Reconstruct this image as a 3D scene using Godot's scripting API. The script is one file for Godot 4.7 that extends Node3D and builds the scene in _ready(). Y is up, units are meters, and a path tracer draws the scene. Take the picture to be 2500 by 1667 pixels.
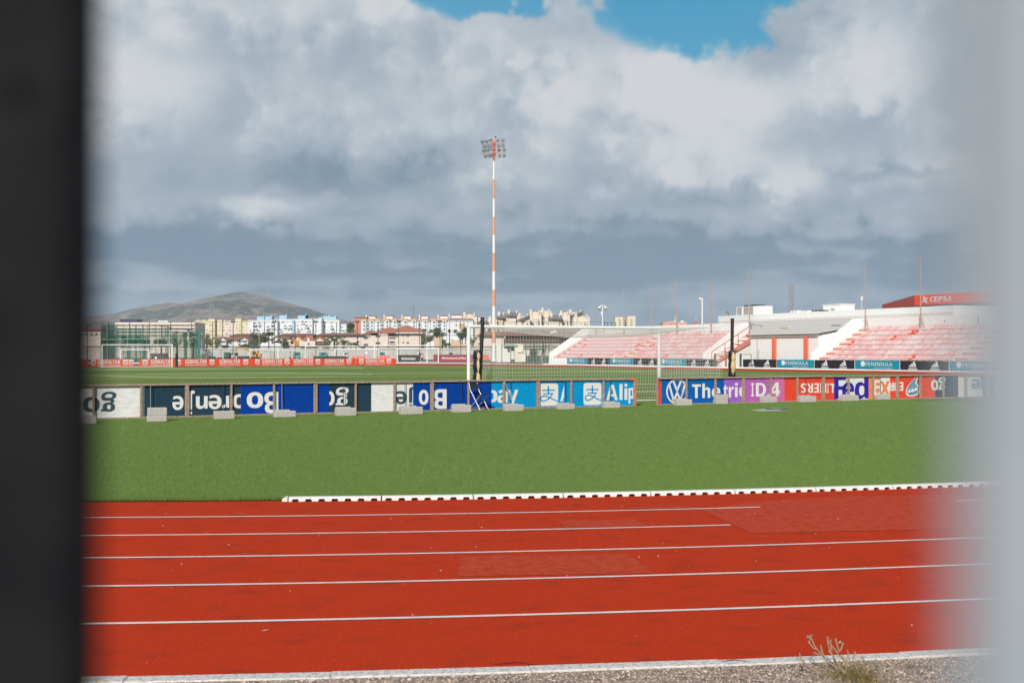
extends Node3D
# A municipal stadium seen through the gap of a steel fence: running track, turf, advertising boards, goals, stands and the town behind.

const F := 3088.0            # focal length in pixels of the photograph, used to survey positions
const EYE := 1.6             # eye height above the track, metres
const YAW := 0.4276          # the football pitch is turned 24.5 degrees from the line of sight
var M := {}
var taken := {}
var rng := RandomNumberGenerator.new()
var A := Vector3(-0.4147, 0, -0.91)     # along the pitch, away
var P := Vector3(0.91, 0, -0.4147)      # across the pitch, to the right
var O := Vector3(1.9, 0, -43.5)         # middle of the near goal line
var BEND := Vector3(-5.4, 0, -49.97)    # centre of the near bend of the track

# ------------------------------------------------------------------ mesh building
class MB:
	var v := PackedVector3Array()
	var n := PackedVector3Array()
	var c := PackedColorArray()
	var col := Color.WHITE
	var tinted := false
	func tri(a: Vector3, b: Vector3, d: Vector3) -> void:
		var q := (b - a).cross(d - a).normalized()
		v.append(a); v.append(d); v.append(b)
		for i in 3:
			n.append(q); c.append(col)
	func quad(a: Vector3, b: Vector3, d: Vector3, e: Vector3) -> void:
		tri(a, b, d); tri(a, d, e)
	func smooth(a: Vector3, b: Vector3, d: Vector3, na: Vector3, nb: Vector3, nd: Vector3) -> void:
		v.append(a); v.append(d); v.append(b)
		n.append(na); n.append(nd); n.append(nb)
		for i in 3: c.append(col)
	func box(o: Vector3, s: Vector3, B := Basis.IDENTITY) -> void:
		var p := []
		for i in 8:
			p.append(o + B * Vector3(s.x * (0.5 if i & 1 else -0.5), s.y * (0.5 if i & 2 else -0.5), s.z * (0.5 if i & 4 else -0.5)))
		quad(p[4], p[5], p[7], p[6]); quad(p[1], p[0], p[2], p[3])
		quad(p[5], p[1], p[3], p[7]); quad(p[0], p[4], p[6], p[2])
		quad(p[6], p[7], p[3], p[2]); quad(p[0], p[1], p[5], p[4])
	func cbox(o: Vector3, s: Vector3, k: float, B := Basis.IDENTITY) -> void:   # a box with chamfered edges
		var h := s * 0.5
		var g := func(x, y, z, w): # w: which axis keeps its full reach
			var q := Vector3(x * (h.x if w == 0 else h.x - k), y * (h.y if w == 1 else h.y - k), z * (h.z if w == 2 else h.z - k))
			return o + B * q
		for w in 3:
			for sg in [-1, 1]:
				var ps := []
				for q in [[-1, -1], [1, -1], [1, 1], [-1, 1]]:
					var t := [0, 0, 0]
					t[w] = sg; t[(w + 1) % 3] = q[0]; t[(w + 2) % 3] = q[1]
					ps.append(g.call(t[0], t[1], t[2], w))
				if sg > 0: quad(ps[0], ps[1], ps[2], ps[3])
				else: quad(ps[3], ps[2], ps[1], ps[0])
			for sa in [-1, 1]:
				for sb in [-1, 1]:
					var a := (w + 1) % 3
					var b := (w + 2) % 3
					var t := [0, 0, 0]
					t[a] = sa; t[b] = sb
					t[w] = -1
					var p0 = g.call(t[0], t[1], t[2], a); var p1 = g.call(t[0], t[1], t[2], b)
					t[w] = 1
					var p2 = g.call(t[0], t[1], t[2], b); var p3 = g.call(t[0], t[1], t[2], a)
					if sa * sb > 0: quad(p0, p1, p2, p3)
					else: quad(p3, p2, p1, p0)
		for i in 8:
			var t := [1 if i & 1 else -1, 1 if i & 2 else -1, 1 if i & 4 else -1]
			var a = g.call(t[0], t[1], t[2], 0); var b = g.call(t[0], t[1], t[2], 1); var d = g.call(t[0], t[1], t[2], 2)
			if t[0] * t[1] * t[2] > 0: tri(a, b, d)
			else: tri(a, d, b)
	func tube(a: Vector3, b: Vector3, r0: float, r1 := -1.0, k := 8, caps := true) -> void:
		if r1 < 0: r1 = r0
		var d := (b - a).normalized()
		var x := d.cross(Vector3.UP if absf(d.y) < 0.9 else Vector3.RIGHT).normalized()
		var y := d.cross(x)
		for i in k:
			var t0 := TAU * i / k
			var t1 := TAU * (i + 1) / k
			var n0 := x * cos(t0) + y * sin(t0)
			var n1 := x * cos(t1) + y * sin(t1)
			smooth(a + n0 * r0, a + n1 * r0, b + n1 * r1, n0, n1, n1)
			smooth(a + n0 * r0, b + n1 * r1, b + n0 * r1, n0, n1, n0)
			if caps:
				tri(a, a + n1 * r0, a + n0 * r0); tri(b, b + n0 * r1, b + n1 * r1)
	func path(ps: Array, r: float, k := 6) -> void:
		for i in ps.size() - 1: tube(ps[i], ps[i + 1], r, r, k)
	func prism(pts: PackedVector2Array, z0: float, z1: float) -> void:   # outline in x, y; from z0 back to z1 front
		if Geometry2D.is_polygon_clockwise(pts) == false: pass
		var area := 0.0
		for i in pts.size():
			var q := pts[(i + 1) % pts.size()]
			area += pts[i].x * q.y - q.x * pts[i].y
		if area < 0: pts.reverse()
		var ix := Geometry2D.triangulate_polygon(pts)
		for i in range(0, ix.size(), 3):
			var a := pts[ix[i]]; var b := pts[ix[i + 1]]; var d := pts[ix[i + 2]]
			if (b - a).cross(d - a) < 0:
				var e := b; b = d; d = e
			tri(Vector3(a.x, a.y, z1), Vector3(b.x, b.y, z1), Vector3(d.x, d.y, z1))
			tri(Vector3(a.x, a.y, z0), Vector3(d.x, d.y, z0), Vector3(b.x, b.y, z0))
		for i in pts.size():
			var a := pts[i]; var b := pts[(i + 1) % pts.size()]
			quad(Vector3(a.x, a.y, z0), Vector3(b.x, b.y, z0), Vector3(b.x, b.y, z1), Vector3(a.x, a.y, z1))
	func lathe(o: Vector3, axis: Vector3, prof: Array, k := 12) -> void:     # prof: [radius, along]
		var d := axis.normalized()
		var x := d.cross(Vector3.UP if absf(d.y) < 0.9 else Vector3.RIGHT).normalized()
		var y := d.cross(x)
		for j in prof.size() - 1:
			var r0: float = prof[j][0]; var h0: float = prof[j][1]; var r1: float = prof[j + 1][0]; var h1: float = prof[j + 1][1]
			var sl := Vector2(h1 - h0, r0 - r1).normalized()
			for i in k:
				var t0 := TAU * i / k
				var t1 := TAU * (i + 1) / k
				var u0 := x * cos(t0) + y * sin(t0); var u1 := x * cos(t1) + y * sin(t1)
				var a := o + u0 * r0 + d * h0; var b := o + u1 * r0 + d * h0; var e := o + u1 * r1 + d * h1; var g := o + u0 * r1 + d * h1
				var m0 := u0 * sl.x + d * sl.y; var m1 := u1 * sl.x + d * sl.y
				if r0 > 0: smooth(a, b, e, m0, m1, m1)
				if r1 > 0: smooth(a, e, g, m0, m1, m0)
	func mesh() -> ArrayMesh:
		var a := []
		a.resize(Mesh.ARRAY_MAX)
		a[Mesh.ARRAY_VERTEX] = v; a[Mesh.ARRAY_NORMAL] = n
		if tinted: a[Mesh.ARRAY_COLOR] = c
		var m := ArrayMesh.new()
		m.add_surface_from_arrays(Mesh.PRIMITIVE_TRIANGLES, a)
		return m

# ------------------------------------------------------------------ objects
func numbered(called: String) -> String:
	var k: int = taken.get(called, 0)
	taken[called] = k + 1
	return called if k == 0 else "%s_%03d" % [called, k]
func tag(o: Node, label := "", category := "", group := "", kind := "") -> Node:
	if label: o.set_meta("label", label)
	if category: o.set_meta("category", category)
	if group: o.set_meta("group", group)
	if kind: o.set_meta("kind", kind)
	return o
func thing(called: String, label: String, category: String, at := Vector3.ZERO, turn := 0.0, group := "") -> Node3D:
	var o := Node3D.new()
	o.name = numbered(called)
	add_child(o, true)
	o.position = at; o.rotation.y = turn
	tag(o, label, category, group)
	return o
func copy(src: Node3D, base: String, label: String, at: Vector3, turn := 0.0) -> Node3D:
	var o: Node3D = src.duplicate()
	o.name = numbered(base)
	add_child(o, true)
	o.position = at; o.rotation.y = turn
	o.set_meta("label", label)
	return o
func put(parent: Node, called: String, shape, m: Material, at := Vector3.ZERO) -> MeshInstance3D:
	var o := MeshInstance3D.new()
	o.name = numbered(called) if parent == self else called
	o.mesh = shape.mesh() if shape is MB else shape
	o.material_override = m
	o.position = at
	parent.add_child(o, true)
	return o
func structure(called: String, shape, m: Material, at := Vector3.ZERO) -> MeshInstance3D:
	var o := put(self, called, shape, m, at)
	o.set_meta("kind", "structure")
	return o
func bx(o: Vector3, s: Vector3, B := Basis.IDENTITY) -> MB:
	var b := MB.new()
	b.box(o, s, B)
	return b
func rod(a: Vector3, b: Vector3, r: float, k := 8) -> MB:
	var q := MB.new()
	q.tube(a, b, r, r, k)
	return q

# survey: what stands at pixel (u, v) of the photograph at a known depth, or on the ground
func spot(u: float, v: float, z: float) -> Vector3:
	return Vector3((u - 1250.0) * z / F, EYE - (v - 861.0) * z / F, -z)
func ground(u: float, v: float) -> Vector3:
	return spot(u, v, EYE * F / (v - 861.0))
func pitch(s: float, t: float, y := 0.0) -> Vector3:
	return O + P * s + A * t + Vector3(0, y, 0)
func along(u: float, s: float) -> float:     # how far along the pitch the line of sight u meets the vertical plane at s
	var r := (u - 1250.0) / F
	var x0 := O.x + P.x * s
	var z0 := -(O.z + P.z * s)
	return (x0 - r * z0) / (r * -A.z - A.x)
func high(u: float, v: float, s: float) -> float:
	var q := pitch(s, along(u, s))
	return EYE - (v - 861.0) * -q.z / F

# ------------------------------------------------------------------ materials
func lin(r: float, g: float, b: float) -> Color:
	return Color(r, g, b).linear_to_srgb()
func paint(key: String, r: float, g: float, b: float, rough := 0.6, metal := 0.0, spec := 0.5) -> StandardMaterial3D:
	if M.has(key): return M[key]
	var m := StandardMaterial3D.new()
	m.resource_name = key
	m.albedo_color = lin(r, g, b)
	m.roughness = rough; m.metallic = metal; m.metallic_specular = spec
	M[key] = m
	return m
var made := {}
func noise_tex(sd: int, freq: float, lo: Color, hi: Color, oct := 4, cut := Vector2(0.25, 0.75), size := 512, kind := FastNoiseLite.TYPE_SIMPLEX_SMOOTH) -> NoiseTexture2D:
	var key := "%d %f %s %s %d %s %d %d" % [sd, freq, lo, hi, oct, cut, size, kind]
	if made.has(key): return made[key]
	var f := FastNoiseLite.new()
	f.noise_type = kind
	f.seed = sd; f.frequency = freq; f.fractal_octaves = oct
	var g := Gradient.new()
	g.offsets = PackedFloat32Array([cut.x, cut.y])
	g.colors = PackedColorArray([lo, hi])
	var t := NoiseTexture2D.new()
	t.width = size; t.height = size; t.seamless = true; t.noise = f; t.color_ramp = g
	made[key] = t
	return t
func grain(key: String, lo: Array, hi: Array, metres: Vector3, freq := 0.02, rough := 0.85, bump := 0.0, sd := 1, cut := Vector2(0.25, 0.75), oct := 5) -> StandardMaterial3D:
	var m := paint(key, 1, 1, 1, rough)
	m.albedo_color = Color.WHITE
	m.albedo_texture = noise_tex(sd, freq, lin(lo[0], lo[1], lo[2]), lin(hi[0], hi[1], hi[2]), oct, cut)
	m.metallic_specular = 0.3
	m.uv1_triplanar = true; m.uv1_world_triplanar = true
	m.uv1_scale = Vector3.ONE / metres
	if bump > 0:
		m.heightmap_enabled = true
		m.heightmap_scale = bump
		m.heightmap_texture = noise_tex(sd + 7, freq * 3.0, Color.BLACK, Color.WHITE, 3)
	return m
func stain(m: StandardMaterial3D, c: Array, metres: float, freq: float, cut: Vector2, sd: int, strength := 1.0) -> void:   # patches laid over a base: dirt, wear, stains
	m.detail_enabled = true
	var col := lin(c[0], c[1], c[2])
	m.detail_albedo = noise_tex(sd, freq, Color(col, 0.0), Color(col, strength), 5, cut)
	m.detail_blend_mode = BaseMaterial3D.BLEND_MODE_MIX
	m.detail_uv_layer = BaseMaterial3D.DETAIL_UV_2
	m.uv2_triplanar = true; m.uv2_world_triplanar = true
	m.uv2_scale = Vector3.ONE / metres

# ------------------------------------------------------------------ lettering
var fonts := {}
func font(bold := true, serif := false) -> SystemFont:
	var k := "%s%s" % [bold, serif]
	if not fonts.has(k):
		var f := SystemFont.new()
		f.font_names = PackedStringArray(["Droid Serif" if serif else "Droid Sans"])
		f.font_weight = 700 if bold else 400
		fonts[k] = f
	return fonts[k]
var glyphs := {}
func letters(parent: Node, text: String, x0: float, x1: float, y0: float, y1: float, z: float, m: Material, over := false, bold := true, called := "lettering", slant := 0.0) -> MeshInstance3D:
	var k := text + str(bold)
	if not glyphs.has(k):
		var t := TextMesh.new()
		t.text = text; t.font = font(bold); t.font_size = 64; t.pixel_size = 0.01; t.depth = 0.004; t.curve_step = 2.0
		var ar := t.get_mesh_arrays()
		var am := ArrayMesh.new()
		var tidy := []
		tidy.resize(Mesh.ARRAY_MAX)
		tidy[Mesh.ARRAY_VERTEX] = ar[Mesh.ARRAY_VERTEX]; tidy[Mesh.ARRAY_NORMAL] = ar[Mesh.ARRAY_NORMAL]; tidy[Mesh.ARRAY_INDEX] = ar[Mesh.ARRAY_INDEX]
		am.add_surface_from_arrays(Mesh.PRIMITIVE_TRIANGLES, tidy)
		glyphs[k] = am
	var a: AABB = glyphs[k].get_aabb()
	var o := put(parent, called, glyphs[k], m)
	var sx := (x1 - x0) / a.size.x
	var sy := (y1 - y0) / a.size.y
	var B := Basis(Vector3(sx, 0, 0), Vector3(slant * sy, sy, 0), Vector3(0, 0, 1))
	if over: B = Basis(Vector3(0, 0, 1), PI) * B
	var mid := a.position + a.size * 0.5
	o.transform = Transform3D(B, Vector3((x0 + x1) / 2, (y0 + y1) / 2, z) - B * Vector3(mid.x, mid.y, 0))
	return o

func _ready() -> void:
	rng.seed = 20211
	# ---- camera
	var cam := Camera3D.new()
	cam.name = "camera"
	add_child(cam)
	cam.position = Vector3(0, EYE, 0)
	cam.rotation.x = atan(27.5 / F)
	cam.fov = rad_to_deg(2.0 * atan(833.5 / F))
	cam.near = 0.02
	cam.far = 12000.0
	var lens := CameraAttributesPhysical.new()
	lens.frustum_focal_length = 44.46
	lens.frustum_focus_distance = 32.0
	lens.exposure_aperture = 8.9
	lens.frustum_near = 0.02
	lens.frustum_far = 12000.0
	cam.attributes = lens
	cam.current = true
	# ---- sky, sun, exposure
	var env := Environment.new()
	env.background_mode = Environment.BG_SKY
	env.sky = Sky.new()
	var sm := PanoramaSkyMaterial.new()
	sm.panorama = sky_picture()
	env.sky.sky_material = sm
	env.background_energy_multiplier = 1.0
	env.tonemap_mode = Environment.TONE_MAPPER_LINEAR
	env.tonemap_exposure = 1.0
	env.fog_enabled = true
	env.fog_density = 0.00014
	env.fog_light_color = Color(0.80, 0.87, 0.95)
	env.sdfgi_enabled = true; env.ssao_enabled = true; env.ssil_enabled = true
	var we := WorldEnvironment.new()
	we.name = "environment"
	we.environment = env
	add_child(we)
	var sun := DirectionalLight3D.new()
	sun.name = "sun"
	sun.light_energy = 1.4
	sun.light_angular_distance = 0.5
	sun.light_color = Color(1.0, 0.965, 0.915)
	sun.shadow_enabled = true
	add_child(sun)
	sun.look_at_from_position(Vector3.ZERO, Vector3(0.22, -0.46, -0.9), Vector3.UP)
	# ---- the place
	build_ground()
	build_track()
	build_markings()
	build_hill()
	build_stands()
	build_clubhouse()
	build_town()
	build_far_end()
	build_mast()
	build_boards()
	build_goals()
	build_chairs()
	build_fence()
	build_small()

# the sky: broken cumulus with grey undersides over a blue sky
var n_big := FastNoiseLite.new()
var n_puff := FastNoiseLite.new()
func sky_picture() -> ImageTexture:
	n_big.noise_type = FastNoiseLite.TYPE_SIMPLEX_SMOOTH
	n_big.seed = 5; n_big.frequency = 1.0; n_big.fractal_octaves = 4; n_big.fractal_gain = 0.5
	n_puff.noise_type = FastNoiseLite.TYPE_SIMPLEX_SMOOTH
	n_puff.seed = 31; n_puff.frequency = 1.0; n_puff.fractal_type = FastNoiseLite.FRACTAL_NONE
	var coarse := sky_part(0, 0, 1024, 512, 1024, 512)
	coarse.resize(4096, 2048, Image.INTERPOLATE_BILINEAR)
	var w := 1100
	var y0 := 780
	var h := 250
	var ahead := sky_part(-w / 2, y0, w, h, 4096, 2048)         # the panorama begins straight ahead, so the finer middle is laid in two halves
	coarse.blit_rect(ahead, Rect2i(w / 2, 0, w / 2, h), Vector2i(0, y0))
	coarse.blit_rect(ahead, Rect2i(0, 0, w / 2, h), Vector2i(4096 - w / 2, y0))
	return ImageTexture.create_from_image(coarse)
# cloud masses: azimuth, height, half width, half height (degrees), how much brighter or darker
const MASSES := [[-16.9, 11.6, 2.9, 1.9, 0.30], [-10.9, 6.35, 1.7, 0.62, 0.46], [-14.0, 6.2, 3.0, 0.5, 0.16], [8.6, 9.3, 3.6, 2.3, 0.40], [6.5, 11.8, 3.2, 1.3, 0.22], [15.6, 12.3, 2.2, 1.6, 0.34], [12.6, 7.3, 0.9, 0.8, 0.34], [2.0, 11.4, 1.6, 1.7, 0.30], [0.5, 8.4, 2.4, 1.0, 0.20], [-10.5, 14.9, 6.0, 1.2, 0.18], [-2.0, 13.6, 3.4, 1.2, 0.12], [19.0, 7.6, 2.4, 0.9, 0.22], [-6.6, 10.8, 3.0, 1.6, 0.08], [-15.8, 3.3, 1.5, 0.45, 0.20], [17.5, 5.8, 1.8, 0.6, 0.22], [5.5, 13.2, 3.4, 0.7, 0.14], [-4.5, 15.8, 1.8, 0.8, 0.30], [12.2, 11.2, 2.0, 1.2, 0.16], [9.2, 6.1, 0.8, 0.3, 0.14], [2.0, 2.2, 4.0, 0.35, 0.16], [10.0, 2.5, 4.0, 0.5, 0.14],
	[-7.2, 7.9, 4.4, 0.9, -0.30], [9.0, 6.9, 2.8, 0.5, -0.34], [-1.5, 4.3, 9.0, 1.5, -0.27], [-14.0, 4.5, 5.0, 1.2, -0.16], [12.5, 4.3, 7.0, 1.3, -0.18], [16.8, 7.85, 2.2, 0.22, -0.30], [-13.2, 13.3, 2.2, 0.7, -0.10], [12.6, 13.6, 1.8, 1.2, -0.26], [13.2, 9.7, 2.4, 0.7, -0.20], [-12.6, 10.3, 1.3, 1.4, -0.20], [-3.5, 9.0, 3.2, 0.7, -0.18], [-6.0, 13.2, 2.0, 0.9, -0.10]]
const HOLES := [[8.2, 15.5, 4.5, 2.6, 1.0], [-1.2, 16.15, 3.7, 1.35, 0.9], [-12.4, 16.6, 3.2, 0.95, 0.8]]
func sky_part(x0: int, y0: int, w: int, h: int, full_w: int, full_h: int) -> Image:
	var data := PackedByteArray()
	data.resize(w * h * 3)
	var k := 0
	for j in h:
		var el := 90.0 - (y0 + j + 0.5) / full_h * 180.0
		var e := maxf(el, 0.2)
		var ex := e + 5.0 * (1.0 - exp(-e / 3.0))      # the deck is seen flatter towards the horizon
		var puffy := smoothstep(2.5, 8.0, e)
		for i in w:
			var az := wrapf((x0 + i + 0.5) / full_w * 360.0, -180.0, 180.0)
			var ar := deg_to_rad(az)
			var q := Vector3(sin(ar) * 28.0, ex * 0.5, cos(ar) * 28.0)
			var n1 := n_big.get_noise_3dv(q * 0.22)
			var n2 := n_big.get_noise_3dv(q * 0.8 + Vector3(40, 0, 7))
			# billows: rounded lumps parted by creases, four sizes
			var s := q + Vector3(n2, n1, n2) * 0.5
			var b1 := absf(n_puff.get_noise_3dv(s * 0.55))
			var b2 := absf(n_puff.get_noise_3dv(s * 1.25 + Vector3(5, 5, 5)))
			var b3 := absf(n_puff.get_noise_3dv(s * 2.8 + Vector3(9, 2, 5)))
			var b4 := absf(n_puff.get_noise_3dv(s * 6.1 + Vector3(1, 7, 3)))
			var bil := b1 * 0.5 + b2 * 0.30 + b3 * 0.20 + b4 * 0.14 - 0.32
			var wx := n2 * 1.6 + bil * 1.5 * puffy
			var wy := n1 * 0.6 + n2 * 0.9 + bil * (0.2 + 1.1 * puffy)
			var lum := 0.42 + 0.16 * smoothstep(5.0, 10.0, e) - 0.06 * (1.0 - smoothstep(3.0, 6.0, e)) + 0.10 * (1.0 - smoothstep(0.5, 3.0, e))
			lum += n1 * 0.18 + n2 * 0.15 + bil * 0.25 * puffy + n2 * 0.04 * (1.0 - puffy)
			var streak := n_big.get_noise_3dv(Vector3(q.x * 0.25, ex * 0.75 + n2 * 0.4, q.z * 0.25))      # layered sheets low down
			lum += streak * 0.22 * (1.0 - smoothstep(3.5, 8.0, e))
			var blue := smoothstep(0.16, 0.30, n1 + 0.3 * n2 - bil * 0.5) * smoothstep(15.5, 22.0, e)
			if e < 24.0 and absf(az) < 40.0:
				for m in MASSES:
					var dx: float = (az + wx - m[0]) / m[2]
					var dy: float = (e + wy * 0.6 - m[1]) / m[3]
					var d := dx * dx + dy * dy
					if d < 3.0:
						lum += m[4] * 0.88 * pow(1.0 - d / 3.0, 1.5)
				for m in HOLES:
					var dx: float = (az + wx * 0.9 - m[0]) / m[2]
					var dy: float = (e - wy * 0.75 - m[1]) / m[3]
					var d := dx * dx + dy * dy
					if d < 1.6: blue = maxf(blue, m[4] * (1.0 - smoothstep(0.66, 1.08, d)))
			lum = clampf(lum, 0.0, 1.0)
			var c := Color8(114, 139, 157).lerp(Color8(166, 179, 191), smoothstep(0.05, 0.5, lum)).lerp(Color8(213, 216, 219), smoothstep(0.44, 0.94, lum))
			c = c.lerp(Color8(70, 154, 196).lerp(Color8(88, 164, 200), 1.0 - smoothstep(12.0, 17.0, e)), blue)
			data[k] = c.r8; data[k + 1] = c.g8; data[k + 2] = c.b8
			k += 3
	return Image.create_from_data(w, h, false, Image.FORMAT_RGB8, data)

# ------------------------------------------------------------------ ground, turf and track
func arc(r: float, t: float) -> Vector3:      # on the near bend: t in degrees from the point nearest the camera, to the right
	var q := deg_to_rad(t)
	return BEND + Vector3(sin(q) * r, 0, cos(q) * r)
func ring(r0: float, r1: float, t0: float, t1: float, y0: float, y1: float, steps: int) -> MB:    # a flat strip of the bend with an underside
	var b := MB.new()
	var up := Vector3(0, y1, 0)
	var lo := Vector3(0, y0, 0)
	for i in steps:
		var a := lerpf(t0, t1, float(i) / steps)
		var c := lerpf(t0, t1, float(i + 1) / steps)
		b.quad(arc(r1, a) + up, arc(r1, c) + up, arc(r0, c) + up, arc(r0, a) + up)
		if y1 - y0 > 0.004:
			b.quad(arc(r1, a) + lo, arc(r1, c) + lo, arc(r1, c) + up, arc(r1, a) + up)
			b.quad(arc(r0, c) + lo, arc(r0, a) + lo, arc(r0, a) + up, arc(r0, c) + up)
	if y1 - y0 > 0.004:
		b.quad(arc(r0, t0) + lo, arc(r1, t0) + lo, arc(r1, t0) + up, arc(r0, t0) + up)
		b.quad(arc(r1, t1) + lo, arc(r0, t1) + lo, arc(r0, t1) + up, arc(r1, t1) + up)
	return b
func sheet(pts: Array, y: float) -> MB:       # a flat polygon on the ground, outline of Vector3
	var b := MB.new()
	var p := PackedVector2Array()
	for q in pts: p.append(Vector2(q.x, q.z))
	var ix := Geometry2D.triangulate_polygon(p)
	for i in range(0, ix.size(), 3):
		var a := Vector3(p[ix[i]].x, y, p[ix[i]].y); var c := Vector3(p[ix[i + 1]].x, y, p[ix[i + 1]].y); var d := Vector3(p[ix[i + 2]].x, y, p[ix[i + 2]].y)
		if (c - a).cross(d - a).y < 0: b.tri(a, d, c)
		else: b.tri(a, c, d)
	return b
func band(left: Array, right: Array, y: float) -> MB:     # a strip between two lines of points
	var b := MB.new()
	var up := Vector3(0, y, 0)
	for i in left.size() - 1:
		if (left[i + 1] - left[i]).cross(right[i] - left[i]).y > 0:
			b.quad(left[i] + up, left[i + 1] + up, right[i + 1] + up, right[i] + up)
		else:
			b.quad(right[i] + up, right[i + 1] + up, left[i + 1] + up, left[i] + up)
	return b

func build_ground() -> void:
	var earth := grain("dry_earth", [0.16, 0.14, 0.10], [0.27, 0.24, 0.18], Vector3(9, 9, 9), 0.02, 0.95, 0.0, 3)
	stain(earth, [0.12, 0.14, 0.07], 60.0, 0.012, Vector2(0.45, 0.6), 8)
	var g := MB.new()
	g.quad(Vector3(-9000, 0, 300), Vector3(9000, 0, 300), Vector3(9000, 0, -9000), Vector3(-9000, 0, -9000))
	structure("ground", g, earth, Vector3(0, -0.06, 0))
	# pavement round the far side of the track
	var conc := grain("pale_concrete", [0.52, 0.49, 0.46], [0.66, 0.63, 0.60], Vector3(6, 6, 6), 0.03, 0.9, 0.0, 4)
	var out2 := [pitch(58.2, 26), pitch(58.2, 42), pitch(58.2, 53), pitch(58.2, 73), pitch(58.2, 95), pitch(58.2, 107), pitch(58.2, 121), ground(1140, 884.4), ground(960, 884.2), ground(700, 884.2), ground(150, 884.2)]
	structure("pavement", band(out2, far_outer(), -0.03), conc)
	# artificial turf
	var turf := grain("turf", [0.122, 0.180, 0.046], [0.20, 0.27, 0.08], Vector3(0.55, 0.55, 0.55), 0.055, 0.9, 0.35, 11, Vector2(0.2, 0.8))
	turf.metallic_specular = 0.05
	stain(turf, [0.19, 0.235, 0.085], 14.0, 0.02, Vector2(0.42, 0.72), 22, 0.5)
	M["turf"] = turf
	var pts := []
	for i in 61: pts.append(arc(36.36, lerpf(-62.0, 62.0, i / 60.0)))
	for q in far_inner(): pts.append(q)
	pts.append(pitch(-60, 120)); pts.append(pitch(-60, 10))
	structure("turf_pitch", sheet(pts, 0.012), turf)
	# the worn brush of fibres along the near edge of the turf
	var clump := MB.new()
	rng.seed = 4
	for i in 9:
		var o := Vector3(rng.randf_range(-0.03, 0.03), 0, rng.randf_range(-0.03, 0.03))
		var d := Vector3(rng.randf_range(-0.02, 0.02), rng.randf_range(0.022, 0.038), rng.randf_range(-0.02, 0.02))
		var s := Vector3(0.0022, 0, 0).rotated(Vector3.UP, rng.randf() * TAU)
		clump.tri(o - s, o + s, o + d)
	var fib := paint("turf_fibre", 0.146, 0.234, 0.066, 0.8, 0.0, 0.3)
	fib.vertex_color_use_as_albedo = true
	var mm := MultiMesh.new()
	mm.transform_format = MultiMesh.TRANSFORM_3D
	mm.use_colors = true
	mm.mesh = clump.mesh()
	var n := 240000
	mm.instance_count = n
	for i in n:
		var deep := pow(rng.randf(), 1.7) * 25.0
		var q := arc(36.36 - deep, rng.randf_range(-4.0 - deep * 1.3, 20.0 + deep * 2.9))
		var B := Basis(Vector3.UP, rng.randf() * TAU).scaled(Vector3.ONE * rng.randf_range(0.7, 1.3))
		mm.set_instance_transform(i, Transform3D(B, q + Vector3(0, 0.006, 0)))
		var l := rng.randf_range(0.82, 1.2)
		mm.set_instance_color(i, Color(l, l * rng.randf_range(0.92, 1.06), l * 0.9))
	var tuft := MultiMeshInstance3D.new()
	tuft.name = "turf_fibres"
	tuft.multimesh = mm
	tuft.material_override = fib
	add_child(tuft)
	tag(tuft, "green artificial grass fibres standing along the near edge of the pitch", "grass", "", "stuff")

func far_inner() -> Array:
	return [ground(2460, 917.6), ground(2300, 915), ground(2100, 911), ground(1800, 905), ground(1560, 900.2), ground(1430, 897.2), ground(1300, 894.4), ground(1140, 892.6), ground(960, 892), ground(700, 892), ground(150, 893)]
func far_outer() -> Array:
	return [ground(2460, 909.6), ground(2300, 907.6), ground(2100, 904.3), ground(1800, 899.4), ground(1560, 895.2), ground(1430, 892.4), ground(1300, 890), ground(1140, 888.3), ground(960, 887.6), ground(700, 887.6), ground(150, 888)]

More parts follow.
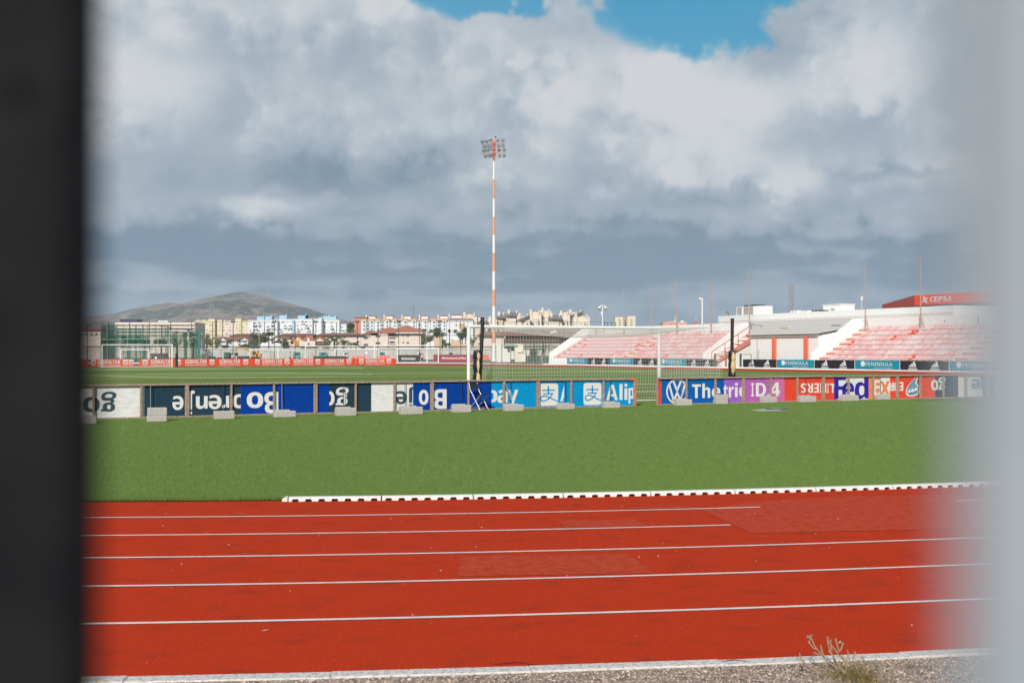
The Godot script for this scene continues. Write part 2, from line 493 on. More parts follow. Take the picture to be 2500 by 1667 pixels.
func build_track() -> void:
	var red := grain("red_track", [0.44, 0.035, 0.011], [0.545, 0.051, 0.018], Vector3(0.6, 0.6, 0.6), 0.05, 0.82, 0.12, 41, Vector2(0.2, 0.8))
	red.metallic_specular = 0.07
	stain(red, [0.20, 0.035, 0.018], 3.4, 0.014, Vector2(0.62, 0.95), 42, 0.4)
	var worn := grain("worn_track", [0.475, 0.054, 0.022], [0.58, 0.076, 0.034], Vector3(0.7, 0.7, 0.7), 0.05, 0.85, 0.3, 43, Vector2(0.2, 0.8))
	worn.metallic_specular = 0.18
	stain(worn, [0.47, 0.046, 0.015], 1.4, 0.02, Vector2(0.45, 0.62), 44, 0.9)
	var white := grain("line_paint", [0.70, 0.66, 0.64], [0.84, 0.82, 0.80], Vector3(0.3, 0.3, 0.3), 0.06, 0.8, 0.0, 45)
	stain(white, [0.55, 0.22, 0.17], 0.16, 0.05, Vector2(0.62, 0.70), 46, 0.85)
	structure("running_track", ring(36.4, 43.84, -62, 62, -0.02, 0.0, 120), red)
	# lane lines: radius, from and to in degrees along the bend
	var lines := [[37.72, -40, 12.2], [37.72, 15.7, 45], [38.94, -40, 11.0], [40.16, -40, 45], [41.38, -40, 45], [42.6, -40, 45]]
	for l in lines:
		var b := MB.new()
		var steps := int((l[2] - l[1]) * 8)
		for i in steps:       # brushed by hand: the edges waver
			var a := lerpf(l[1], l[2], float(i) / steps)
			var c := lerpf(l[1], l[2], float(i + 1) / steps)
			var w0 := 0.024 + 0.0022 * sin(i * 12.9898 + l[0]) * cos(i * 3.7)
			var w1 := 0.024 + 0.0022 * sin((i + 1) * 12.9898 + l[0]) * cos((i + 1) * 3.7)
			b.quad(arc(l[0] + w0, a), arc(l[0] + w1, c), arc(l[0] - w1, c), arc(l[0] - w0, a))
		structure("lane_line", b, white, Vector3(0, 0.0045, 0))
	# repair patches of paler rubber
	var patches := [[[1116, 1407], [1596, 1399], [1532, 1352], [1124, 1358]], [[1382, 1289], [1580, 1285], [1548, 1268], [1366, 1271]], [[1536, 1242], [1700, 1240], [1672, 1236], [1528, 1238]], [[1835, 1302], [2460, 1288], [2460, 1205], [2060, 1212], [1822, 1226], [1715, 1246]], [[568, 1256], [598, 1256], [596, 1251], [574, 1251]]]
	for k in patches.size():
		var pts := []
		for q in patches[k]: pts.append(ground(q[0], q[1]))
		structure("track_patch", sheet(pts, 0.003), worn)
	# cracks and a dark strip of damp rubber by the kerb
	var dark := paint("track_crack", 0.045, 0.016, 0.012, 0.9)
	rng.seed = 9
	for cr in [[1190, 1618.5, 1322], [1752, 1612.5, 1830], [1112, 1408, 1119], [548, 1330, 600]]:
		var b := MB.new()
		var m := 16
		var l := []
		var r := []
		for i in m + 1:
			var f := float(i) / m
			var q := ground(lerpf(cr[0], cr[2], f), cr[1] + sin(f * 9.0) * 2.0 + rng.randf_range(-1, 1)) if absf(cr[0] - cr[2]) > 20 else ground(lerpf(cr[0], cr[2], f), lerpf(1408, 1364, f))
			var w := 0.007 * sin(PI * f) + 0.001
			l.append(q + Vector3(0, 0, -w)); r.append(q + Vector3(0, 0, w))
		b = band(r, l, 0.0035)
		structure("track_crack", b, dark)
	# the far straight and bend
	structure("far_track", band(far_inner(), far_outer(), -0.01), red)
	var fl := MB.new()
	var a := far_inner()
	var o := far_outer()
	for k in [0.3, 0.6]:
		for i in a.size() - 1:
			var p0: Vector3 = a[i].lerp(o[i], k); var p1: Vector3 = a[i + 1].lerp(o[i + 1], k)
			var s := Vector3(0.04, 0, 0.04)
			fl.quad(p0 - s, p0 + s, p1 + s, p1 - s)
	structure("far_lane_lines", fl, white, Vector3(0, -0.002, 0))
	# white plastic kerb along the inside of the bend, in one metre lengths with drain notches
	var plastic := grain("kerb_plastic", [0.64, 0.635, 0.62], [0.74, 0.735, 0.72], Vector3(0.8, 0.8, 0.8), 0.03, 0.55, 0.0, 51)
	stain(plastic, [0.52, 0.49, 0.43], 0.7, 0.03, Vector2(0.6, 0.75), 52, 0.6)
	var pc := MB.new()
	var wd := 0.985
	var hh := 0.046
	pc.quad(Vector3(-wd / 2, hh, 0.0), Vector3(wd / 2, hh, 0.0), Vector3(wd / 2, hh, -0.075), Vector3(-wd / 2, hh, -0.075))
	pc.quad(Vector3(-wd / 2, hh - 0.012, 0.016), Vector3(wd / 2, hh - 0.012, 0.016), Vector3(wd / 2, hh, 0.0), Vector3(-wd / 2, hh, 0.0))
	pc.quad(Vector3(-wd / 2, 0.026, 0.022), Vector3(wd / 2, 0.026, 0.022), Vector3(wd / 2, hh - 0.012, 0.016), Vector3(-wd / 2, hh - 0.012, 0.016))
	pc.quad(Vector3(wd / 2, hh, -0.075), Vector3(wd / 2, 0, -0.1), Vector3(-wd / 2, 0, -0.1), Vector3(-wd / 2, hh, -0.075))
	for s in [-1, 1]:
		var e := [Vector3(s * wd / 2, 0, 0.028), Vector3(s * wd / 2, hh - 0.012, 0.016), Vector3(s * wd / 2, hh, 0), Vector3(s * wd / 2, hh, -0.075), Vector3(s * wd / 2, 0, -0.1)]
		for i in range(1, 4):
			if s < 0: pc.tri(e[0], e[i], e[i + 1])
			else: pc.tri(e[0], e[i + 1], e[i])
	var pitchn := wd / 7.0
	for i in 7:
		var x := -wd / 2 + pitchn * i
		var t0 := x + pitchn * 0.27
		var t1 := x + pitchn * 0.73
		pc.quad(Vector3(x, 0, 0.028), Vector3(t0 - 0.006, 0, 0.028), Vector3(t0 + 0.004, 0.026, 0.022), Vector3(x, 0.026, 0.022))
		pc.quad(Vector3(t1 + 0.006, 0, 0.028), Vector3(x + pitchn, 0, 0.028), Vector3(x + pitchn, 0.026, 0.022), Vector3(t1 - 0.004, 0.026, 0.022))
		pc.quad(Vector3(t0 - 0.006, 0, 0.028), Vector3(t0 - 0.006, 0, -0.08), Vector3(t0 + 0.004, 0.026, -0.08), Vector3(t0 + 0.004, 0.026, 0.022))
		pc.quad(Vector3(t1 + 0.006, 0, -0.08), Vector3(t1 + 0.006, 0, 0.028), Vector3(t1 - 0.004, 0.026, 0.022), Vector3(t1 - 0.004, 0.026, -0.08))
	var step := rad_to_deg(1.0 / 36.46)
	var t := 4.7
	var kerb := thing("track_kerb", "white plastic track kerb with drain notches along the turf edge", "kerb")
	var pm := pc.mesh()
	for i in 16:
		var mid := t + step * 0.5
		var o2 := put(kerb, "kerb_section", pm, plastic, arc(36.46, mid))
		o2.rotation.y = deg_to_rad(mid)
		t += step
	# rounded end piece
	var en := MB.new()
	en.prism(PackedVector2Array([Vector2(-0.06, 0), Vector2(-0.055, 0.026), Vector2(-0.02, 0.048), Vector2(0.0, 0.05), Vector2(0.0, 0)]), -0.09, 0.02)
	var eo := put(kerb, "end_piece", en, plastic, arc(36.46, 4.69))
	eo.rotation.y = deg_to_rad(4.69)
	# concrete edging between track and gravel
	var edge := grain("edging_concrete", [0.56, 0.52, 0.50], [0.70, 0.66, 0.64], Vector3(0.8, 0.8, 0.8), 0.03, 0.92, 0.15, 61)
	stain(edge, [0.23, 0.19, 0.15], 0.5, 0.03, Vector2(0.6, 0.78), 62, 0.7)
	step = rad_to_deg(1.0 / 43.9)
	var ei := MB.new()
	ei.cbox(Vector3(0, -0.066, 0), Vector3(0.9985, 0.14, 0.11), 0.004)
	var em := ei.mesh()
	var edging := thing("track_edging", "row of pale concrete edging stones between red track and gravel", "edging")
	for i in 14:
		var mid := -2.6 + step * i
		var o3 := put(edging, "edging_stone", em, edge, arc(43.9, mid) + Vector3(0, sin(i * 2.7) * 0.003, 0))
		o3.rotation.y = deg_to_rad(mid) + sin(i * 5.1) * 0.004
	# gravel verge in front
	var grav := grain("gravel_bed", [0.38, 0.285, 0.23], [0.58, 0.46, 0.39], Vector3(0.25, 0.25, 0.25), 0.06, 0.95, 0.5, 71)
	stain(grav, [0.17, 0.13, 0.08], 1.2, 0.02, Vector2(0.55, 0.75), 72, 0.6)
	structure("gravel_verge", ring(43.95, 60.0, -30, 30, -0.06, -0.006, 40), grav)
	var peb := MB.new()
	rng.seed = 77
	var ps := []
	for i in 6:
		ps.append(Vector3(cos(i * TAU / 6) * rng.randf_range(0.8, 1.1), rng.randf_range(-0.1, 0.2), sin(i * TAU / 6) * rng.randf_range(0.7, 1.1)))
	for i in 6:
		peb.tri(ps[(i + 1) % 6], ps[i], Vector3(0.1, 0.7, 0))
		peb.tri(ps[i], ps[(i + 1) % 6], Vector3(0, -0.6, 0))
	var stone := grain("gravel_stone", [0.46, 0.35, 0.29], [0.66, 0.535, 0.465], Vector3(0.1, 0.1, 0.1), 0.02, 0.9, 0.0, 73)
	stone.vertex_color_use_as_albedo = true
	var mm := MultiMesh.new()
	mm.transform_format = MultiMesh.TRANSFORM_3D
	mm.use_colors = true
	mm.mesh = peb.mesh()
	mm.instance_count = 42000
	for i in mm.instance_count:
		var q := arc(rng.randf_range(43.96, 45.3), rng.randf_range(2.8, 12.0))
		var s := rng.randf_range(0.0025, 0.0065) * (2.0 if rng.randf() < 0.02 else 1.0)
		var B := Basis(Vector3.UP, rng.randf() * TAU).rotated(Vector3.RIGHT, rng.randf_range(-0.4, 0.4)).scaled(Vector3(s, s * 0.8, s))
		mm.set_instance_transform(i, Transform3D(B, q + Vector3(0, -0.005 + s * 0.15, 0)))
		var l := rng.randf_range(0.6, 1.35)
		mm.set_instance_color(i, Color(l, l * 0.98, l * 0.95))
	var gi := MultiMeshInstance3D.new()
	gi.name = "gravel_stones"
	gi.multimesh = mm
	gi.material_override = stone
	add_child(gi)
	tag(gi, "loose pinkish grey gravel in front of the track edging", "gravel", "", "stuff")

func build_markings() -> void:
	var white := paint("turf_line", 0.47, 0.52, 0.39, 0.9)
	var yellow := paint("turf_line_yellow", 0.36, 0.36, 0.13, 0.9)
	var b := MB.new()
	var y := MB.new()
	var seg := func(k: MB, s0, t0, s1, t1, w := 0.1):
		var p0 := pitch(s0, t0, 0.02); var p1 := pitch(s1, t1, 0.02)
		var d := (p1 - p0).normalized()
		var x := Vector3(-d.z, 0, d.x) * w * 0.5
		var up := Vector3(0, 0.015, 0)       # the white pile of the lines stands as high as the fibres
		k.quad(p0 - x + up, p1 - x + up, p1 + x + up, p0 + x + up)
		k.quad(p0 - x, p1 - x, p1 - x + up, p0 - x + up); k.quad(p1 + x, p0 + x, p0 + x + up, p1 + x + up)
	for r in [[-33.0, 0.0, 33.0, 102.0], [-20.16, 0.0, 20.16, 16.5], [-9.16, 0.0, 9.16, 5.5], [-20.16, 85.5, 20.16, 102.0], [-9.16, 96.5, 9.16, 102.0]]:
		seg.call(b, r[0], r[1], r[2], r[1]); seg.call(b, r[0], r[3], r[2], r[3])
		seg.call(b, r[0], r[1], r[0], r[3]); seg.call(b, r[2], r[1], r[2], r[3])
	seg.call(b, -33.0, 51.0, 33.0, 51.0)
	for i in 96:
		var a0 := TAU * i / 96
		var a1 := TAU * (i + 1) / 96
		seg.call(b, sin(a0) * 9.15, 51 + cos(a0) * 9.15, sin(a1) * 9.15, 51 + cos(a1) * 9.15)
	for i in 24:
		var a0 := lerpf(-0.93, 0.93, i / 24.0)
		var a1 := lerpf(-0.93, 0.93, (i + 1) / 24.0)
		seg.call(b, sin(a0) * 9.15, 11 + cos(a0) * 9.15, sin(a1) * 9.15, 11 + cos(a1) * 9.15)
		seg.call(b, sin(a0) * 9.15, 91 - cos(a0) * 9.15, sin(a1) * 9.15, 91 - cos(a1) * 9.15)
	structure("pitch_lines", b, white)
	for q in [[-31.0, 57.0, 45.0, 57.0], [-31.0, 41.0, 30.0, 41.0], [-30.0, 84.0, 45.0, 84.0], [36.0, 8.0, 36.0, 96.0], [-36.0, 4.0, -36.0, 100.0]]:
		seg.call(y, q[0], q[1], q[2], q[3], 0.08)
	structure("small_pitch_lines", y, yellow, Vector3(0, 0.004, 0))

# ------------------------------------------------------------------ the row of advertising boards behind the near goal
const ROW := 0.506            # the row is turned 29 degrees
const BAY := 1.11
class Row:
	var at: Vector3           # a point of the row on the ground
	var x_at: float           # its distance along the row
	var c := cos(0.506)
	var s := sin(0.506)
	func x(u: float) -> float:
		var r := (u - 1250.0) / 3088.0
		return x_at + (r * -at.z - at.x) / (c - r * s)
	func p(d: float) -> Vector3:
		return at + Vector3(c, 0, -s) * (d - x_at)
	func y(u: float, v: float) -> float:
		return 1.6 - (v - 861.0) * -p(x(u)).z / 3088.0

var boards := []              # [unit node, from, to, row]
func unit_at(row: Row, d: float):
	for b in boards:
		if b[3] == row and d >= b[1] and d < b[2]: return b
	return boards[-1]
func glyph(row: Row, ch: String, u0: float, u1: float, v0: float, v1: float, m: Material, over: bool, z := 0.012) -> void:
	var um := (u0 + u1) / 2
	var b = unit_at(row, row.x(um))
	letters(b[0], ch, row.x(u0) - b[1], row.x(u1) - b[1], row.y(um, v1), row.y(um, v0), z, m, over, true, "letter")
func motif(row: Row, called: String, u0: float, u1: float, v0: float, v1: float, outlines: Array, m: Material, z0: float, z1: float) -> void:   # flat printed shapes in a unit square
	var um := (u0 + u1) / 2
	var b = unit_at(row, row.x(um))
	var x0: float = row.x(u0) - b[1]
	var x1: float = row.x(u1) - b[1]
	var y0 := row.y(um, v1)
	var y1 := row.y(um, v0)
	var k := MB.new()
	for o in outlines:
		var ps := PackedVector2Array()
		for q in o: ps.append(Vector2(lerpf(x0, x1, q.x), lerpf(y0, y1, q.y)))
		k.prism(ps, z0, z1)
	put(b[0], called, k, m)
func stroke(ps: Array, w: float) -> Array:     # outlines of the pieces of a thick line
	var out := []
	for i in ps.size() - 1:
		var d: Vector2 = (ps[i + 1] - ps[i]).normalized()
		var n := Vector2(-d.y, d.x) * w * 0.5
		var a: Vector2 = ps[i] - d * w * 0.25
		var b: Vector2 = ps[i + 1] + d * w * 0.25
		out.append([a - n, b - n, b + n, a + n])
	return out
func circle(cx: float, cy: float, rx: float, ry: float, from := 0.0, to := TAU, k := 24) -> Array:
	var out := []
	for i in k + 1:
		var t := lerpf(from, to, float(i) / k)
		out.append(Vector2(cx + cos(t) * rx, cy + sin(t) * ry))
	return out

func build_boards() -> void:
	var wood := grain("weathered_timber", [0.32, 0.225, 0.17], [0.56, 0.45, 0.37], Vector3(0.9, 0.25, 0.9), 0.02, 0.9, 0.6, 81)
	stain(wood, [0.10, 0.075, 0.055], 0.8, 0.03, Vector2(0.58, 0.72), 82, 0.75)
	var steel := paint("stake_steel", 0.05, 0.045, 0.045, 0.6, 0.6)
	var pale := paint("stake_grey", 0.30, 0.29, 0.28, 0.5, 0.5)
	var C := {}
	for q in [["white", 0.69, 0.69, 0.695], ["slate", 0.022, 0.05, 0.078], ["blue", 0.004, 0.048, 0.30], ["cyan", 0.004, 0.27, 0.58], ["azure", 0.006, 0.11, 0.40], ["violet", 0.30, 0.12, 0.50], ["magenta", 0.42, 0.115, 0.42], ["pink", 0.56, 0.14, 0.36], ["red", 0.70, 0.07, 0.035], ["orange", 0.74, 0.235, 0.09], ["purple", 0.035, 0.025, 0.33], ["steel_blue", 0.16, 0.30, 0.46]]:
		var key: String = "board_" + q[0]
		var m := grain(key, [q[1] * 0.9, q[2] * 0.9, q[3] * 0.9], [minf(q[1] * 1.07, 0.82), minf(q[2] * 1.07, 0.82), minf(q[3] * 1.07, 0.82)], Vector3(1.6, 0.5, 1.6), 0.012, 0.55, 0.0, 90 + C.size(), Vector2(0.3, 0.7), 4)
		m.metallic_specular = 0.06
		stain(m, [0.16, 0.14, 0.12], 1.1, 0.018, Vector2(0.68, 1.0), 89, 0.15)
		C[q[0]] = m
	var L := Row.new()
	L.at = Vector3(3.63, 0, -37.6); L.x_at = BAY * 14
	var R := Row.new()
	R.at = Vector3(4.35, 0, -38.2); R.x_at = 0.0
	# what is printed: row, from u, to u, colour, how far it stands proud
	var prints := [[L, 100, 352, "white", 0.0], [L, 352, 587, "slate", 0.0], [L, 587, 803, "blue", 0.014], [L, 803, 906, "slate", 0.0], [L, 906, 1008, "white", 0.004], [L, 1008, 1199, "blue", 0.014], [L, 1199, 1377, "cyan", 0.0], [L, 1377, 1560, "cyan", 0.014],
		[R, 1600, 1615, "red", 0.0], [R, 1615, 1768, "azure", 0.004], [R, 1768, 1818, "violet", 0.014], [R, 1818, 1886, "magenta", 0.014], [R, 1886, 1915, "pink", 0.014], [R, 1915, 2044, "red", 0.0], [R, 2044, 2120, "white", 0.010], [R, 2120, 2148, "orange", 0.010], [R, 2148, 2173, "white", 0.010], [R, 2173, 2284, "red", 0.0], [R, 2284, 2340, "slate", 0.010], [R, 2340, 2400, "white", 0.0], [R, 2400, 2432, "slate", 0.0], [R, 2432, 2560, "white", 0.0]]
	var said := {
		"L0": "leftmost timber framed board, white with upside-down grey letters", "L1": "timber framed board with upside-down white word over slate and blue",
		"L2": "timber framed board of plain blue, slate and white panels left of the chair", "L3": "timber framed board behind the folding chair, blue changing to cyan",
		"L4": "cyan timber framed board with white square emblems, last before the gap",
		"R0": "timber framed board right of the gap, blue with round white emblem", "R1": "timber framed board, magenta changing to red, behind the lying folded chair",
		"R2": "timber framed board with purple, orange and white panels", "R3": "red timber framed board with blue wing emblem and slate panel", "R4": "timber framed board at the right end, white beside the grey post"}
	for side in ["L", "R"]:
		var row: Row = L if side == "L" else R
		for k in 5:
			var x0 := (-BAY + k * BAY * 3) if side == "L" else k * BAY * 3
			var x1 := x0 + BAY * 3
			var o := thing("advertising_board", said[side + str(k)], "advertising board", row.p(x0), ROW, "boards standing behind the near goal")
			o.rotation.z = [0.0, 0.002, -0.002, 0.001, -0.003][k]
			boards.append([o, x0, x1, row])
			var w := x1 - x0
			var H := 0.845
			for q in [[0.024, 0.045], [BAY, 0.045], [BAY * 2, 0.045], [w - 0.024, 0.045]]:
				var b := MB.new()
				b.cbox(Vector3(0, H * 0.5 - 0.003, 0.044), Vector3(q[1], H - 0.106, 0.07), 0.004)
				put(o, "post", b, wood, Vector3(q[0], 0, 0))
			var t := MB.new()
			t.cbox(Vector3(w / 2, H - 0.022, 0.03), Vector3(w - 0.006, 0.048, 0.105), 0.005)
			put(o, "top_rail", t, wood)
			t = MB.new()
			t.cbox(Vector3(w / 2, 0.025, 0.03), Vector3(w - 0.006, 0.05, 0.09), 0.005)
			put(o, "bottom_rail", t, wood)
			for p in prints:
				if p[0] != row: continue
				var a := maxf(row.x(p[1]) - x0, 0.004)
				var e := minf(row.x(p[2]) - x0, w - 0.004)
				if e - a < 0.02: continue
				var pm := bx(Vector3((a + e) / 2, 0.425, p[4] - 0.006), Vector3(e - a, 0.75, 0.012))
				put(o, "panel", pm, C[p[3]])
	# --- lettering; every glyph by its own extent, some upside down because the boards were reused
	var W: Material = paint("print_white", 0.69, 0.685, 0.68, 0.55)
	var S: Material = paint("print_slate", 0.03, 0.06, 0.085, 0.55)
	var c1 := func(x): return 190.0 + x / 3.92
	var cy := func(y): return 660.0 + y / 3.92
	for g in [["o", 45, 205, 1210, 1355], ["g", 218, 365, 1160, 1350]]:
		glyph(L, g[0], c1.call(g[1]), c1.call(g[2]), cy.call(g[3]), cy.call(g[4]), S, true, 0.004)
	for g in [["e", 903, 1008, 1200, 1335], ["j", 1056, 1116, 1150, 1380], ["n", 1128, 1240, 1203, 1325], ["e", 1250, 1372, 1192, 1328], ["r", 1378, 1446, 1200, 1318], ["o", 1478, 1604, 1185, 1320], ["o", 1614, 1770, 1165, 1318], ["B", 1782, 1915, 1165, 1368]]:
		glyph(L, g[0], c1.call(g[1]), c1.call(g[2]), cy.call(g[3]), cy.call(g[4]), W, true, 0.017 if g[1] > 1600 else 0.004)
	var c2 := func(x): return 700.0 + x / 3.92
	for g in [["o", 352, 455, 1155, 1292, 0], ["g", 467, 590, 1116, 1290, 0], ["e", 1037, 1146, 1152, 1278, 1], ["j", 1168, 1222, 1112, 1304, 1], ["o", 1140, 1252, 1145, 1285, 0], ["o", 1262, 1352, 1140, 1283, 2], ["B", 1403, 1527, 1137, 1325, 2]]:
		glyph(L, g[0], c2.call(g[1]), c2.call(g[2]), cy.call(g[3]), cy.call(g[4]), S if g[5] == 1 else W, true, [0.004, 0.009, 0.018][g[5]])
	var c6 := func(x): return 1110.0 + x / 10.7
	for g in [["p", 815, 1112, 560, 1010], ["a", 1112, 1382, 555, 895], ["y", 1378, 1662, 555, 985]]:
		glyph(L, g[0], c6.call(g[1]), c6.call(g[2]), 900.0 + g[3] / 10.7, 900.0 + g[4] / 10.7, W, false, 0.004)
	glyph(L, "A", 1367.5, 1395, cy.call(1090), cy.call(1252), W, false, 0.004)
	for g in [["A", 1370, 1480, 1092, 1240], ["l", 1497, 1525, 1084, 1236], ["i", 1543, 1572, 1080, 1235], ["p", 1583, 1680, 1118, 1270]]:
		glyph(L, g[0], 1130.0 + g[1] / 3.92, minf(1130.0 + g[2] / 3.92, 1547.5), cy.call(g[3]), cy.call(g[4]), W, false, 0.018)
	# white rounded squares with a brushed character
	var rounded := []
	for q in [[0.86, 0.88, 0.0], [0.14, 0.88, PI / 2], [0.14, 0.12, PI], [0.86, 0.12, PI * 1.5]]:
		for i in 6:
			var t: float = q[2] + PI / 2 * i / 5.0
			rounded.append(Vector2(q[0] + cos(t) * 0.14, q[1] + sin(t) * 0.12))
	var brush := []
	brush.append_array(stroke([Vector2(0.16, 0.70), Vector2(0.82, 0.70)], 0.055))
	brush.append_array(stroke([Vector2(0.49, 0.86), Vector2(0.49, 0.52)], 0.075))
	brush.append_array(stroke([Vector2(0.24, 0.545), Vector2(0.72, 0.545)], 0.05))
	brush.append_array(stroke([Vector2(0.70, 0.56), Vector2(0.62, 0.42), Vector2(0.50, 0.31), Vector2(0.36, 0.24), Vector2(0.22, 0.21), Vector2(0.11, 0.25), Vector2(0.08, 0.33), Vector2(0.14, 0.42), Vector2(0.27, 0.45), Vector2(0.42, 0.42), Vector2(0.60, 0.35), Vector2(0.80, 0.26), Vector2(1.0, 0.19)], 0.055))
	for q in [[1315.5, 1362.5, 936.0, 990.4, 0.0], [1424.0, 1467.5, 934.0, 988.0, 0.014]]:
		motif(L, "emblem_square", q[0], q[1], q[2], q[3], [rounded], W, q[4] + 0.0005, q[4] + 0.003)
		motif(L, "emblem_character", q[0], q[1], q[2], q[3], brush, C["cyan"], q[4] + 0.0035, q[4] + 0.006)
	# right row: round emblem of two letters, words
	var vw := []
	var n := 36
	for i in n:
		var t0 := TAU * i / n
		var t1 := TAU * (i + 1) / n
		vw.append([Vector2(0.5 + cos(t0) * 0.5, 0.5 + sin(t0) * 0.5), Vector2(0.5 + cos(t1) * 0.5, 0.5 + sin(t1) * 0.5), Vector2(0.5 + cos(t1) * 0.435, 0.5 + sin(t1) * 0.435), Vector2(0.5 + cos(t0) * 0.435, 0.5 + sin(t0) * 0.435)])
	vw.append_array(stroke([Vector2(0.33, 0.90), Vector2(0.5, 0.53), Vector2(0.67, 0.90)], 0.085))
	vw.append_array(stroke([Vector2(0.15, 0.74), Vector2(0.345, 0.13), Vector2(0.5, 0.46), Vector2(0.655, 0.13), Vector2(0.85, 0.74)], 0.085))
	motif(R, "round_emblem", 1626.5, 1679.5, 924.5, 986.5, vw, W, 0.0045, 0.008)
	var c4 := func(x): return 1560.0 + x / 3.92
	for g in [["T", 508, 592, 1090, 1222, 0], ["h", 606, 682, 1082, 1220, 0], ["e", 698, 778, 1120, 1220, 0], ["t", 806, 846, 1098, 1218, 1], ["r", 858, 905, 1112, 1215, 1], ["i", 916, 944, 1076, 1212, 1], ["c", 958, 1018, 1112, 1210, 1], ["I", 1073, 1098, 1078, 1206, 1], ["D", 1118, 1214, 1076, 1206, 1], [".", 1226, 1250, 1180, 1204, 1], ["4", 1254, 1350, 1072, 1202, 1]]:
		glyph(R, g[0], c4.call(g[1]), c4.call(g[2]), cy.call(g[3]), cy.call(g[4]), W, false, 0.008 if g[5] == 0 else 0.018)
	for g in [["S", 1550, 1604], ["R", 1612, 1668], ["E", 1680, 1722], ["I", 1732, 1744], ["F", 1754, 1794], ["I", 1804, 1816], ["L", 1826, 1862], ["A", 1858, 1926]]:
		glyph(R, g[0], c4.call(g[1]), c4.call(g[2]), cy.call(1082), cy.call(1172), W, true, 0.004)
	var c5 := func(x): return 1950.0 + x / 3.92
	var dy := func(y): return 620.0 + y / 3.92
	var PU: Material = C["purple"]
	for g in [["F", 340, 450, 1170, 1385], ["e", 415, 530, 1228, 1388], ["d", 536, 668, 1165, 1386]]:
		glyph(R, g[0], c5.call(g[1]), c5.call(g[2]), dy.call(g[3]), dy.call(g[4]), PU, false, 0.014)
	glyph(R, "E", c5.call(706), c5.call(790), dy.call(1205), dy.call(1350), W, false, 0.014)
	glyph(R, "x", c5.call(776), c5.call(874), dy.call(1215), dy.call(1350), C["orange"], false, 0.015)
	for g in [["R", 866, 912], ["U", 918, 958], ["E", 966, 1002]]:
		glyph(R, g[0], c5.call(g[1]), c5.call(g[2]), dy.call(1225), dy.call(1308), W, true, 0.004)
	motif(R, "wing_emblem", c5.call(1022), c5.call(1170), dy.call(1160), dy.call(1365), [[Vector2(0.9, 0.98), Vector2(0.62, 0.86), Vector2(0.34, 0.66), Vector2(0.10, 0.42), Vector2(0.02, 0.2), Vector2(0.12, 0.04), Vector2(0.5, 0.0), Vector2(0.9, 0.12), Vector2(1.0, 0.35), Vector2(0.92, 0.5), Vector2(0.72, 0.66)]], W, 0.0005, 0.002)
	motif(R, "wing_emblem", c5.call(1022), c5.call(1170), dy.call(1160), dy.call(1365), [[Vector2(0.74, 0.88), Vector2(0.46, 0.70), Vector2(0.20, 0.44), Vector2(0.12, 0.22), Vector2(0.3, 0.36), Vector2(0.34, 0.28), Vector2(0.5, 0.4), Vector2(0.56, 0.32), Vector2(0.7, 0.44), Vector2(0.86, 0.40), Vector2(0.64, 0.64)], [Vector2(0.16, 0.1), Vector2(0.5, 0.06), Vector2(0.86, 0.18), Vector2(0.7, 0.26), Vector2(0.52, 0.18), Vector2(0.34, 0.24)]], C["steel_blue"], 0.0025, 0.004)
	motif(R, "wing_outline", c5.call(1022), c5.call(1170), dy.call(1160), dy.call(1365), stroke([Vector2(0.74, 0.88), Vector2(0.46, 0.70), Vector2(0.20, 0.44), Vector2(0.10, 0.2), Vector2(0.3, 0.12), Vector2(0.52, 0.2), Vector2(0.76, 0.26), Vector2(0.92, 0.44)], 0.035), S, 0.0045, 0.0055)
	for g in [["o", 1268, 1336, 1205, 1305, 0], ["g", 1338, 1406, 1180, 1300, 0], ["e", 1658, 1736, 1196, 1290, 1], ["d", 1742, 1800, 1160, 1288, 1], ["o", 1806, 1868, 1200, 1285, 1]]:
		glyph(R, g[0], c5.call(g[1]), c5.call(g[2]), dy.call(g[3]), dy.call(g[4]), S if g[5] else W, true, 0.014 if g[5] == 0 else 0.004)
	# orange corner guard on the last board before the gap
	var og := paint("guard_orange", 0.72, 0.14, 0.06, 0.5)
	var last = boards[4]
	put(last[0], "corner_guard", bx(Vector3(BAY * 3 + 0.008, 0.42, 0.05), Vector3(0.014, 0.82, 0.1)), og)
	put(last[0], "corner_guard", bx(Vector3(BAY * 3 - 0.11, 0.82, 0.088), Vector3(0.22, 0.055, 0.008)), og)
	# --- concrete ballast blocks on the feet of the boards, and the thin stakes they hold
	var conc := grain("block_concrete", [0.47, 0.44, 0.415], [0.66, 0.63, 0.60], Vector3(0.7, 0.7, 0.7), 0.03, 0.95, 1.0, 101)
	stain(conc, [0.30, 0.27, 0.23], 0.5, 0.03, Vector2(0.58, 0.75), 102, 0.6)
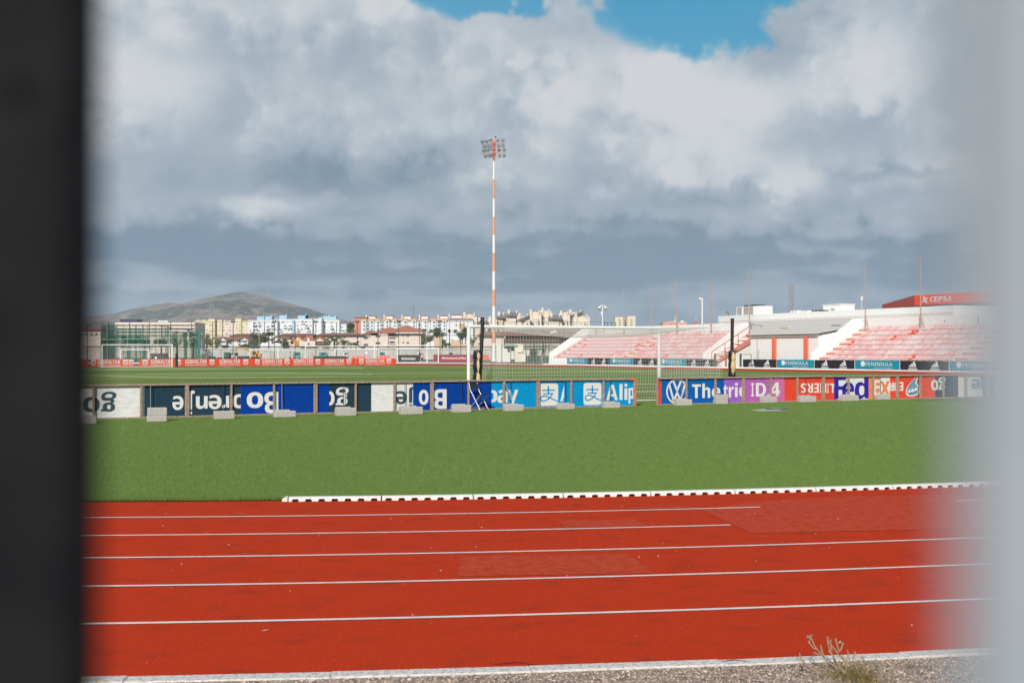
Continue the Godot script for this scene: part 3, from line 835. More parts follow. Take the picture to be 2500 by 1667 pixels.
	# u0, u1, top v, bottom v, stake u, how many, label
	var blocks := [[L, 197, 228.5, 1016, 1036.5, 0, 1, "concrete block at the far left below upside-down grey letters"], [L, 357, 402, 996.5, 1031, 364.5, 2, "pale concrete blocks below slate panel"], [L, 521, 568, 1004.5, 1024.5, 541.5, 1, "pale concrete block below the slate end of the upside-down word"], [L, 666, 718, 1004.5, 1020, 685, 1, "flat concrete block below plain blue panel"], [L, 818, 867, 997, 1017, 835, 1, "concrete block below slate panel left of white panel"], [L, 974, 1030, 994.5, 1013, 985, 1, "wide concrete block below white and blue panels"], [L, 1102, 1148.5, 990, 1008, 1123, 1, "concrete block just left of the folding chair"], [L, 1229, 1277.5, 989, 1005, 1242, 1, "stepped concrete block just right of the folding chair"], [L, 1360, 1403, 987, 1000.5, 1376, 1, "concrete block below first square emblem on cyan"], [L, 1471, 1513.5, 983.5, 997.5, 1486, 1, "concrete block below white letters on cyan before the gap"],
		[R, 1647.5, 1690, 976, 991.5, 1660, 1, "concrete block below the round white emblem"], [R, 1744, 1778, 964, 987.5, 1757, 2, "concrete blocks below violet panel"], [R, 1857, 1899, 969.5, 984.5, 1871, 1, "concrete block below magenta panel behind lying chair"], [R, 1949, 1995, 968, 983, 1963, 1, "concrete block below upside-down white word on red"], [R, 2050, 2100.5, 966, 980, 2063, 1, "concrete block below purple letters on white"], [R, 2137, 2177, 963, 977, 2145, 1, "concrete block below orange panel"], [R, 2225, 2264.5, 960.5, 974, 2238, 1, "concrete block below blue wing emblem"], [R, 2306, 2341, 958, 971, 2314, 1, "concrete block below slate panel at the right"], [R, 2391, 2425, 956, 968, 2400, 1, "concrete block at the far right beside the grey post"]]
	rng.seed = 15
	for b in blocks:
		var row: Row = b[0]
		var um: float = (b[1] + b[2]) / 2
		var q := ground(um, b[4])
		var z := -q.z
		var w: float = (b[2] - b[1]) * z / F * 1.02
		var h: float = (b[4] - b[3]) * z / F
		var turn := ROW + rng.randf_range(-0.12, 0.02)
		var d := 0.2
		var o := thing("concrete_block", b[7] if b[6] == 1 else "lower of two stacked " + b[7], "concrete block", q + Vector3(0, 0.012, -d * 0.5), turn, "ballast blocks at the foot of the boards")
		var hb: float = h * (0.45 if b[6] == 2 else 1.0)
		var m := MB.new()
		m.cbox(Vector3(0, hb / 2, 0), Vector3(w, hb, d), 0.012)
		put(o, "block", m, conc)
		if b[6] == 1 and w > 0.5:      # cast with a step along the back
			m = MB.new()
			m.cbox(Vector3(-w * 0.1, hb + 0.012, -0.045), Vector3(w * 0.72, 0.03, 0.09), 0.006)
			put(o, "raised_step", m, conc)
		if b[6] == 2:
			var o2 := thing("concrete_block", "upper of two stacked " + b[7], "concrete block", q + Vector3(0.01, 0.012 + hb, -d * 0.5), turn + 0.06, "ballast blocks at the foot of the boards")
			m = MB.new()
			m.cbox(Vector3(0, (h - hb) / 2, 0), Vector3(w * 0.97, h - hb, d * 0.95), 0.012)
			put(o2, "block", m, conc)
		if b[5] > 0:
			var un = unit_at(row, row.x(b[5]))
			var sx: float = row.x(b[5]) - un[1]
			put(un[0], "brace_stake", rod(Vector3(sx, 0.05, 0.11), Vector3(sx, 0.80, 0.09), 0.009), pale if int(b[1]) % 3 == 0 else steel)
	# a torn pale strap hanging beside the chair
	var strap := MB.new()
	var un = unit_at(L, L.x(1228))
	var sx0: float = L.x(1228) - un[1]
	strap.path([Vector3(sx0, 0.80, 0.085), Vector3(sx0 + 0.05, 0.66, 0.088), Vector3(sx0 + 0.09, 0.58, 0.088), Vector3(sx0 + 0.135, 0.46, 0.085), Vector3(sx0 + 0.15, 0.43, 0.08)], 0.008)
	put(un[0], "torn_strap", strap, paint("strap_grey", 0.45, 0.43, 0.40, 0.8))

# ------------------------------------------------------------------ folding chairs
func build_chairs() -> void:
	var alu := paint("chair_tube", 0.62, 0.62, 0.62, 0.35, 0.6)
	var black := paint("chair_plastic", 0.018, 0.018, 0.02, 0.45)
	var at := ground(1168, 1004)
	var o := thing("folding_chair", "black and silver folding chair standing open before the blue board", "chair", at + Vector3(0, 0.012, 0), deg_to_rad(-126))
	o.scale = Vector3.ONE * 0.93
	# local: x across the seat, -z is forward
	for s in [-0.2, 0.2]:
		var b := MB.new()
		b.path([Vector3(s, 0.82, 0.20), Vector3(s, 0.60, 0.14), Vector3(s, 0.0, -0.24)], 0.012, 8)
		put(o, "leg", b, alu)
		b = MB.new()
		b.path([Vector3(s * 0.9, 0.46, -0.20), Vector3(s * 0.9, 0.0, 0.26)], 0.011, 8)
		put(o, "leg", b, alu)
		put(o, "foot", rod(Vector3(s, -0.002, -0.243), Vector3(s, 0.03, -0.222), 0.015), black)
		put(o, "foot", rod(Vector3(s * 0.9, -0.002, 0.262), Vector3(s * 0.9, 0.03, 0.23), 0.014), black)
	put(o, "stretcher", rod(Vector3(-0.2, 0.10, -0.177), Vector3(0.2, 0.10, -0.177), 0.008), alu)
	put(o, "stretcher", rod(Vector3(-0.18, 0.10, 0.16), Vector3(0.18, 0.10, 0.16), 0.008), alu)
	var seat := MB.new()
	seat.cbox(Vector3(0, 0.462, -0.03), Vector3(0.39, 0.026, 0.37), 0.008, Basis(Vector3.RIGHT, 0.06))
	put(o, "seat", seat, black)
	var back := MB.new()
	var tilt := Basis(Vector3.RIGHT, 0.27)
	for q in [[Vector3(0, 0.0, 0), Vector3(0.40, 0.10, 0.022)], [Vector3(0, 0.085, 0), Vector3(0.40, 0.022, 0.022)], [Vector3(-0.135, 0.062, 0), Vector3(0.13, 0.026, 0.022)], [Vector3(0.135, 0.062, 0), Vector3(0.13, 0.026, 0.022)]]:
		back.box(Vector3(0, 0.70, 0.165) + tilt * q[0], q[1], tilt)
	put(o, "backrest", back, black)
	# the other one lies folded flat
	var l := ground(1884, 1004.5)
	var f := thing("folding_chair", "folded silver and black chair lying flat on the turf", "chair", l + Vector3(0, 0.014, 0), deg_to_rad(8))
	for s in [-0.2, 0.2]:
		var b := MB.new()
		b.path([Vector3(-0.50, 0.016, s), Vector3(0.30, 0.018, s), Vector3(0.44, 0.02, s * 0.8)], 0.012, 8)
		put(f, "leg", b, alu)
		b = MB.new()
		b.path([Vector3(-0.36, 0.036, s * 0.86), Vector3(0.16, 0.034, s * 0.86)], 0.010, 8)
		put(f, "leg", b, alu)
	var sb := MB.new()
	sb.cbox(Vector3(0.08, 0.045, 0), Vector3(0.36, 0.022, 0.33), 0.006)
	put(f, "seat", sb, black)
	var bb := MB.new()
	bb.cbox(Vector3(0.36, 0.038, 0), Vector3(0.16, 0.02, 0.36), 0.006)
	put(f, "backrest", bb, black)
	put(f, "stretcher", rod(Vector3(-0.45, 0.016, -0.2), Vector3(-0.45, 0.016, 0.2), 0.008), alu)
	put(f, "stretcher", rod(Vector3(0.05, 0.075, -0.16), Vector3(0.24, 0.06, 0.12), 0.008), alu)

# ------------------------------------------------------------------ grandstands along the right side
const S0 := 57.6
func frame(called: String, label: String, category: String, s: float, t: float, group := "") -> Node3D:   # a thing whose x runs away from the pitch and whose -z runs along it
	return thing(called, label, category, pitch(s, t), YAW, group)
func sloped(p: Array, t0: float, t1: float) -> MB:     # outline in (s, y), stretched along t from t0 to t1
	var b := MB.new()
	var ps := PackedVector2Array()
	for q in p: ps.append(q)
	b.prism(ps, -t1, -t0)
	return b
func seat_shape() -> ArrayMesh:
	var b := MB.new()
	b.cbox(Vector3(-0.02, 0.10, 0), Vector3(0.40, 0.14, 0.42), 0.025)
	var pr := [Vector2(0.16, 0.18), Vector2(0.20, 0.30), Vector2(0.235, 0.42), Vector2(0.26, 0.44)]
	for i in 3:
		var a: Vector2 = pr[i]
		var c: Vector2 = pr[i + 1]
		var w0 := 0.21 - 0.012 * i
		var w1 := 0.21 - 0.012 * (i + 1)
		b.quad(Vector3(a.x, a.y, w0), Vector3(c.x, c.y, w1), Vector3(c.x, c.y, -w1), Vector3(a.x, a.y, -w0))
		b.quad(Vector3(a.x + 0.03, a.y, -w0), Vector3(c.x + 0.03, c.y, -w1), Vector3(c.x + 0.03, c.y, w1), Vector3(a.x + 0.03, a.y, w0))
	b.quad(Vector3(0.26, 0.44, 0.174), Vector3(0.29, 0.44, 0.174), Vector3(0.29, 0.44, -0.174), Vector3(0.26, 0.44, -0.174))
	for s in [-1, 1]:
		b.quad(Vector3(0.16, 0.18, 0.21 * s), Vector3(0.19, 0.18, 0.21 * s), Vector3(0.29, 0.44, 0.174 * s), Vector3(0.26, 0.44, 0.174 * s))
	b.box(Vector3(0.02, 0.03, 0), Vector3(0.2, 0.06, 0.06))
	return b.mesh()

func build_stands() -> void:
	var white := grain("white_render", [0.76, 0.76, 0.755], [0.84, 0.84, 0.835], Vector3(3, 3, 3), 0.02, 0.9, 0.0, 111)
	stain(white, [0.60, 0.585, 0.56], 2.6, 0.025, Vector2(0.62, 0.78), 112, 0.5)
	var tread := grain("terrace_concrete", [0.70, 0.68, 0.665], [0.80, 0.785, 0.77], Vector3(2, 2, 2), 0.03, 0.9, 0.0, 113)
	var faded := []
	for q in [[0.77, 0.45, 0.44], [0.79, 0.51, 0.50], [0.74, 0.38, 0.37], [0.80, 0.58, 0.57]]:
		faded.append(grain("faded_seat" + str(faded.size()), [q[0] * 0.92, q[1] * 0.85, q[2] * 0.85], [minf(q[0] * 1.08, 0.8), q[1] * 1.25, q[2] * 1.25], Vector3(0.5, 0.5, 0.5), 0.02, 0.6, 0.0, 115 + faded.size()))
	var fresh := paint("new_seat", 0.76, 0.09, 0.04, 0.5)
	var salmon := grain("step_paint", [0.58, 0.20, 0.16], [0.68, 0.30, 0.25], Vector3(0.8, 0.8, 0.8), 0.03, 0.8, 0.0, 121)
	var redp := paint("red_paint", 0.78, 0.165, 0.085, 0.6)
	var rail := paint("rail_steel", 0.28, 0.16, 0.15, 0.6, 0.3)
	var seat := seat_shape()
	# from, to, aisles, seats replaced by new red ones [row, along]
	var defs := [[79.7, 118.0, [[115.4, 116.9], [96.9, 98.4]], [[3, 113.6], [3, 99.0], [3, 95.5], [0, 110.3], [0, 88.4]], "far white concrete grandstand with faded pink seats behind the near goal"],
		[24.0, 60.6, [[58.7, 60.2], [40.8, 42.3]], [[5, 51.7], [4, 53.2], [3, 59.3 - 0.4], [3, 58.9 - 0.6], [0, 47.3], [5, 51.2]], "near white concrete grandstand with faded pink seats at the right"]]
	for d in defs:
		var t0: float = d[0]
		var t1: float = d[1]
		var o := frame("grandstand", d[4], "grandstand", 0, 0)
		var rows := 7
		var deep := 0.8
		var rise := 0.46
		var y0 := 0.93
		for r in rows:
			var h := y0 + rise * r
			var b := MB.new()
			b.box(Vector3(S0 + deep * (r + 0.5) + 0.0, h * 0.5, -(t0 + t1) / 2), Vector3(deep - 0.002, h, t1 - t0))
			put(o, "terrace_step", b, tread)
		put(o, "back_wall", bx(Vector3(S0 + deep * rows + 0.16, 2.5, -(t0 + t1) / 2), Vector3(0.3, 5.0, t1 - t0)), white)
		put(o, "front_wall", bx(Vector3(S0 - 0.08, 0.45, -(t0 + t1) / 2), Vector3(0.14, 0.9, t1 - t0)), white)
		for e in [t0 - 0.13, t1 + 0.13]:
			put(o, "end_wall", sloped([Vector2(S0 - 0.16, 0), Vector2(S0 - 0.16, 1.55), Vector2(S0 + 5.0, 4.96), Vector2(S0 + 5.95, 4.985), Vector2(S0 + 5.95, 0)], e - 0.125, e + 0.125), white)
		# seats
		var places := []
		rng.seed = int(t0)
		for r in rows:
			var t := t0 + 0.4
			while t < t1 - 0.3:
				var free := true
				for q in d[2]:
					if t > q[0] - 0.2 and t < q[1] + 0.2: free = false
				if free:
					var isnew := false
					for q in d[3]:
						if q[0] == r and absf(q[1] - t) < 0.26: isnew = true
					places.append([Vector3(S0 + deep * r + 0.40, y0 + rise * r, -t), isnew, rng.randi() % 4])
				t += 0.5
		places.sort_custom(func(a, b): return a[0].z > b[0].z if absf(a[0].z - b[0].z) > 0.1 else a[0].y < b[0].y)
		var rest := []
		var seen_at := along(2500, S0)
		for p in places:
			if -p[0].z < seen_at: continue
			if o.get_child_count() < 312 or p[1]:
				put(o, "seat", seat, fresh if p[1] else faded[p[2]], p[0])
			else:
				rest.append(p)
		if rest.size():
			var mm := MultiMesh.new()
			mm.transform_format = MultiMesh.TRANSFORM_3D
			mm.mesh = seat
			mm.instance_count = rest.size()
			for i in rest.size(): mm.set_instance_transform(i, Transform3D(Basis.IDENTITY, rest[i][0]))
			var mi := MultiMeshInstance3D.new()
			mi.name = "seats"
			mi.multimesh = mm
			mi.material_override = faded[1]
			o.add_child(mi, true)
			mi.set_meta("kind", "stuff")
		# painted half steps in the aisles
		for q in d[2]:
			for r in range(0, rows - 0):
				var y := y0 + rise * r
				put(o, "aisle_step", bx(Vector3(S0 + deep * r + 0.60, y + 0.115, -(q[0] + q[1]) / 2), Vector3(0.4, 0.23, q[1] - q[0] - 0.1)), salmon)
		# stains and little openings on the back wall
		if t0 < 50:
			put(o, "wall_slot", bx(Vector3(S0 + deep * rows - 0.0, 4.45, -44.9), Vector3(0.02, 0.62, 0.1)), paint("slot_dark", 0.03, 0.03, 0.03, 0.9))
			for q in [[48.9, 4.45, 0.18], [50.8, 4.55, 0.08], [48.4, 4.5, 0.07]]:
				put(o, "wall_scar", bx(Vector3(S0 + deep * rows + 0.004, q[1], -q[0]), Vector3(0.01, q[2], q[2] * 0.8), Basis(Vector3.RIGHT, 0.6)), paint("scar_grey", 0.30, 0.29, 0.28, 0.9))
	# the outside stair at the near end of the far stand
	var st := frame("outside_stair", "red and white outside stair climbing the end of the far stand", "stair", 0, 0)
	for k in 7:
		var s := S0 + 0.2 + 0.75 * k
		var y := 0.75 + 0.42 * k
		put(st, "step", bx(Vector3(s + 0.36, y - 0.14, -78.95), Vector3(0.70, 0.30, 1.0)), white)
		put(st, "tread", bx(Vector3(s + 0.40, y + 0.035, -78.95), Vector3(0.78, 0.04, 1.06)), redp)
	put(st, "landing", bx(Vector3(S0 + 6.1, 3.6, -78.85), Vector3(1.4, 0.16, 1.3)), redp)
	put(st, "stringer", sloped([Vector2(S0 - 0.1, 0.05), Vector2(S0 + 0.1, 0.42), Vector2(S0 + 5.5, 3.42), Vector2(S0 + 6.7, 3.48), Vector2(S0 + 6.7, 2.9), Vector2(S0 + 5.6, 2.85)], 78.22, 78.4), salmon)
	put(st, "under_wall", sloped([Vector2(S0 - 0.1, 0.0), Vector2(S0 + 5.6, 2.84), Vector2(S0 + 6.6, 2.88), Vector2(S0 + 6.6, 0.0)], 78.42, 79.3), white)
	put(st, "pillar", bx(Vector3(S0 + 6.5, 1.44, -78.1), Vector3(0.24, 2.88, 0.24)), redp)
	put(st, "pillar", bx(Vector3(S0 + 1.9, 0.52, -78.28), Vector3(0.18, 1.0, 0.1)), salmon)
	var hr := MB.new()
	for q in [[0.0, 0.0], [0.333, 0.0], [0.666, 0.0], [1.0, 0.0]]:
		var s: float = S0 + 0.1 + 5.2 * q[0]
		var y: float = 0.75 + 2.95 * q[0]
		hr.tube(Vector3(s, y - 0.3, -78.32), Vector3(s, y + 0.95, -78.32), 0.035, 0.035, 6)
	hr.tube(Vector3(S0 + 0.1, 1.70, -78.32), Vector3(S0 + 5.3, 4.65, -78.32), 0.04, 0.04, 6)
	hr.tube(Vector3(S0 + 5.3, 4.65, -78.32), Vector3(S0 + 6.7, 4.65, -78.32), 0.04, 0.04, 6)
	hr.tube(Vector3(S0 + 6.7, 4.65, -78.32), Vector3(S0 + 6.7, 3.3, -78.32), 0.04, 0.04, 6)
	put(st, "handrail", hr, rail)
	# banners tied to the front of the stands
	var logo := stripes()
	var black := grain("banner_black", [0.012, 0.012, 0.013], [0.028, 0.028, 0.03], Vector3(2.2, 0.9, 2.2), 0.02, 0.5, 0.0, 131)
	var teal := grain("banner_teal", [0.006, 0.20, 0.28], [0.012, 0.27, 0.36], Vector3(2.2, 0.9, 2.2), 0.02, 0.5, 0.0, 132)
	var W: Material = paint("print_white", 0.69, 0.685, 0.68, 0.55)
	var spans := []
	for k in 6: spans.append([112.7 - 5.92 * (k + 1), 112.7 - 5.92 * k, k % 2 == 0])
	spans.append_array([[66.2, 72.0, false], [60.15, 66.15, true], [54.25, 60.1, false], [48.25, 54.2, true], [42.3, 48.2, false], [36.3, 42.25, true]])
	var words := ["leftmost teal banner on the far stand, seen through the goal net", "first black three-stripe banner from the left, seen through the goal net", "second teal banner from the left, seen through the goal net", "second black three-stripe banner from the left, left of the goal's right post", "teal banner just right of the goal's right post", "black three-stripe banner left of the green gate posts", "black three-stripe banner right of the padded pole under the red pilaster", "teal banner below the second red pilaster", "black three-stripe banner below the sloped end wall of the near stand", "teal banner below the near stand, fully in view", "black three-stripe banner nearest the right end", "rightmost teal banner, half hidden by the grey post"]
	for k in spans.size():
		var q = spans[k]
		var o := thing("stand_banner", words[k], "banner", pitch(S0 - 0.19, q[1], 0.0), YAW - PI / 2, "banners along the front of the stands")
		# local: x runs back towards the camera along the stand, +z faces the pitch
		var len: float = q[1] - q[0] - 0.03
		var cloth := MB.new()
		var nx := 24
		var ny := 3
		for i in nx:
			for j in ny:
				var pts := []
				for e in [[i, j], [i + 1, j], [i + 1, j + 1], [i, j + 1]]:
					var fx := float(e[0]) / nx
					var fy := float(e[1]) / ny
					pts.append(Vector3(fx * len, 0.10 + fy * 0.82 - 0.012 * absf(sin(fx * 19.0)), 0.012 * sin(fx * 31.0 + k) * (1.0 - fy) + 0.006 * sin(fx * 57.0 + fy * 3.0)))
				cloth.quad(pts[0], pts[1], pts[2], pts[3])
		put(o, "cloth", cloth, teal if q[2] else black)
		if q[2]:
			var dot := MB.new()
			var ps := PackedVector2Array()
			for c in circle(len * 0.185, 0.60, 0.29, 0.25): ps.append(c)
			dot.prism(ps, 0.022, 0.026)
			put(o, "globe_emblem", dot, W)
			letters(o, "PENINSULA", len * 0.25, len * 0.85, 0.40, 0.74, 0.026, W, false, false)
			letters(o, "ENERGY FLOWING", len * 0.44, len * 0.85, 0.16, 0.26, 0.026, W, false, false)
		else:
			for cx in [0.27, 0.73]:
				var e := put(o, "stripe_emblem", logo, W, Vector3(len * cx, 0.36, 0.024))
				e.scale = Vector3(1.0, 1.0, 1.0)
				letters(o, "adidas", len * cx - 0.55, len * cx + 0.55, 0.10, 0.35, 0.026, W)
	# the open gate between the stands
	var gate := frame("stand_gate", "thin green gate posts with a wire frame between the two stands", "gate", 0, 0)
	var gr := paint("gate_green", 0.03, 0.10, 0.07, 0.6)
	for t in [77.0, 72.2]:
		put(gate, "gate_post", bx(Vector3(S0 - 0.35, 0.75, -t), Vector3(0.14, 1.5, 0.2)), gr)
	for q in [[76.8, 74.9], [72.0, 70.3]]:
		var b := MB.new()
		b.path([Vector3(S0 - 0.35, 1.44, -q[0]), Vector3(S0 - 0.35, 1.44, -q[1]), Vector3(S0 - 0.35, 0.05, -q[1])], 0.03, 6)
		put(gate, "gate_frame", b, gr)
	var kw := frame("stand_kerb", "low white kerb running along the foot of the stands", "kerb", 0, 0)
	put(kw, "kerb_wall", bx(Vector3(S0 - 0.85, 0.03, -72.0), Vector3(0.9, 0.14, 92.0)), white)
	# tall thin poles on the back of the stands
	var rust := grain("rusty_pole", [0.30, 0.19, 0.15], [0.52, 0.40, 0.34], Vector3(0.3, 1.2, 0.3), 0.03, 0.8, 0.0, 135)
	var poles := [[1454, 706, "thin rusty pole at the left end of the far stand"], [1523, 699, "second thin rusty pole from the left"], [1592, 696, "third thin rusty pole from the left, above the goal net"], [1653, 683, "fourth thin rusty pole from the left, before the pink block"], [1736, 687, "fifth thin rusty pole, right of the white lamp post"], [1830, 664, "thin rusty pole beside the rooftop cooling box"], [2114, 640, "thin rusty pole at the left end of the near stand"], [2249, 624, "tallest thin rusty pole, before the red canopy sign"]]
	for q in poles:
		var s := 62.7
		var t := along(q[0], s)
		var top := high(q[0], q[1], s)
		var base := 3.69 if (t < 60 or t > 80) else 3.3
		var o := thing("stand_pole", q[2], "pole", pitch(s, t, base), 0, "thin poles on the stands")
		var b := MB.new()
		b.tube(Vector3(0, 0, 0), Vector3(0, (top - base) * 0.45, 0), 0.07, 0.06, 8)
		b.tube(Vector3(0, (top - base) * 0.45, 0), Vector3(0, top - base, 0), 0.05, 0.035, 8)
		put(o, "shaft", b, rust)
		put(o, "collar", rod(Vector3(0, (top - base) * 0.45 - 0.08, 0), Vector3(0, (top - base) * 0.45 + 0.08, 0), 0.085), rust)
		if int(q[0]) in [2114, 2249]:
			put(o, "clamp", bx(Vector3(0, 1.0, 0.06), Vector3(0.5, 0.05, 0.05)), rust)
			put(o, "stay", rod(Vector3(0.02, 1.7, 0), Vector3(0.34, 0.0, 0.1), 0.025), rust)
	# camera mast, lamp post and antenna
	var wsteel := paint("white_steel", 0.66, 0.67, 0.69, 0.4, 0.1)
	var glass := paint("dome_dark", 0.02, 0.02, 0.022, 0.15)
	var t := along(1471.5, 62.9)
	var cm := thing("camera_mast", "white mast with two round security cameras above the far stand", "camera mast", pitch(62.9, t, 3.69))
	var hm := high(1471.5, 748, 62.9) - 3.69
	put(cm, "mast", rod(Vector3.ZERO, Vector3(0, hm, 0), 0.085, 10), wsteel)
	put(cm, "control_box", bx(Vector3(-0.12, hm - 0.95, 0.05), Vector3(0.22, 0.42, 0.18)), wsteel)
	var arm := MB.new()
	arm.path([Vector3(-0.42, hm - 0.05, 0), Vector3(-0.2, hm + 0.12, 0), Vector3(0.2, hm + 0.12, 0), Vector3(0.42, hm - 0.05, 0)], 0.07, 8)
	put(cm, "arm", arm, wsteel)
	for s in [-0.42, 0.42]:
		var hd := MB.new()
		hd.lathe(Vector3(s, hm - 0.3, 0), Vector3.UP, [[0.2, 0.0], [0.21, 0.1], [0.16, 0.24], [0.0, 0.3]], 12)
		var ho := put(cm, "camera_housing", hd, wsteel)
		var gd := MB.new()
		gd.lathe(Vector3(s, hm - 0.3, 0), Vector3.DOWN, [[0.17, 0.0], [0.15, 0.09], [0.08, 0.16], [0.0, 0.18]], 12)
		put(ho, "dome", gd, glass)
	t = along(1715, 62.9)
	var lp := thing("camera_post", "white post with small camera head right of the goal", "camera mast", pitch(62.9, t, 3.69))
	hm = high(1715, 731, 62.9) - 3.69
	put(lp, "mast", rod(Vector3.ZERO, Vector3(0, hm, 0), 0.1, 10), wsteel)
	put(lp, "camera_head", bx(Vector3(-0.16, hm + 0.08, 0), Vector3(0.44, 0.2, 0.22), Basis(Vector3.FORWARD, 0.2)), wsteel)
	t = along(2105, 63.3)
	var an := thing("radio_antenna", "small white radio box on a thin pole above the near stand", "antenna", pitch(63.3, t, 4.9))
	hm = high(2105, 726, 63.3) - 4.9
	put(an, "mast", rod(Vector3.ZERO, Vector3(0, hm, 0), 0.03, 8), wsteel)
	var rb := MB.new()
	rb.cbox(Vector3(0, hm - 0.1, 0), Vector3(0.22, 0.4, 0.16), 0.03)
	put(an, "radio_box", rb, wsteel)
func stripes() -> ArrayMesh:       # three slanted bars growing to the right
	var b := MB.new()
	for k in 3:
		var x := -0.5 + 0.31 * k
		var top: float = [0.16, 0.33, 0.52][k]
		var lean := 0.58
		var h: float = top
		b.prism(PackedVector2Array([Vector2(x + 0.06, 0.02 + 0.0), Vector2(x + 0.31, 0.02), Vector2(x + 0.31 - h * lean * 0.62, h), Vector2(x + 0.31 - h * lean * 0.62 - 0.21, h * 0.82)]), 0.0, 0.003)
	return b.mesh()

func build_clubhouse() -> void:
	var white: Material = M["white_render"]
	var redp: Material = M["red_paint"]
	var o := frame("clubhouse", "long white clubhouse with red pilasters behind and between the stands", "building", 0, 0)
	put(o, "front_wall", bx(Vector3(58.7, 1.6, -66.6), Vector3(0.3, 3.2, 11.3)), white)
	put(o, "wall_coping", bx(Vector3(58.6, 3.26, -66.6), Vector3(0.55, 0.1, 11.3)), paint("coping_grey", 0.42, 0.40, 0.38, 0.8))
	for q in [[1886.0, 1895.0], [1963.5, 1973.0]]:
		var a := along(q[0], 58.45)
		var b := along(q[1], 58.45)
		put(o, "pilaster", bx(Vector3(58.46, 1.6, -(a + b) / 2), Vector3(0.16, 3.2, a - b)), redp)
	var pipe := paint("pipe_grey", 0.40, 0.39, 0.37, 0.6)
	for u in [1849.0, 1852.5]:
		var a := along(u, 58.5)
		put(o, "drain_pipe", rod(Vector3(58.5, 0.0, -a), Vector3(58.5, 3.1 if u < 1850 else 1.9, -a), 0.05), pipe)
	# the old sloping roof of fibre cement, rib by rib
	var fibre := grain("fibre_cement", [0.56, 0.53, 0.50], [0.68, 0.65, 0.62], Vector3(2.2, 2.2, 2.2), 0.03, 0.95, 0.0, 141)
	stain(fibre, [0.36, 0.33, 0.30], 3.0, 0.03, Vector2(0.58, 0.78), 142, 0.6)
	var deck := MB.new()
	for y in [0.0, -0.12]:
		deck.quad(Vector3(58.4, 3.44 + y, -60.9), Vector3(69.7, 5.26 + y, -60.9), Vector3(69.7, 5.26 + y, -88.0), Vector3(58.4, 3.44 + y, -72.2))
	put(o, "roof_deck", deck, fibre)
	put(o, "gable_wall", sloped([Vector2(58.86, 0), Vector2(69.6, 0), Vector2(69.6, 5.12), Vector2(58.86, 3.30)], 60.92, 61.1), white)
	for k in 9:
		var f := k / 8.0
		var p := Vector2(58.4, 3.44).lerp(Vector2(69.7, 5.26), f)
		var far := lerpf(72.2, 88.0, f)
		put(o, "roof_lath", bx(Vector3(p.x, p.y + 0.02, -(60.92 + far) / 2), Vector3(0.09, 0.04, far - 60.92)), fibre)
	var lamp := paint("lamp_cream", 0.55, 0.50, 0.36, 0.6)
	put(o, "roof_lamp", bx(Vector3(63.0, 4.32, -along(1918, 63.0)), Vector3(0.4, 0.22, 1.5)), lamp)
	put(o, "roof_lamp", bx(Vector3(64.0, 4.42, -along(2043, 64.0)), Vector3(0.25, 0.10, 1.4)), paint("lamp_grey", 0.33, 0.31, 0.29, 0.6))
	# upper storey with its long parapet
	put(o, "upper_wall", bx(Vector3(74.0, 2.6, -74.85), Vector3(7.9, 5.24, 40.1)), white)
	put(o, "parapet", bx(Vector3(73.9, 5.72, -74.85), Vector3(8.3, 0.94, 40.4)), white)
	put(o, "parapet_line", bx(Vector3(69.735, 5.47, -74.85), Vector3(0.02, 0.035, 40.3)), paint("trim_pink", 0.50, 0.28, 0.25, 0.8))
	put(o, "roof_gutter", bx(Vector3(69.66, 5.25, -74.85), Vector3(0.16, 0.08, 40.3)), paint("gutter_dark", 0.20, 0.16, 0.14, 0.8))
	var hut := frame("roof_hut", "small white hut with a window on the clubhouse roof", "hut", 0, 0)
	var tb := along(2032, 75.0)
	var wid := along(2011, 75.0) - along(2054, 75.0)
	var hy := high(2032, 744, 75.0)
	put(hut, "wall", bx(Vector3(76.0, (6.2 + hy) / 2, -tb), Vector3(2.0, hy - 6.2, wid)), white)
	put(hut, "roof", bx(Vector3(76.0, hy + 0.03, -tb), Vector3(2.2, 0.07, wid + 0.2)), white)
	put(hut, "dark_opening", bx(Vector3(74.99, 6.45, -along(2021, 75.0)), Vector3(0.06, 0.24, 0.62)), paint("slot_dark", 0.03, 0.03, 0.03, 0.9))
	put(hut, "grille", bx(Vector3(74.98, 6.55, -along(2034.5, 75.0)), Vector3(0.06, 0.42, 0.62)), paint("grille_grey", 0.40, 0.37, 0.35, 0.7))
	# cooling plant
	var cool := frame("cooling_box", "white cooling plant box with grey louvres on the clubhouse roof", "air conditioner", 0, 0)
	var s := 72.0
	var ta := along(1799, s)
	var tc := along(1854, s)
	var y1 := high(1826, 748, s)
	put(cool, "casing", bx(Vector3(s + 1.0, (6.18 + y1) / 2, -(ta + tc) / 2), Vector3(2.0, y1 - 6.18, ta - tc)), white)
	for q in [[1801, 1812], [1816.5, 1828], [1830, 1839.5]]:
		var a := along(q[0], s - 0.02)
		var b := along(q[1], s - 0.02)
		var lv := MB.new()
		for i in 7: lv.box(Vector3(s - 0.03, lerpf(6.28, y1 - 0.12, i / 6.0), -(a + b) / 2), Vector3(0.05, 0.11, a - b), Basis(Vector3.BACK, 0.4))
		put(cool, "louvre", lv, paint("louvre_grey", 0.42, 0.38, 0.36, 0.7))
	put(cool, "fan_cover", bx(Vector3(s + 1.0, y1 + 0.1, -(along(1812, s) + along(1840, s)) / 2), Vector3(1.3, 0.18, along(1811, s) - along(1841, s))), paint("slot_dark", 0.03, 0.03, 0.03, 0.9))
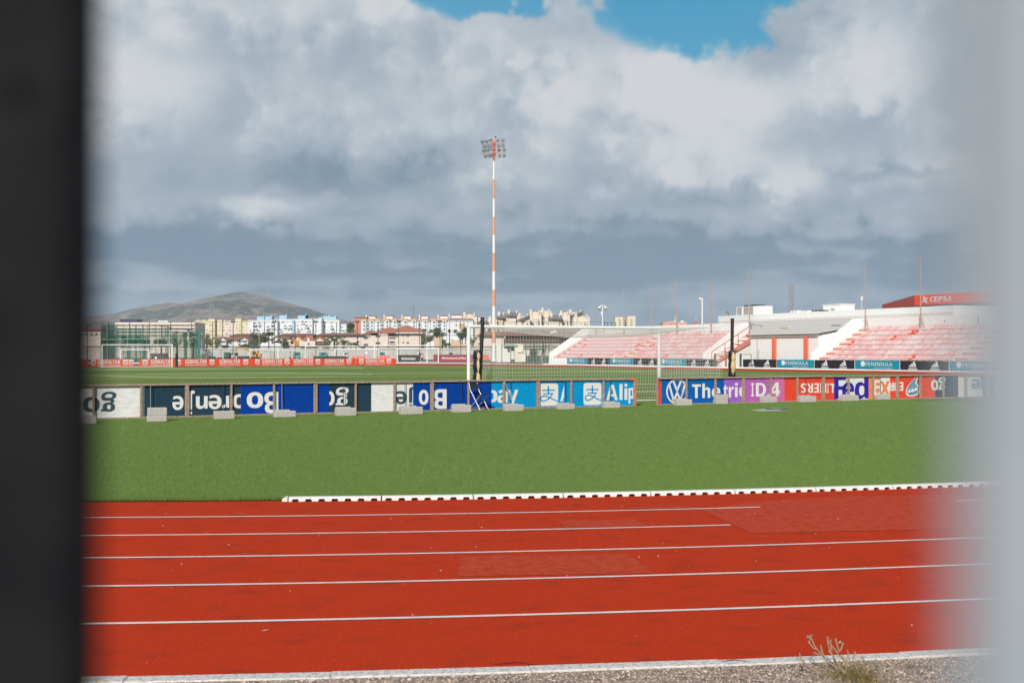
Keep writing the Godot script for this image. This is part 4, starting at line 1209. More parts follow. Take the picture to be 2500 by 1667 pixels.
	for q in [[1928, 1946, 758, "pale low air conditioning unit, leftmost of three between box and hut"], [1949, 1972, 758.5, "pale low air conditioning unit with round fans between box and hut"], [1980, 2002, 756.5, "dark flat air conditioning unit left of the roof hut"]]:
		var dark: bool = q[0] > 1975
		var a := along(q[0], s)
		var b := along(q[1], s)
		var yy := high((q[0] + q[1]) / 2, q[2], s)
		var ac := frame("air_conditioner", q[3], "air conditioner", 0, 0, "small units on the clubhouse roof")
		put(ac, "casing", bx(Vector3(s + 0.5, (6.18 + yy) / 2, -(a + b) / 2), Vector3(0.7, yy - 6.18, a - b)), paint("unit_dark", 0.06, 0.055, 0.05, 0.6) if dark else white)
		for f in [0.3, 0.72]:
			put(ac, "fan_grille", rod(Vector3(s + 0.12, (6.2 + yy) / 2, -lerpf(a, b, f)), Vector3(s + 0.16, (6.2 + yy) / 2, -lerpf(a, b, f)), (yy - 6.18) * 0.36, 10), paint("grille_grey", 0.40, 0.37, 0.35, 0.7))
	var vent := frame("roof_vent_pipe", "rusty bent vent pipe on the clubhouse parapet", "pipe", 0, 0)
	var tv := along(1779, 69.9)
	var hv := high(1779, 763, 69.9)
	var vp := MB.new()
	vp.path([Vector3(69.9, 6.16, -tv), Vector3(69.9, hv, -tv), Vector3(69.9, hv + 0.12, -tv - 0.12), Vector3(69.9, hv + 0.08, -tv - 0.34), Vector3(69.9, hv - 0.06, -tv - 0.4)], 0.06)
	put(vent, "pipe", vp, paint("pipe_rust", 0.24, 0.13, 0.07, 0.8))
	# filling station canopy behind
	var k0 := Vector2(49.6, -155.7)
	var st := thing("station_canopy", "red filling station canopy with white sign letters behind the near stand", "canopy", Vector3(k0.x, 0, k0.y), 0.0)
	var al := Vector2(0.4147, 0.91)
	var lf := Vector2(54.5, -186) - k0
	var foot := [Vector2.ZERO, al * 34, al * 34 + lf, lf]
	var cb := MB.new()
	var red := paint("sign_red", 0.80, 0.085, 0.030, 0.45, 0.0, 0.2)
	for i in 4:
		var a: Vector2 = foot[i]
		var b: Vector2 = foot[(i + 1) % 4]
		cb.quad(Vector3(a.x, 7.42, a.y), Vector3(b.x, 7.42, b.y), Vector3(b.x, 8.66, b.y), Vector3(a.x, 8.66, a.y))
	put(st, "fascia", cb, red)
	var rf := MB.new()
	for y in [7.44, 8.6]:
		rf.quad(Vector3(foot[0].x, y, foot[0].y), Vector3(foot[1].x, y, foot[1].y), Vector3(foot[2].x, y, foot[2].y), Vector3(foot[3].x, y, foot[3].y))
	put(st, "roof", rf, paint("canopy_grey", 0.5, 0.5, 0.5, 0.7))
	for q in [al * 8 + lf * 0.3, al * 24 + lf * 0.3, al * 8 + lf * 0.75, al * 24 + lf * 0.75]:
		put(st, "column", bx(Vector3(q.x, 3.72, q.y), Vector3(0.7, 7.44, 0.7)), paint("column_white", 0.7, 0.7, 0.7, 0.6))
	var shop := MB.new()
	shop.box(Vector3((al * 16 + lf * 0.9).x, 3.0, (al * 16 + lf * 0.9).y), Vector3(24, 6.0, 8), Basis(Vector3.UP, atan2(al.x, al.y)))
	put(st, "shop_building", shop, paint("shop_grey", 0.16, 0.17, 0.19, 0.4))
	# sign: its own frame along the front fascia; x runs towards the camera
	var sg := Node3D.new()
	sg.name = "sign"
	st.add_child(sg)
	sg.position = Vector3(0, 0, 0)
	sg.rotation.y = atan2(al.x, al.y) - PI / 2
	var W: Material = paint("print_white", 0.69, 0.685, 0.68, 0.55)
	var star := MB.new()
	for i in 4:
		var t := i * PI / 2 + 0.35
		var d := Vector2(cos(t), sin(t))
		var e := Vector2(-sin(t), cos(t))
		var c0 := Vector2(1.9, 8.04)
		var ps := PackedVector2Array()
		for q in [[0.06, 0.02], [0.30, 0.20], [0.72, 0.14], [0.34, -0.02], [0.5, -0.16], [0.16, -0.14]]: ps.append(c0 + (d * q[0] + e * q[1]) * Vector2(0.95, 0.78))
		star.prism(ps, 0.03, 0.07)
	put(sg, "star_emblem", star, W)
	for k in 5:
		letters(sg, "CEPSA"[k], 2.75 + k * 0.735, 2.75 + k * 0.735 + 0.66, 7.74, 8.36, 0.06, W, false, true, "letter", 0.12)
	# steel lattice tower far behind
	var lat := paint("galvanised", 0.36, 0.38, 0.40, 0.5, 0.5)
	var tw := thing("lattice_tower", "grey steel lattice tower rising behind the clubhouse roof", "tower", spot(1933.5, 861, 400) * Vector3(1, 0, 1))
	lattice(tw, 23.4, 0.85, 0.85, lat, 16)
func lattice(o: Node3D, h: float, r0: float, r1: float, m: Material, n: int) -> void:
	for k in 4:
		var a := Vector3(cos(k * PI / 2 + 0.4), 0, sin(k * PI / 2 + 0.4))
		put(o, "leg", rod(a * r0, a * r1 + Vector3(0, h, 0), 0.09, 5), m)
	for k in 4:
		var a := Vector3(cos(k * PI / 2 + 0.4), 0, sin(k * PI / 2 + 0.4))
		var b := Vector3(cos((k + 1) * PI / 2 + 0.4), 0, sin((k + 1) * PI / 2 + 0.4))
		var q := MB.new()
		for i in n:
			var f0 := float(i) / n
			var f1 := float(i + 1) / n
			q.tube(a * lerpf(r0, r1, f0) + Vector3(0, h * f0, 0), b * lerpf(r0, r1, f1) + Vector3(0, h * f1, 0), 0.05, 0.05, 4, false)
			q.tube(b * lerpf(r0, r1, f0) + Vector3(0, h * f0, 0), a * lerpf(r0, r1, f1) + Vector3(0, h * f1, 0), 0.05, 0.05, 4, false)
		put(o, "bracing", q, m)

# ------------------------------------------------------------------ goals
func net_panel(b: MB, c00: Vector3, c10: Vector3, c01: Vector3, c11: Vector3, nx: int, ny: int, r: float, sag: Vector3) -> void:
	var at := func(fx: float, fy: float) -> Vector3:
		return c00.lerp(c10, fx).lerp(c01.lerp(c11, fx), fy) + sag * (4.0 * fx * (1.0 - fx)) * (4.0 * fy * (1.0 - fy))
	var seg := 8
	for i in nx + 1:
		for k in seg:
			b.tube(at.call(float(i) / nx, float(k) / seg), at.call(float(i) / nx, float(k + 1) / seg), r, r, 3, false)
	for j in ny + 1:
		for k in seg:
			b.tube(at.call(float(k) / seg, float(j) / ny), at.call(float(k + 1) / seg, float(j) / ny), r, r, 3, false)
func goal(called: String, label: String, at: Vector3, turn: float, w: float, h: float, deep: float, r: float, thread: float, mesh_size: float, full := true) -> Node3D:
	var o := thing(called, label, "goal", at, turn, "football goals")
	var alu: Material = paint("goal_white", 0.74, 0.74, 0.74, 0.4)
	for s in [-1, 1]:
		put(o, "goal_post", rod(Vector3(s * w / 2, 0, 0), Vector3(s * w / 2, h, 0), r, 12), alu)
	put(o, "crossbar", rod(Vector3(-w / 2 - r, h, 0), Vector3(w / 2 + r, h, 0), r * 0.98, 12), alu)
	if full:
		for s in [-1, 1]:
			var b := MB.new()
			b.path([Vector3(s * w / 2, h, 0), Vector3(s * w / 2, h * 0.96, -deep * 0.45), Vector3(s * w / 2, 0.05, -deep)], r * 0.5)
			put(o, "back_stay", b, alu)
			put(o, "ground_bar", rod(Vector3(s * w / 2, 0.05, 0), Vector3(s * w / 2, 0.05, -deep), r * 0.5), alu)
		put(o, "ground_bar", rod(Vector3(-w / 2, 0.05, -deep), Vector3(w / 2, 0.05, -deep), r * 0.5), alu)
	if thread > 0:
		var b := MB.new()
		var nx := int(w / mesh_size)
		net_panel(b, Vector3(-w / 2, h, 0), Vector3(w / 2, h, 0), Vector3(-w / 2, h * 0.96, -deep * 0.45), Vector3(w / 2, h * 0.96, -deep * 0.45), nx, int(deep * 0.45 / mesh_size), thread, Vector3(0, -0.12, 0))
		net_panel(b, Vector3(-w / 2, h * 0.96, -deep * 0.45), Vector3(w / 2, h * 0.96, -deep * 0.45), Vector3(-w / 2, 0.05, -deep), Vector3(w / 2, 0.05, -deep), nx, int(h / mesh_size), thread, Vector3(0, 0, -0.12))
		var n := put(o, "net", b, paint("net_pale", 0.62, 0.63, 0.60, 0.8))
		n.set_meta("kind", "stuff")
	return o

func build_goals() -> void:
	var alu: Material = paint("goal_white", 0.74, 0.74, 0.74, 0.4)
	# near goal, seen from behind; local x across, +z towards the camera (behind the goal)
	var o := thing("football_goal", "large white football goal with box net just behind the boards", "goal", pitch(0, 0, 0.012), YAW, "football goals")
	var w := 7.34
	var h := 2.46
	for s in [-1, 1]:
		put(o, "goal_post", rod(Vector3(s * w / 2, 0, 0), Vector3(s * w / 2, h, 0), 0.06, 14), alu)
	put(o, "crossbar", rod(Vector3(-w / 2 - 0.06, h, 0), Vector3(w / 2 + 0.06, h, 0), 0.059, 14), alu)
	var net: Material = paint("net_pale", 0.62, 0.63, 0.60, 0.8)
	var b := MB.new()
	var d := 2.75
	var x0 := -w / 2 + 0.1
	var x1 := w / 2 + 0.75
	net_panel(b, Vector3(-w / 2, h, 0), Vector3(w / 2, h, 0), Vector3(x0, h - 0.1, d), Vector3(x1, h - 0.02, d), 74, 24, 0.0035, Vector3(0, -0.34, 0))
	net_panel(b, Vector3(x0, h - 0.1, d), Vector3(x1, h - 0.02, d), Vector3(x0, 0.02, d + 0.15), Vector3(x1, 0.02, d + 0.15), 80, 22, 0.0036, Vector3(0, 0, 0.25))
	net_panel(b, Vector3(-w / 2, h, 0), Vector3(x0, h - 0.1, d), Vector3(-w / 2, 0.02, 0), Vector3(x0, 0.02, d + 0.15), 24, 22, 0.0035, Vector3(0, 0, 0))
	net_panel(b, Vector3(w / 2, h, 0), Vector3(x1, h - 0.02, d), Vector3(w / 2, 0.02, 0), Vector3(x1, 0.02, d + 0.15), 24, 22, 0.0035, Vector3(0, 0, 0))
	var nm := put(o, "net", b, net)
	nm.set_meta("kind", "stuff")
	b = MB.new()
	b.path([Vector3(x0, h - 0.1, d), Vector3((x0 + x1) / 2, h - 0.22, d), Vector3(x1, h - 0.02, d), Vector3(w / 2 + 1.15, h + 0.12, d - 0.05)], 0.007, 5)
	b.path([Vector3(x0, 0.03, d + 0.15), Vector3(x1, 0.03, d + 0.15)], 0.02, 5)
	put(o, "net_rope", b, net)
	# net poles wrapped in torn pads
	var black := paint("pole_black", 0.012, 0.012, 0.013, 0.45)
	var vinyl := grain("pad_vinyl", [0.008, 0.009, 0.012], [0.03, 0.034, 0.042], Vector3(0.4, 0.6, 0.4), 0.03, 0.28, 0.0, 151)
	var foam := grain("pad_foam", [0.52, 0.36, 0.17], [0.68, 0.54, 0.31], Vector3(0.3, 0.3, 0.3), 0.03, 0.95, 0.0, 152)
	for q in [[1166.0, 39.2, 781.0, -0.02, "black net pole with torn pad showing foam at the left of the goal"], [1788.0, 43.2, 783.0, 0.015, "black net pole with split foam pad at the right of the goal"]]:
		var at := spot(q[0], 861, q[1]) * Vector3(1, 0, 1) + Vector3(0, 0.012, 0)
		var p := thing("net_pole", q[4], "pole", at, 0.2, "padded poles behind the near goal")
		var top: float = spot(q[0], q[2], q[1]).y
		var left: bool = q[0] < 1200
		put(p, "pole", rod(Vector3(q[3] * -2.0, 0, 0), Vector3(q[3] * -2.0 + (0.12 if left else 0.04), top, 0), 0.058, 12), black)
		put(p, "pole_cap", rod(Vector3(q[3] * -2.0 + (0.11 if left else 0.04), top, 0), Vector3(q[3] * -2.0 + (0.12 if left else 0.04), top + 0.07, 0), 0.064, 12), black)
		var ptop: float = spot(q[0], 857, q[1]).y
		var pad := MB.new()
		var prof := []
		var nb := 5
		for i in nb * 8 + 1:
			var f := i / (nb * 8.0)
			prof.append([(0.135 if left else 0.125) + 0.022 * absf(sin(f * PI * nb)) - 0.02, f * ptop])
		prof.append([0.06, ptop + 0.015])
		pad.lathe(Vector3(-0.01, 0, 0), Vector3.UP, prof, 16)
		put(p, "pad", pad, vinyl)
		# gashes where the foam bulges out
		var holes := [[1.48, 0.16, 0.055, 0.01], [1.20, 0.26, 0.05, 0.0], [0.78, 0.26, 0.07, 0.0], [0.32, 0.22, 0.06, -0.02]] if left else [[1.42, 0.24, 0.075, 0.0], [1.12, 0.30, 0.09, -0.01]]
		for g in holes:
			var f := MB.new()
			f.lathe(Vector3(g[3], g[0] - g[1], 0.118), Vector3.UP, [[0.0, 0.0], [g[2] * 0.55, g[1] * 0.4], [g[2], g[1] * 0.9], [g[2] * 0.8, g[1] * 1.4], [0.0, g[1] * 1.9]], 10)
			var fo := put(p, "foam", f, foam)
			fo.scale = Vector3(1, 1, 1)
		for i in 3:
			var st := MB.new()
			st.lathe(Vector3(-0.01, ptop * (0.28 + 0.27 * i), 0), Vector3.UP, [[0.128, -0.02], [0.132, 0.0], [0.128, 0.02]], 16)
			put(p, "strap", st, black)
		var flap := MB.new()
		flap.tri(Vector3(0.02, ptop - 0.02, 0.11), Vector3(0.16, ptop - 0.02, 0.02), Vector3(0.17, ptop + 0.04, 0.0))
		flap.tri(Vector3(-0.12, ptop - 0.04, 0.06), Vector3(0.0, ptop - 0.05, 0.12), Vector3(-0.02, ptop + 0.05, 0.05))
		put(p, "torn_flap", flap, vinyl)
	# far goal of the pitch and the training goals beyond the far track
	goal("football_goal", "white football goal at the far end of the pitch, on the left", pitch(0, 102.0, 0.012), YAW, 7.32, 2.44, 2.0, 0.06, 0.008, 0.24)
	for q in [[913.5, 1042.0, 886.0, 843.0, 1.6, "tall white training goal standing in front of the cream house"], [969.5, 1070.0, 885.0, 851.0, 1.4, "low white training goal with slanted stays under the hashtag board"], [817.0, 924.0, 884.2, 852.5, 1.5, "white training goal directly behind the last red banners"], [745.0, 873.0, 882.6, 845.0, 1.4, "long white training goal before the palm tree"], [679.0, 735.0, 882.6, 854.5, 1.0, "small white training goal near the person"], [609.0, 678.0, 882.6, 853.5, 1.0, "small white training goal in front of the excavator"], [293.5, 361.0, 886.5, 853.0, 1.0, "small training goal inside the gap between red banners"]]:
		var p := ground((q[0] + q[1]) / 2, q[2])
		var z := -p.z
		goal("training_goal", q[5], p + Vector3(0, -0.02, 0), 0.0, (q[1] - q[0]) * z / F, (q[2] - q[3]) * z / F, q[4], 0.06 * z / 190.0, 0.0, 0.5)

# ------------------------------------------------------------------ floodlight mast
func build_mast() -> void:
	var z := 232.0
	var base := spot(1205.5, 861, z) * Vector3(1, 0, 1)
	var o := thing("floodlight_mast", "tall red and white striped floodlight mast rising behind the goal", "floodlight", base + Vector3(0, -0.03, 0), 0.0)
	var w := grain("mast_white", [0.66, 0.66, 0.65], [0.78, 0.78, 0.77], Vector3(1.5, 4, 1.5), 0.02, 0.5, 0.0, 161)
	var r := grain("mast_orange", [0.60, 0.30, 0.175], [0.69, 0.38, 0.24], Vector3(1.5, 4, 1.5), 0.02, 0.55, 0.0, 162)
	var cuts := [884.0, 837.0, 795.0, 747.0, 707.0, 662.0, 617.0, 573.0, 529.0, 484.0, 437.0, 392.0, 372.0]
	var y := func(v): return EYE - (v - 861.0) * z / F
	var top: float = y.call(372.0)
	var rad := func(h): return lerpf(0.36, 0.17, clampf(h / top, 0, 1))
	for i in cuts.size() - 1:
		var a: float = maxf(y.call(cuts[i]), 0.0)
		var b: float = y.call(cuts[i + 1])
		var q := MB.new()
		q.tube(Vector3(0, a, 0), Vector3(0, b, 0), rad.call(a), rad.call(b), 18)
		put(o, "pole_section", q, w if i % 2 == 0 else r)
	var fl := MB.new()
	fl.tube(Vector3(0, 0, 0), Vector3(0, 0.5, 0), 0.62, 0.38, 18)
	put(o, "base_flange", fl, w)
	# head frame
	var red := grain("head_red", [0.42, 0.10, 0.06], [0.60, 0.22, 0.14], Vector3(0.6, 0.6, 0.6), 0.03, 0.7, 0.0, 163)
	var h0: float = y.call(388.0)
	var h1: float = y.call(338.0)
	var q := MB.new()
	q.tube(Vector3(0, h0 - 0.2, 0), Vector3(0, h1, 0), 0.22, 0.22, 12)
	for s in [-1, 1]:
		q.tube(Vector3(s * 0.35, h0 + 0.7, 0.1), Vector3(s * 0.35, h1, 0.1), 0.05, 0.05, 6)
		q.tube(Vector3(0, h0 + 0.3, 0), Vector3(s * 0.35, h0 + 0.8, 0.1), 0.06, 0.06, 6)
	for i in 4:
		q.box(Vector3(0, lerpf(h0 + 0.9, h1 - 0.2, i / 3.0), 0.1), Vector3(0.8, 0.07, 0.5))
	put(o, "head_frame", q, red)
	put(o, "head_box", bx(Vector3(0.1, h1 - 0.28, 0.1), Vector3(0.62, 0.6, 0.4)), paint("head_pink", 0.62, 0.28, 0.20, 0.6))
	for v in [350.0, 373.0]:
		q = MB.new()
		q.tube(Vector3(-2.25, y.call(v + 2.5), 0.25), Vector3(-0.2, y.call(v), 0.15), 0.05, 0.05, 6)
		q.tube(Vector3(0.2, y.call(v), 0.15), Vector3(2.2, y.call(v), 0.15), 0.05, 0.05, 6)
		put(o, "crossarm", q, red)
	put(o, "aviation_light", bx(Vector3(0.35, h1 + 0.35, 0), Vector3(0.2, 0.3, 0.2)), paint("slot_dark", 0.03, 0.03, 0.03, 0.9))
	put(o, "lightning_rod", rod(Vector3(0.35, h1 - 0.2, 0), Vector3(0.35, h1 + 0.35, 0), 0.03), red)
	# lamps: x, v, turn
	var shell := paint("lamp_shell", 0.34, 0.37, 0.40, 0.35, 0.7)
	var lensm := paint("lamp_glass", 0.30, 0.36, 0.40, 0.12, 0.2)
	var bulb := paint("lamp_bowl", 0.60, 0.63, 0.65, 0.2, 0.9)
	var dark := paint("lamp_dark", 0.03, 0.03, 0.035, 0.5)
	var body := MB.new()
	body.lathe(Vector3.ZERO, Vector3.BACK, [[0.0, -0.42], [0.13, -0.40], [0.16, -0.26], [0.30, -0.12], [0.34, 0.0], [0.345, 0.05], [0.31, 0.05]], 16)
	var glass := MB.new()
	glass.lathe(Vector3.ZERO, Vector3.BACK, [[0.31, 0.02], [0.2, 0.045], [0.0, 0.055]], 16)
	var gear := MB.new()
	gear.cbox(Vector3(0, 0.0, -0.45), Vector3(0.2, 0.26, 0.2), 0.03)
	gear.box(Vector3(0, -0.30, -0.16), Vector3(0.05, 0.34, 0.08))
	var bm := body.mesh()
	var gm := glass.mesh()
	var em := gear.mesh()
	var cx := func(x): return (x - 1020.0) / 9.8 * z / F
	var cv := func(yy): return 320.0 + yy / 9.8
	for l in [[740, 258, -0.9], [845, 248, -0.75], [948, 222, -0.3], [1118, 225, 0.15], [1240, 220, 0.1], [785, 372, -0.8], [865, 362, -0.5], [940, 350, -0.25], [1135, 352, 0.2], [1240, 350, 0.1], [772, 472, -0.9], [866, 462, -0.8], [925, 430, -0.4], [1146, 450, 0.25], [1270, 445, 0.1], [812, 602, -0.8], [905, 590, -0.8], [958, 572, -0.7], [1162, 588, 0.15], [1268, 585, 0.15]]:
		var L := Node3D.new()
		L.name = "floodlight_lamp"
		o.add_child(L, true)
		L.position = Vector3(cx.call(l[0]), y.call(cv.call(l[1])), 0.3)
		L.rotation = Vector3(0.42, l[2], 0)
		L.scale = Vector3.ONE * 0.98
		put(L, "shell", bm, shell)
		put(L, "glass", gm, bulb if int(l[0]) % 3 == 0 else lensm)
		put(L, "control_gear", em, dark)

# ------------------------------------------------------------------ the far end: red banners, fence, cage, cabin and what stands between
func shield() -> Array:
	var o := [[Vector2(0, 1), Vector2(0, 0.35), Vector2(0.15, 0.14), Vector2(0.5, 0), Vector2(0.85, 0.14), Vector2(1, 0.35), Vector2(1, 1)]]
	return o
func build_far_end() -> void:
	var red := grain("banner_red", [0.70, 0.066, 0.030], [0.79, 0.09, 0.042], Vector3(2, 1, 2), 0.02, 0.5, 0.0, 171)
	var W: Material = paint("print_white", 0.69, 0.685, 0.68, 0.55)
	var redp := paint("print_red", 0.64, 0.05, 0.022, 0.5)
	# boards along the far goal line: the line runs from the left, near, to the right, far
	var p0 := ground(215, 896.6)
	var p1 := ground(966, 891.6)
	var dir := (p1 - p0).normalized()
	var turn := atan2(-dir.z, dir.x)
	var xa := func(u):
		var r: float = (u - 1250.0) / F
		return (r * -p0.z - p0.x) / (dir.x - r * -dir.z)
	var defs := [[196, 215, [], [], "leftmost red banner, mostly behind the dark post"], [221, 326, [[236, 292.5]], [[221, 232], [299, 311], [313.5, 325]], "red banner under the far goal, left of the banner gap"], [340, 427, [[367, 421]], [[347, 360]], "red banner right of the gap under the far goal"], [428, 608, [[451, 504], [535, 585.5]], [[431, 441], [511, 522.5], [593, 605]], "long red banner right of the black post"], [609, 786, [[639, 688.5], [716, 764]], [[622, 633], [694, 706], [770, 781]], "long red banner in front of the person"], [786.5, 868, [[792, 839.5]], [[846, 857]], "red banner before the last training goals"], [869, 966, [[892, 938.5]], [[876, 887], [943, 954.5]], "rightmost red banner, beside the far track"]]
	for d in defs:
		var a: float = xa.call(d[0])
		var e: float = xa.call(d[1])
		var o := thing("pitch_banner", d[4], "banner", p0 + dir * a + Vector3(0, 0.0, 0), turn, "red banners along the far goal line")
		var b := MB.new()
		b.cbox(Vector3((e - a) / 2, 0.45, 0), Vector3(e - a - 0.03, 0.86, 0.05), 0.01)
		put(o, "board", b, red)
		var n := int((e - a) / 1.8) + 1
		for i in n:
			put(o, "foot", bx(Vector3(lerpf(0.3, e - a - 0.3, i / maxf(n - 1, 1)), 0.02, -0.1), Vector3(0.08, 0.04, 0.6)), paint("foot_steel", 0.2, 0.2, 0.2, 0.6, 0.4))
		for t in d[2]:
			var x0: float = xa.call(t[0]) - a
			var x1: float = xa.call(t[1]) - a
			letters(o, "GIBRALTAR", x0, x1, 0.36, 0.82, 0.03, W)
			letters(o, "FOOTBALL ASSOCIATION", x0, x1, 0.11, 0.25, 0.03, W)
		for t in d[3]:
			var x0: float = xa.call(t[0]) - a
			var x1: float = xa.call(t[1]) - a
			var m := MB.new()
			for s in shield():
				var ps := PackedVector2Array()
				for q in s: ps.append(Vector2(lerpf(x0, x1, q.x), lerpf(0.15, 0.83, q.y)))
				m.prism(ps, 0.026, 0.03)
			var sh := put(o, "shield_emblem", m, W)
			m = MB.new()
			for s in [[Vector2(0.1, 0.68), Vector2(0.1, 0.50), Vector2(0.45, 0.62), Vector2(0.9, 0.38), Vector2(0.9, 0.68)], [Vector2(0.12, 0.36), Vector2(0.45, 0.46), Vector2(0.8, 0.22), Vector2(0.5, 0.1)]]:
				var ps := PackedVector2Array()
				for q in s: ps.append(Vector2(lerpf(x0, x1, q.x), lerpf(0.15, 0.83, q.y)))
				m.prism(ps, 0.031, 0.034)
			put(sh, "shield_bars", m, redp)
	# black post with a padded foot beside the far goal
	var bp := thing("padded_post", "black padded post right of the far goal", "pole", ground(430.5, 896.2))
	put(bp, "pole", rod(Vector3.ZERO, Vector3(0, 2.45, 0), 0.06, 8), paint("pole_black", 0.012, 0.012, 0.013, 0.45))
	put(bp, "pad", rod(Vector3(0, 0, 0), Vector3(0, 1.55, 0), 0.14, 10), paint("pole_black", 0.012, 0.012, 0.013, 0.45))
	# --- tall wire fence round the far end
	var zf := 250.0
	var green := paint("fence_green", 0.012, 0.075, 0.055, 0.6)
	var dark := paint("fence_dark", 0.022, 0.03, 0.032, 0.6)
	var fence := thing("wire_fence", "tall green wire fence across the far end of the ground", "fence", Vector3(0, 0, -zf))
	var X := func(u): return (u - 1250.0) * zf / F
	var Y := func(v): return EYE - (v - 861.0) * zf / F
	var us := [212.0, 264.0, 315.0, 363.5, 415.5]
	var u := 467.0
	while u < 1440: 
		us.append(u); u += 50.6
	us.append_array([1454.0, 1476.0, 1483.5, 1493.5, 1503.0])
	for k in us.size():
		var uu: float = us[k]
		put(fence, "fence_post", rod(Vector3(X.call(uu), 0, 0), Vector3(X.call(uu), Y.call(786.5), 0), 0.07, 6), green)
		if k > 5 and k % 2 == 1 and uu < 1320:
			var b := MB.new()
			b.box(Vector3(X.call(uu), Y.call(787), 0.1), Vector3(0.7, 0.12, 0.3))
			b.box(Vector3(X.call(uu) - 0.22, Y.call(785), 0.15), Vector3(0.3, 0.34, 0.3), Basis(Vector3.FORWARD, 0.4))
			b.box(Vector3(X.call(uu) + 0.22, Y.call(785), 0.15), Vector3(0.3, 0.34, 0.3), Basis(Vector3.FORWARD, -0.4))
			put(fence, "spotlight", b, dark)
	for q in [[786.5, 0.03], [806.5, 0.02], [818.5, 0.045], [846.5, 0.10], [853.5, 0.03]]:
		var b := MB.new()
		b.tube(Vector3(X.call(200.0), Y.call(q[0]), 0), Vector3(X.call(1500.0 if q[0] < 800 else 1440.0), Y.call(q[0]), 0), q[1], q[1], 5)
		put(fence, "wire", b, dark)
	var mesh := MB.new()
	for i in 300:
		var x := lerpf(X.call(205.0), X.call(1440.0), i / 300.0)
		mesh.tube(Vector3(x, 0.2, 0), Vector3(x, Y.call(846), 0), 0.009, 0.009, 3, false)
	for j in 20:
		var y := lerpf(0.3, Y.call(846), j / 20.0)
		mesh.tube(Vector3(X.call(205.0), y, 0), Vector3(X.call(1440.0), y, 0), 0.008, 0.008, 3, false)
	var mo := put(fence, "wire_mesh", mesh, dark)
	mo.set_meta("kind", "stuff")
	# --- throwing cage of green netting
	var netm := paint("green_netting", 0.02, 0.16, 0.10, 0.8)
	netm.transparency = BaseMaterial3D.TRANSPARENCY_ALPHA
	netm.albedo_color = Color(lin(0.012, 0.13, 0.085), 0.6)
	var thin := paint("thin_netting", 0.02, 0.16, 0.10, 0.8)
	thin.transparency = BaseMaterial3D.TRANSPARENCY_ALPHA
	thin.albedo_color = Color(lin(0.02, 0.15, 0.11), 0.38)
	var zc := 222.0
	var cage := thing("throwing_cage", "green netted throwing cage behind the far goal on the left", "cage", Vector3(0, 0, -zc))
	var CX := func(q): return (q - 1250.0) * zc / F
	var CY := func(q): return EYE - (q - 861.0) * zc / F
	rng.seed = 31
	var k := 0
	for q in [245, 253, 259, 270, 281, 290, 295, 302, 310, 319, 326, 335, 344, 352, 357, 363, 370, 375, 381, 387, 393, 398, 404, 409, 415, 421, 428, 434, 440, 446, 452, 458, 464, 470, 476, 482, 486]:
		var topv: float = 793.0 if q < 415 else 808.0 + (q - 415) * 0.06
		if k % 3 == 1: topv += rng.randf_range(4, 12)
		var zz := rng.randf_range(-6, 4)
		put(cage, "cage_pole", rod(Vector3(CX.call(q), 0, zz), Vector3(CX.call(q), CY.call(topv), zz), 0.045 if k % 3 else 0.09, 6), green if k % 4 else paint("pole_pale", 0.42, 0.44, 0.38, 0.6))
		k += 1
	for q in [[245, 281, 792, 880, 0], [281, 345, 800, 843, 0], [245, 345, 818, 846, -3], [345, 420, 802, 846, 0], [296, 361, 848, 880, 1], [420, 488, 812, 880, 0]]:
		var b := MB.new()
		var nx := 18
		for i in nx:
			var a0 := lerpf(CX.call(q[0]), CX.call(q[1]), float(i) / nx)
			var a1 := lerpf(CX.call(q[0]), CX.call(q[1]), float(i + 1) / nx)
			var w0 := 0.25 * sin(i * 2.1)
			var w1 := 0.25 * sin((i + 1) * 2.1)
			b.quad(Vector3(a0, CY.call(q[3]), q[4] + w0), Vector3(a1, CY.call(q[3]), q[4] + w1), Vector3(a1, CY.call(q[2]) - 0.12 * (i % 3), q[4] + w1), Vector3(a0, CY.call(q[2]) - 0.12 * ((i + 2) % 3), q[4] + w0))
		put(cage, "netting", b, netm if q[1] < 400 else thin)
	var dr := MB.new()
	dr.path([Vector3(CX.call(457), CY.call(804), 0), Vector3(CX.call(465), CY.call(815), 0), Vector3(CX.call(472), CY.call(817), 0), Vector3(CX.call(484), CY.call(816), 0)], 0.12)
	dr.path([Vector3(CX.call(372), CY.call(794), 0), Vector3(CX.call(400), CY.call(797), 0), Vector3(CX.call(430), CY.call(803), 0), Vector3(CX.call(470), CY.call(806), 0)], 0.06)
	put(cage, "net_cable", dr, dark)
	var cap := MB.new()
	cap.quad(Vector3(CX.call(471), CY.call(807), 0), Vector3(CX.call(488), CY.call(817), 0), Vector3(CX.call(488), CY.call(808.5), 0), Vector3(CX.call(478), CY.call(806.5), 0))
	cap.quad(Vector3(CX.call(483), CY.call(880), 0.3), Vector3(CX.call(489), CY.call(880), 0.3), Vector3(CX.call(489), CY.call(815), 0.3), Vector3(CX.call(483), CY.call(815), 0.3))
	put(cage, "bundled_net", cap, paint("net_bundle", 0.015, 0.17, 0.12, 0.8))
	for q in [[284, 300, 828], [220, 281, 829], [300, 400, 828]]:
		put(cage, "cross_rail", rod(Vector3(CX.call(q[0]), CY.call(q[2]), 0.5), Vector3(CX.call(q[1]), CY.call(q[2]), 0.5), 0.05, 6), paint("pole_pale", 0.42, 0.44, 0.38, 0.6))
	# dark shelter, dugouts and black boards behind the red banners
	var zb := 205.0
	var blk := paint("box_black", 0.02, 0.022, 0.025, 0.6)
	var BXX := func(q): return (q - 1250.0) * zb / F
	var BY := func(q): return EYE - (q - 861.0) * zb / F
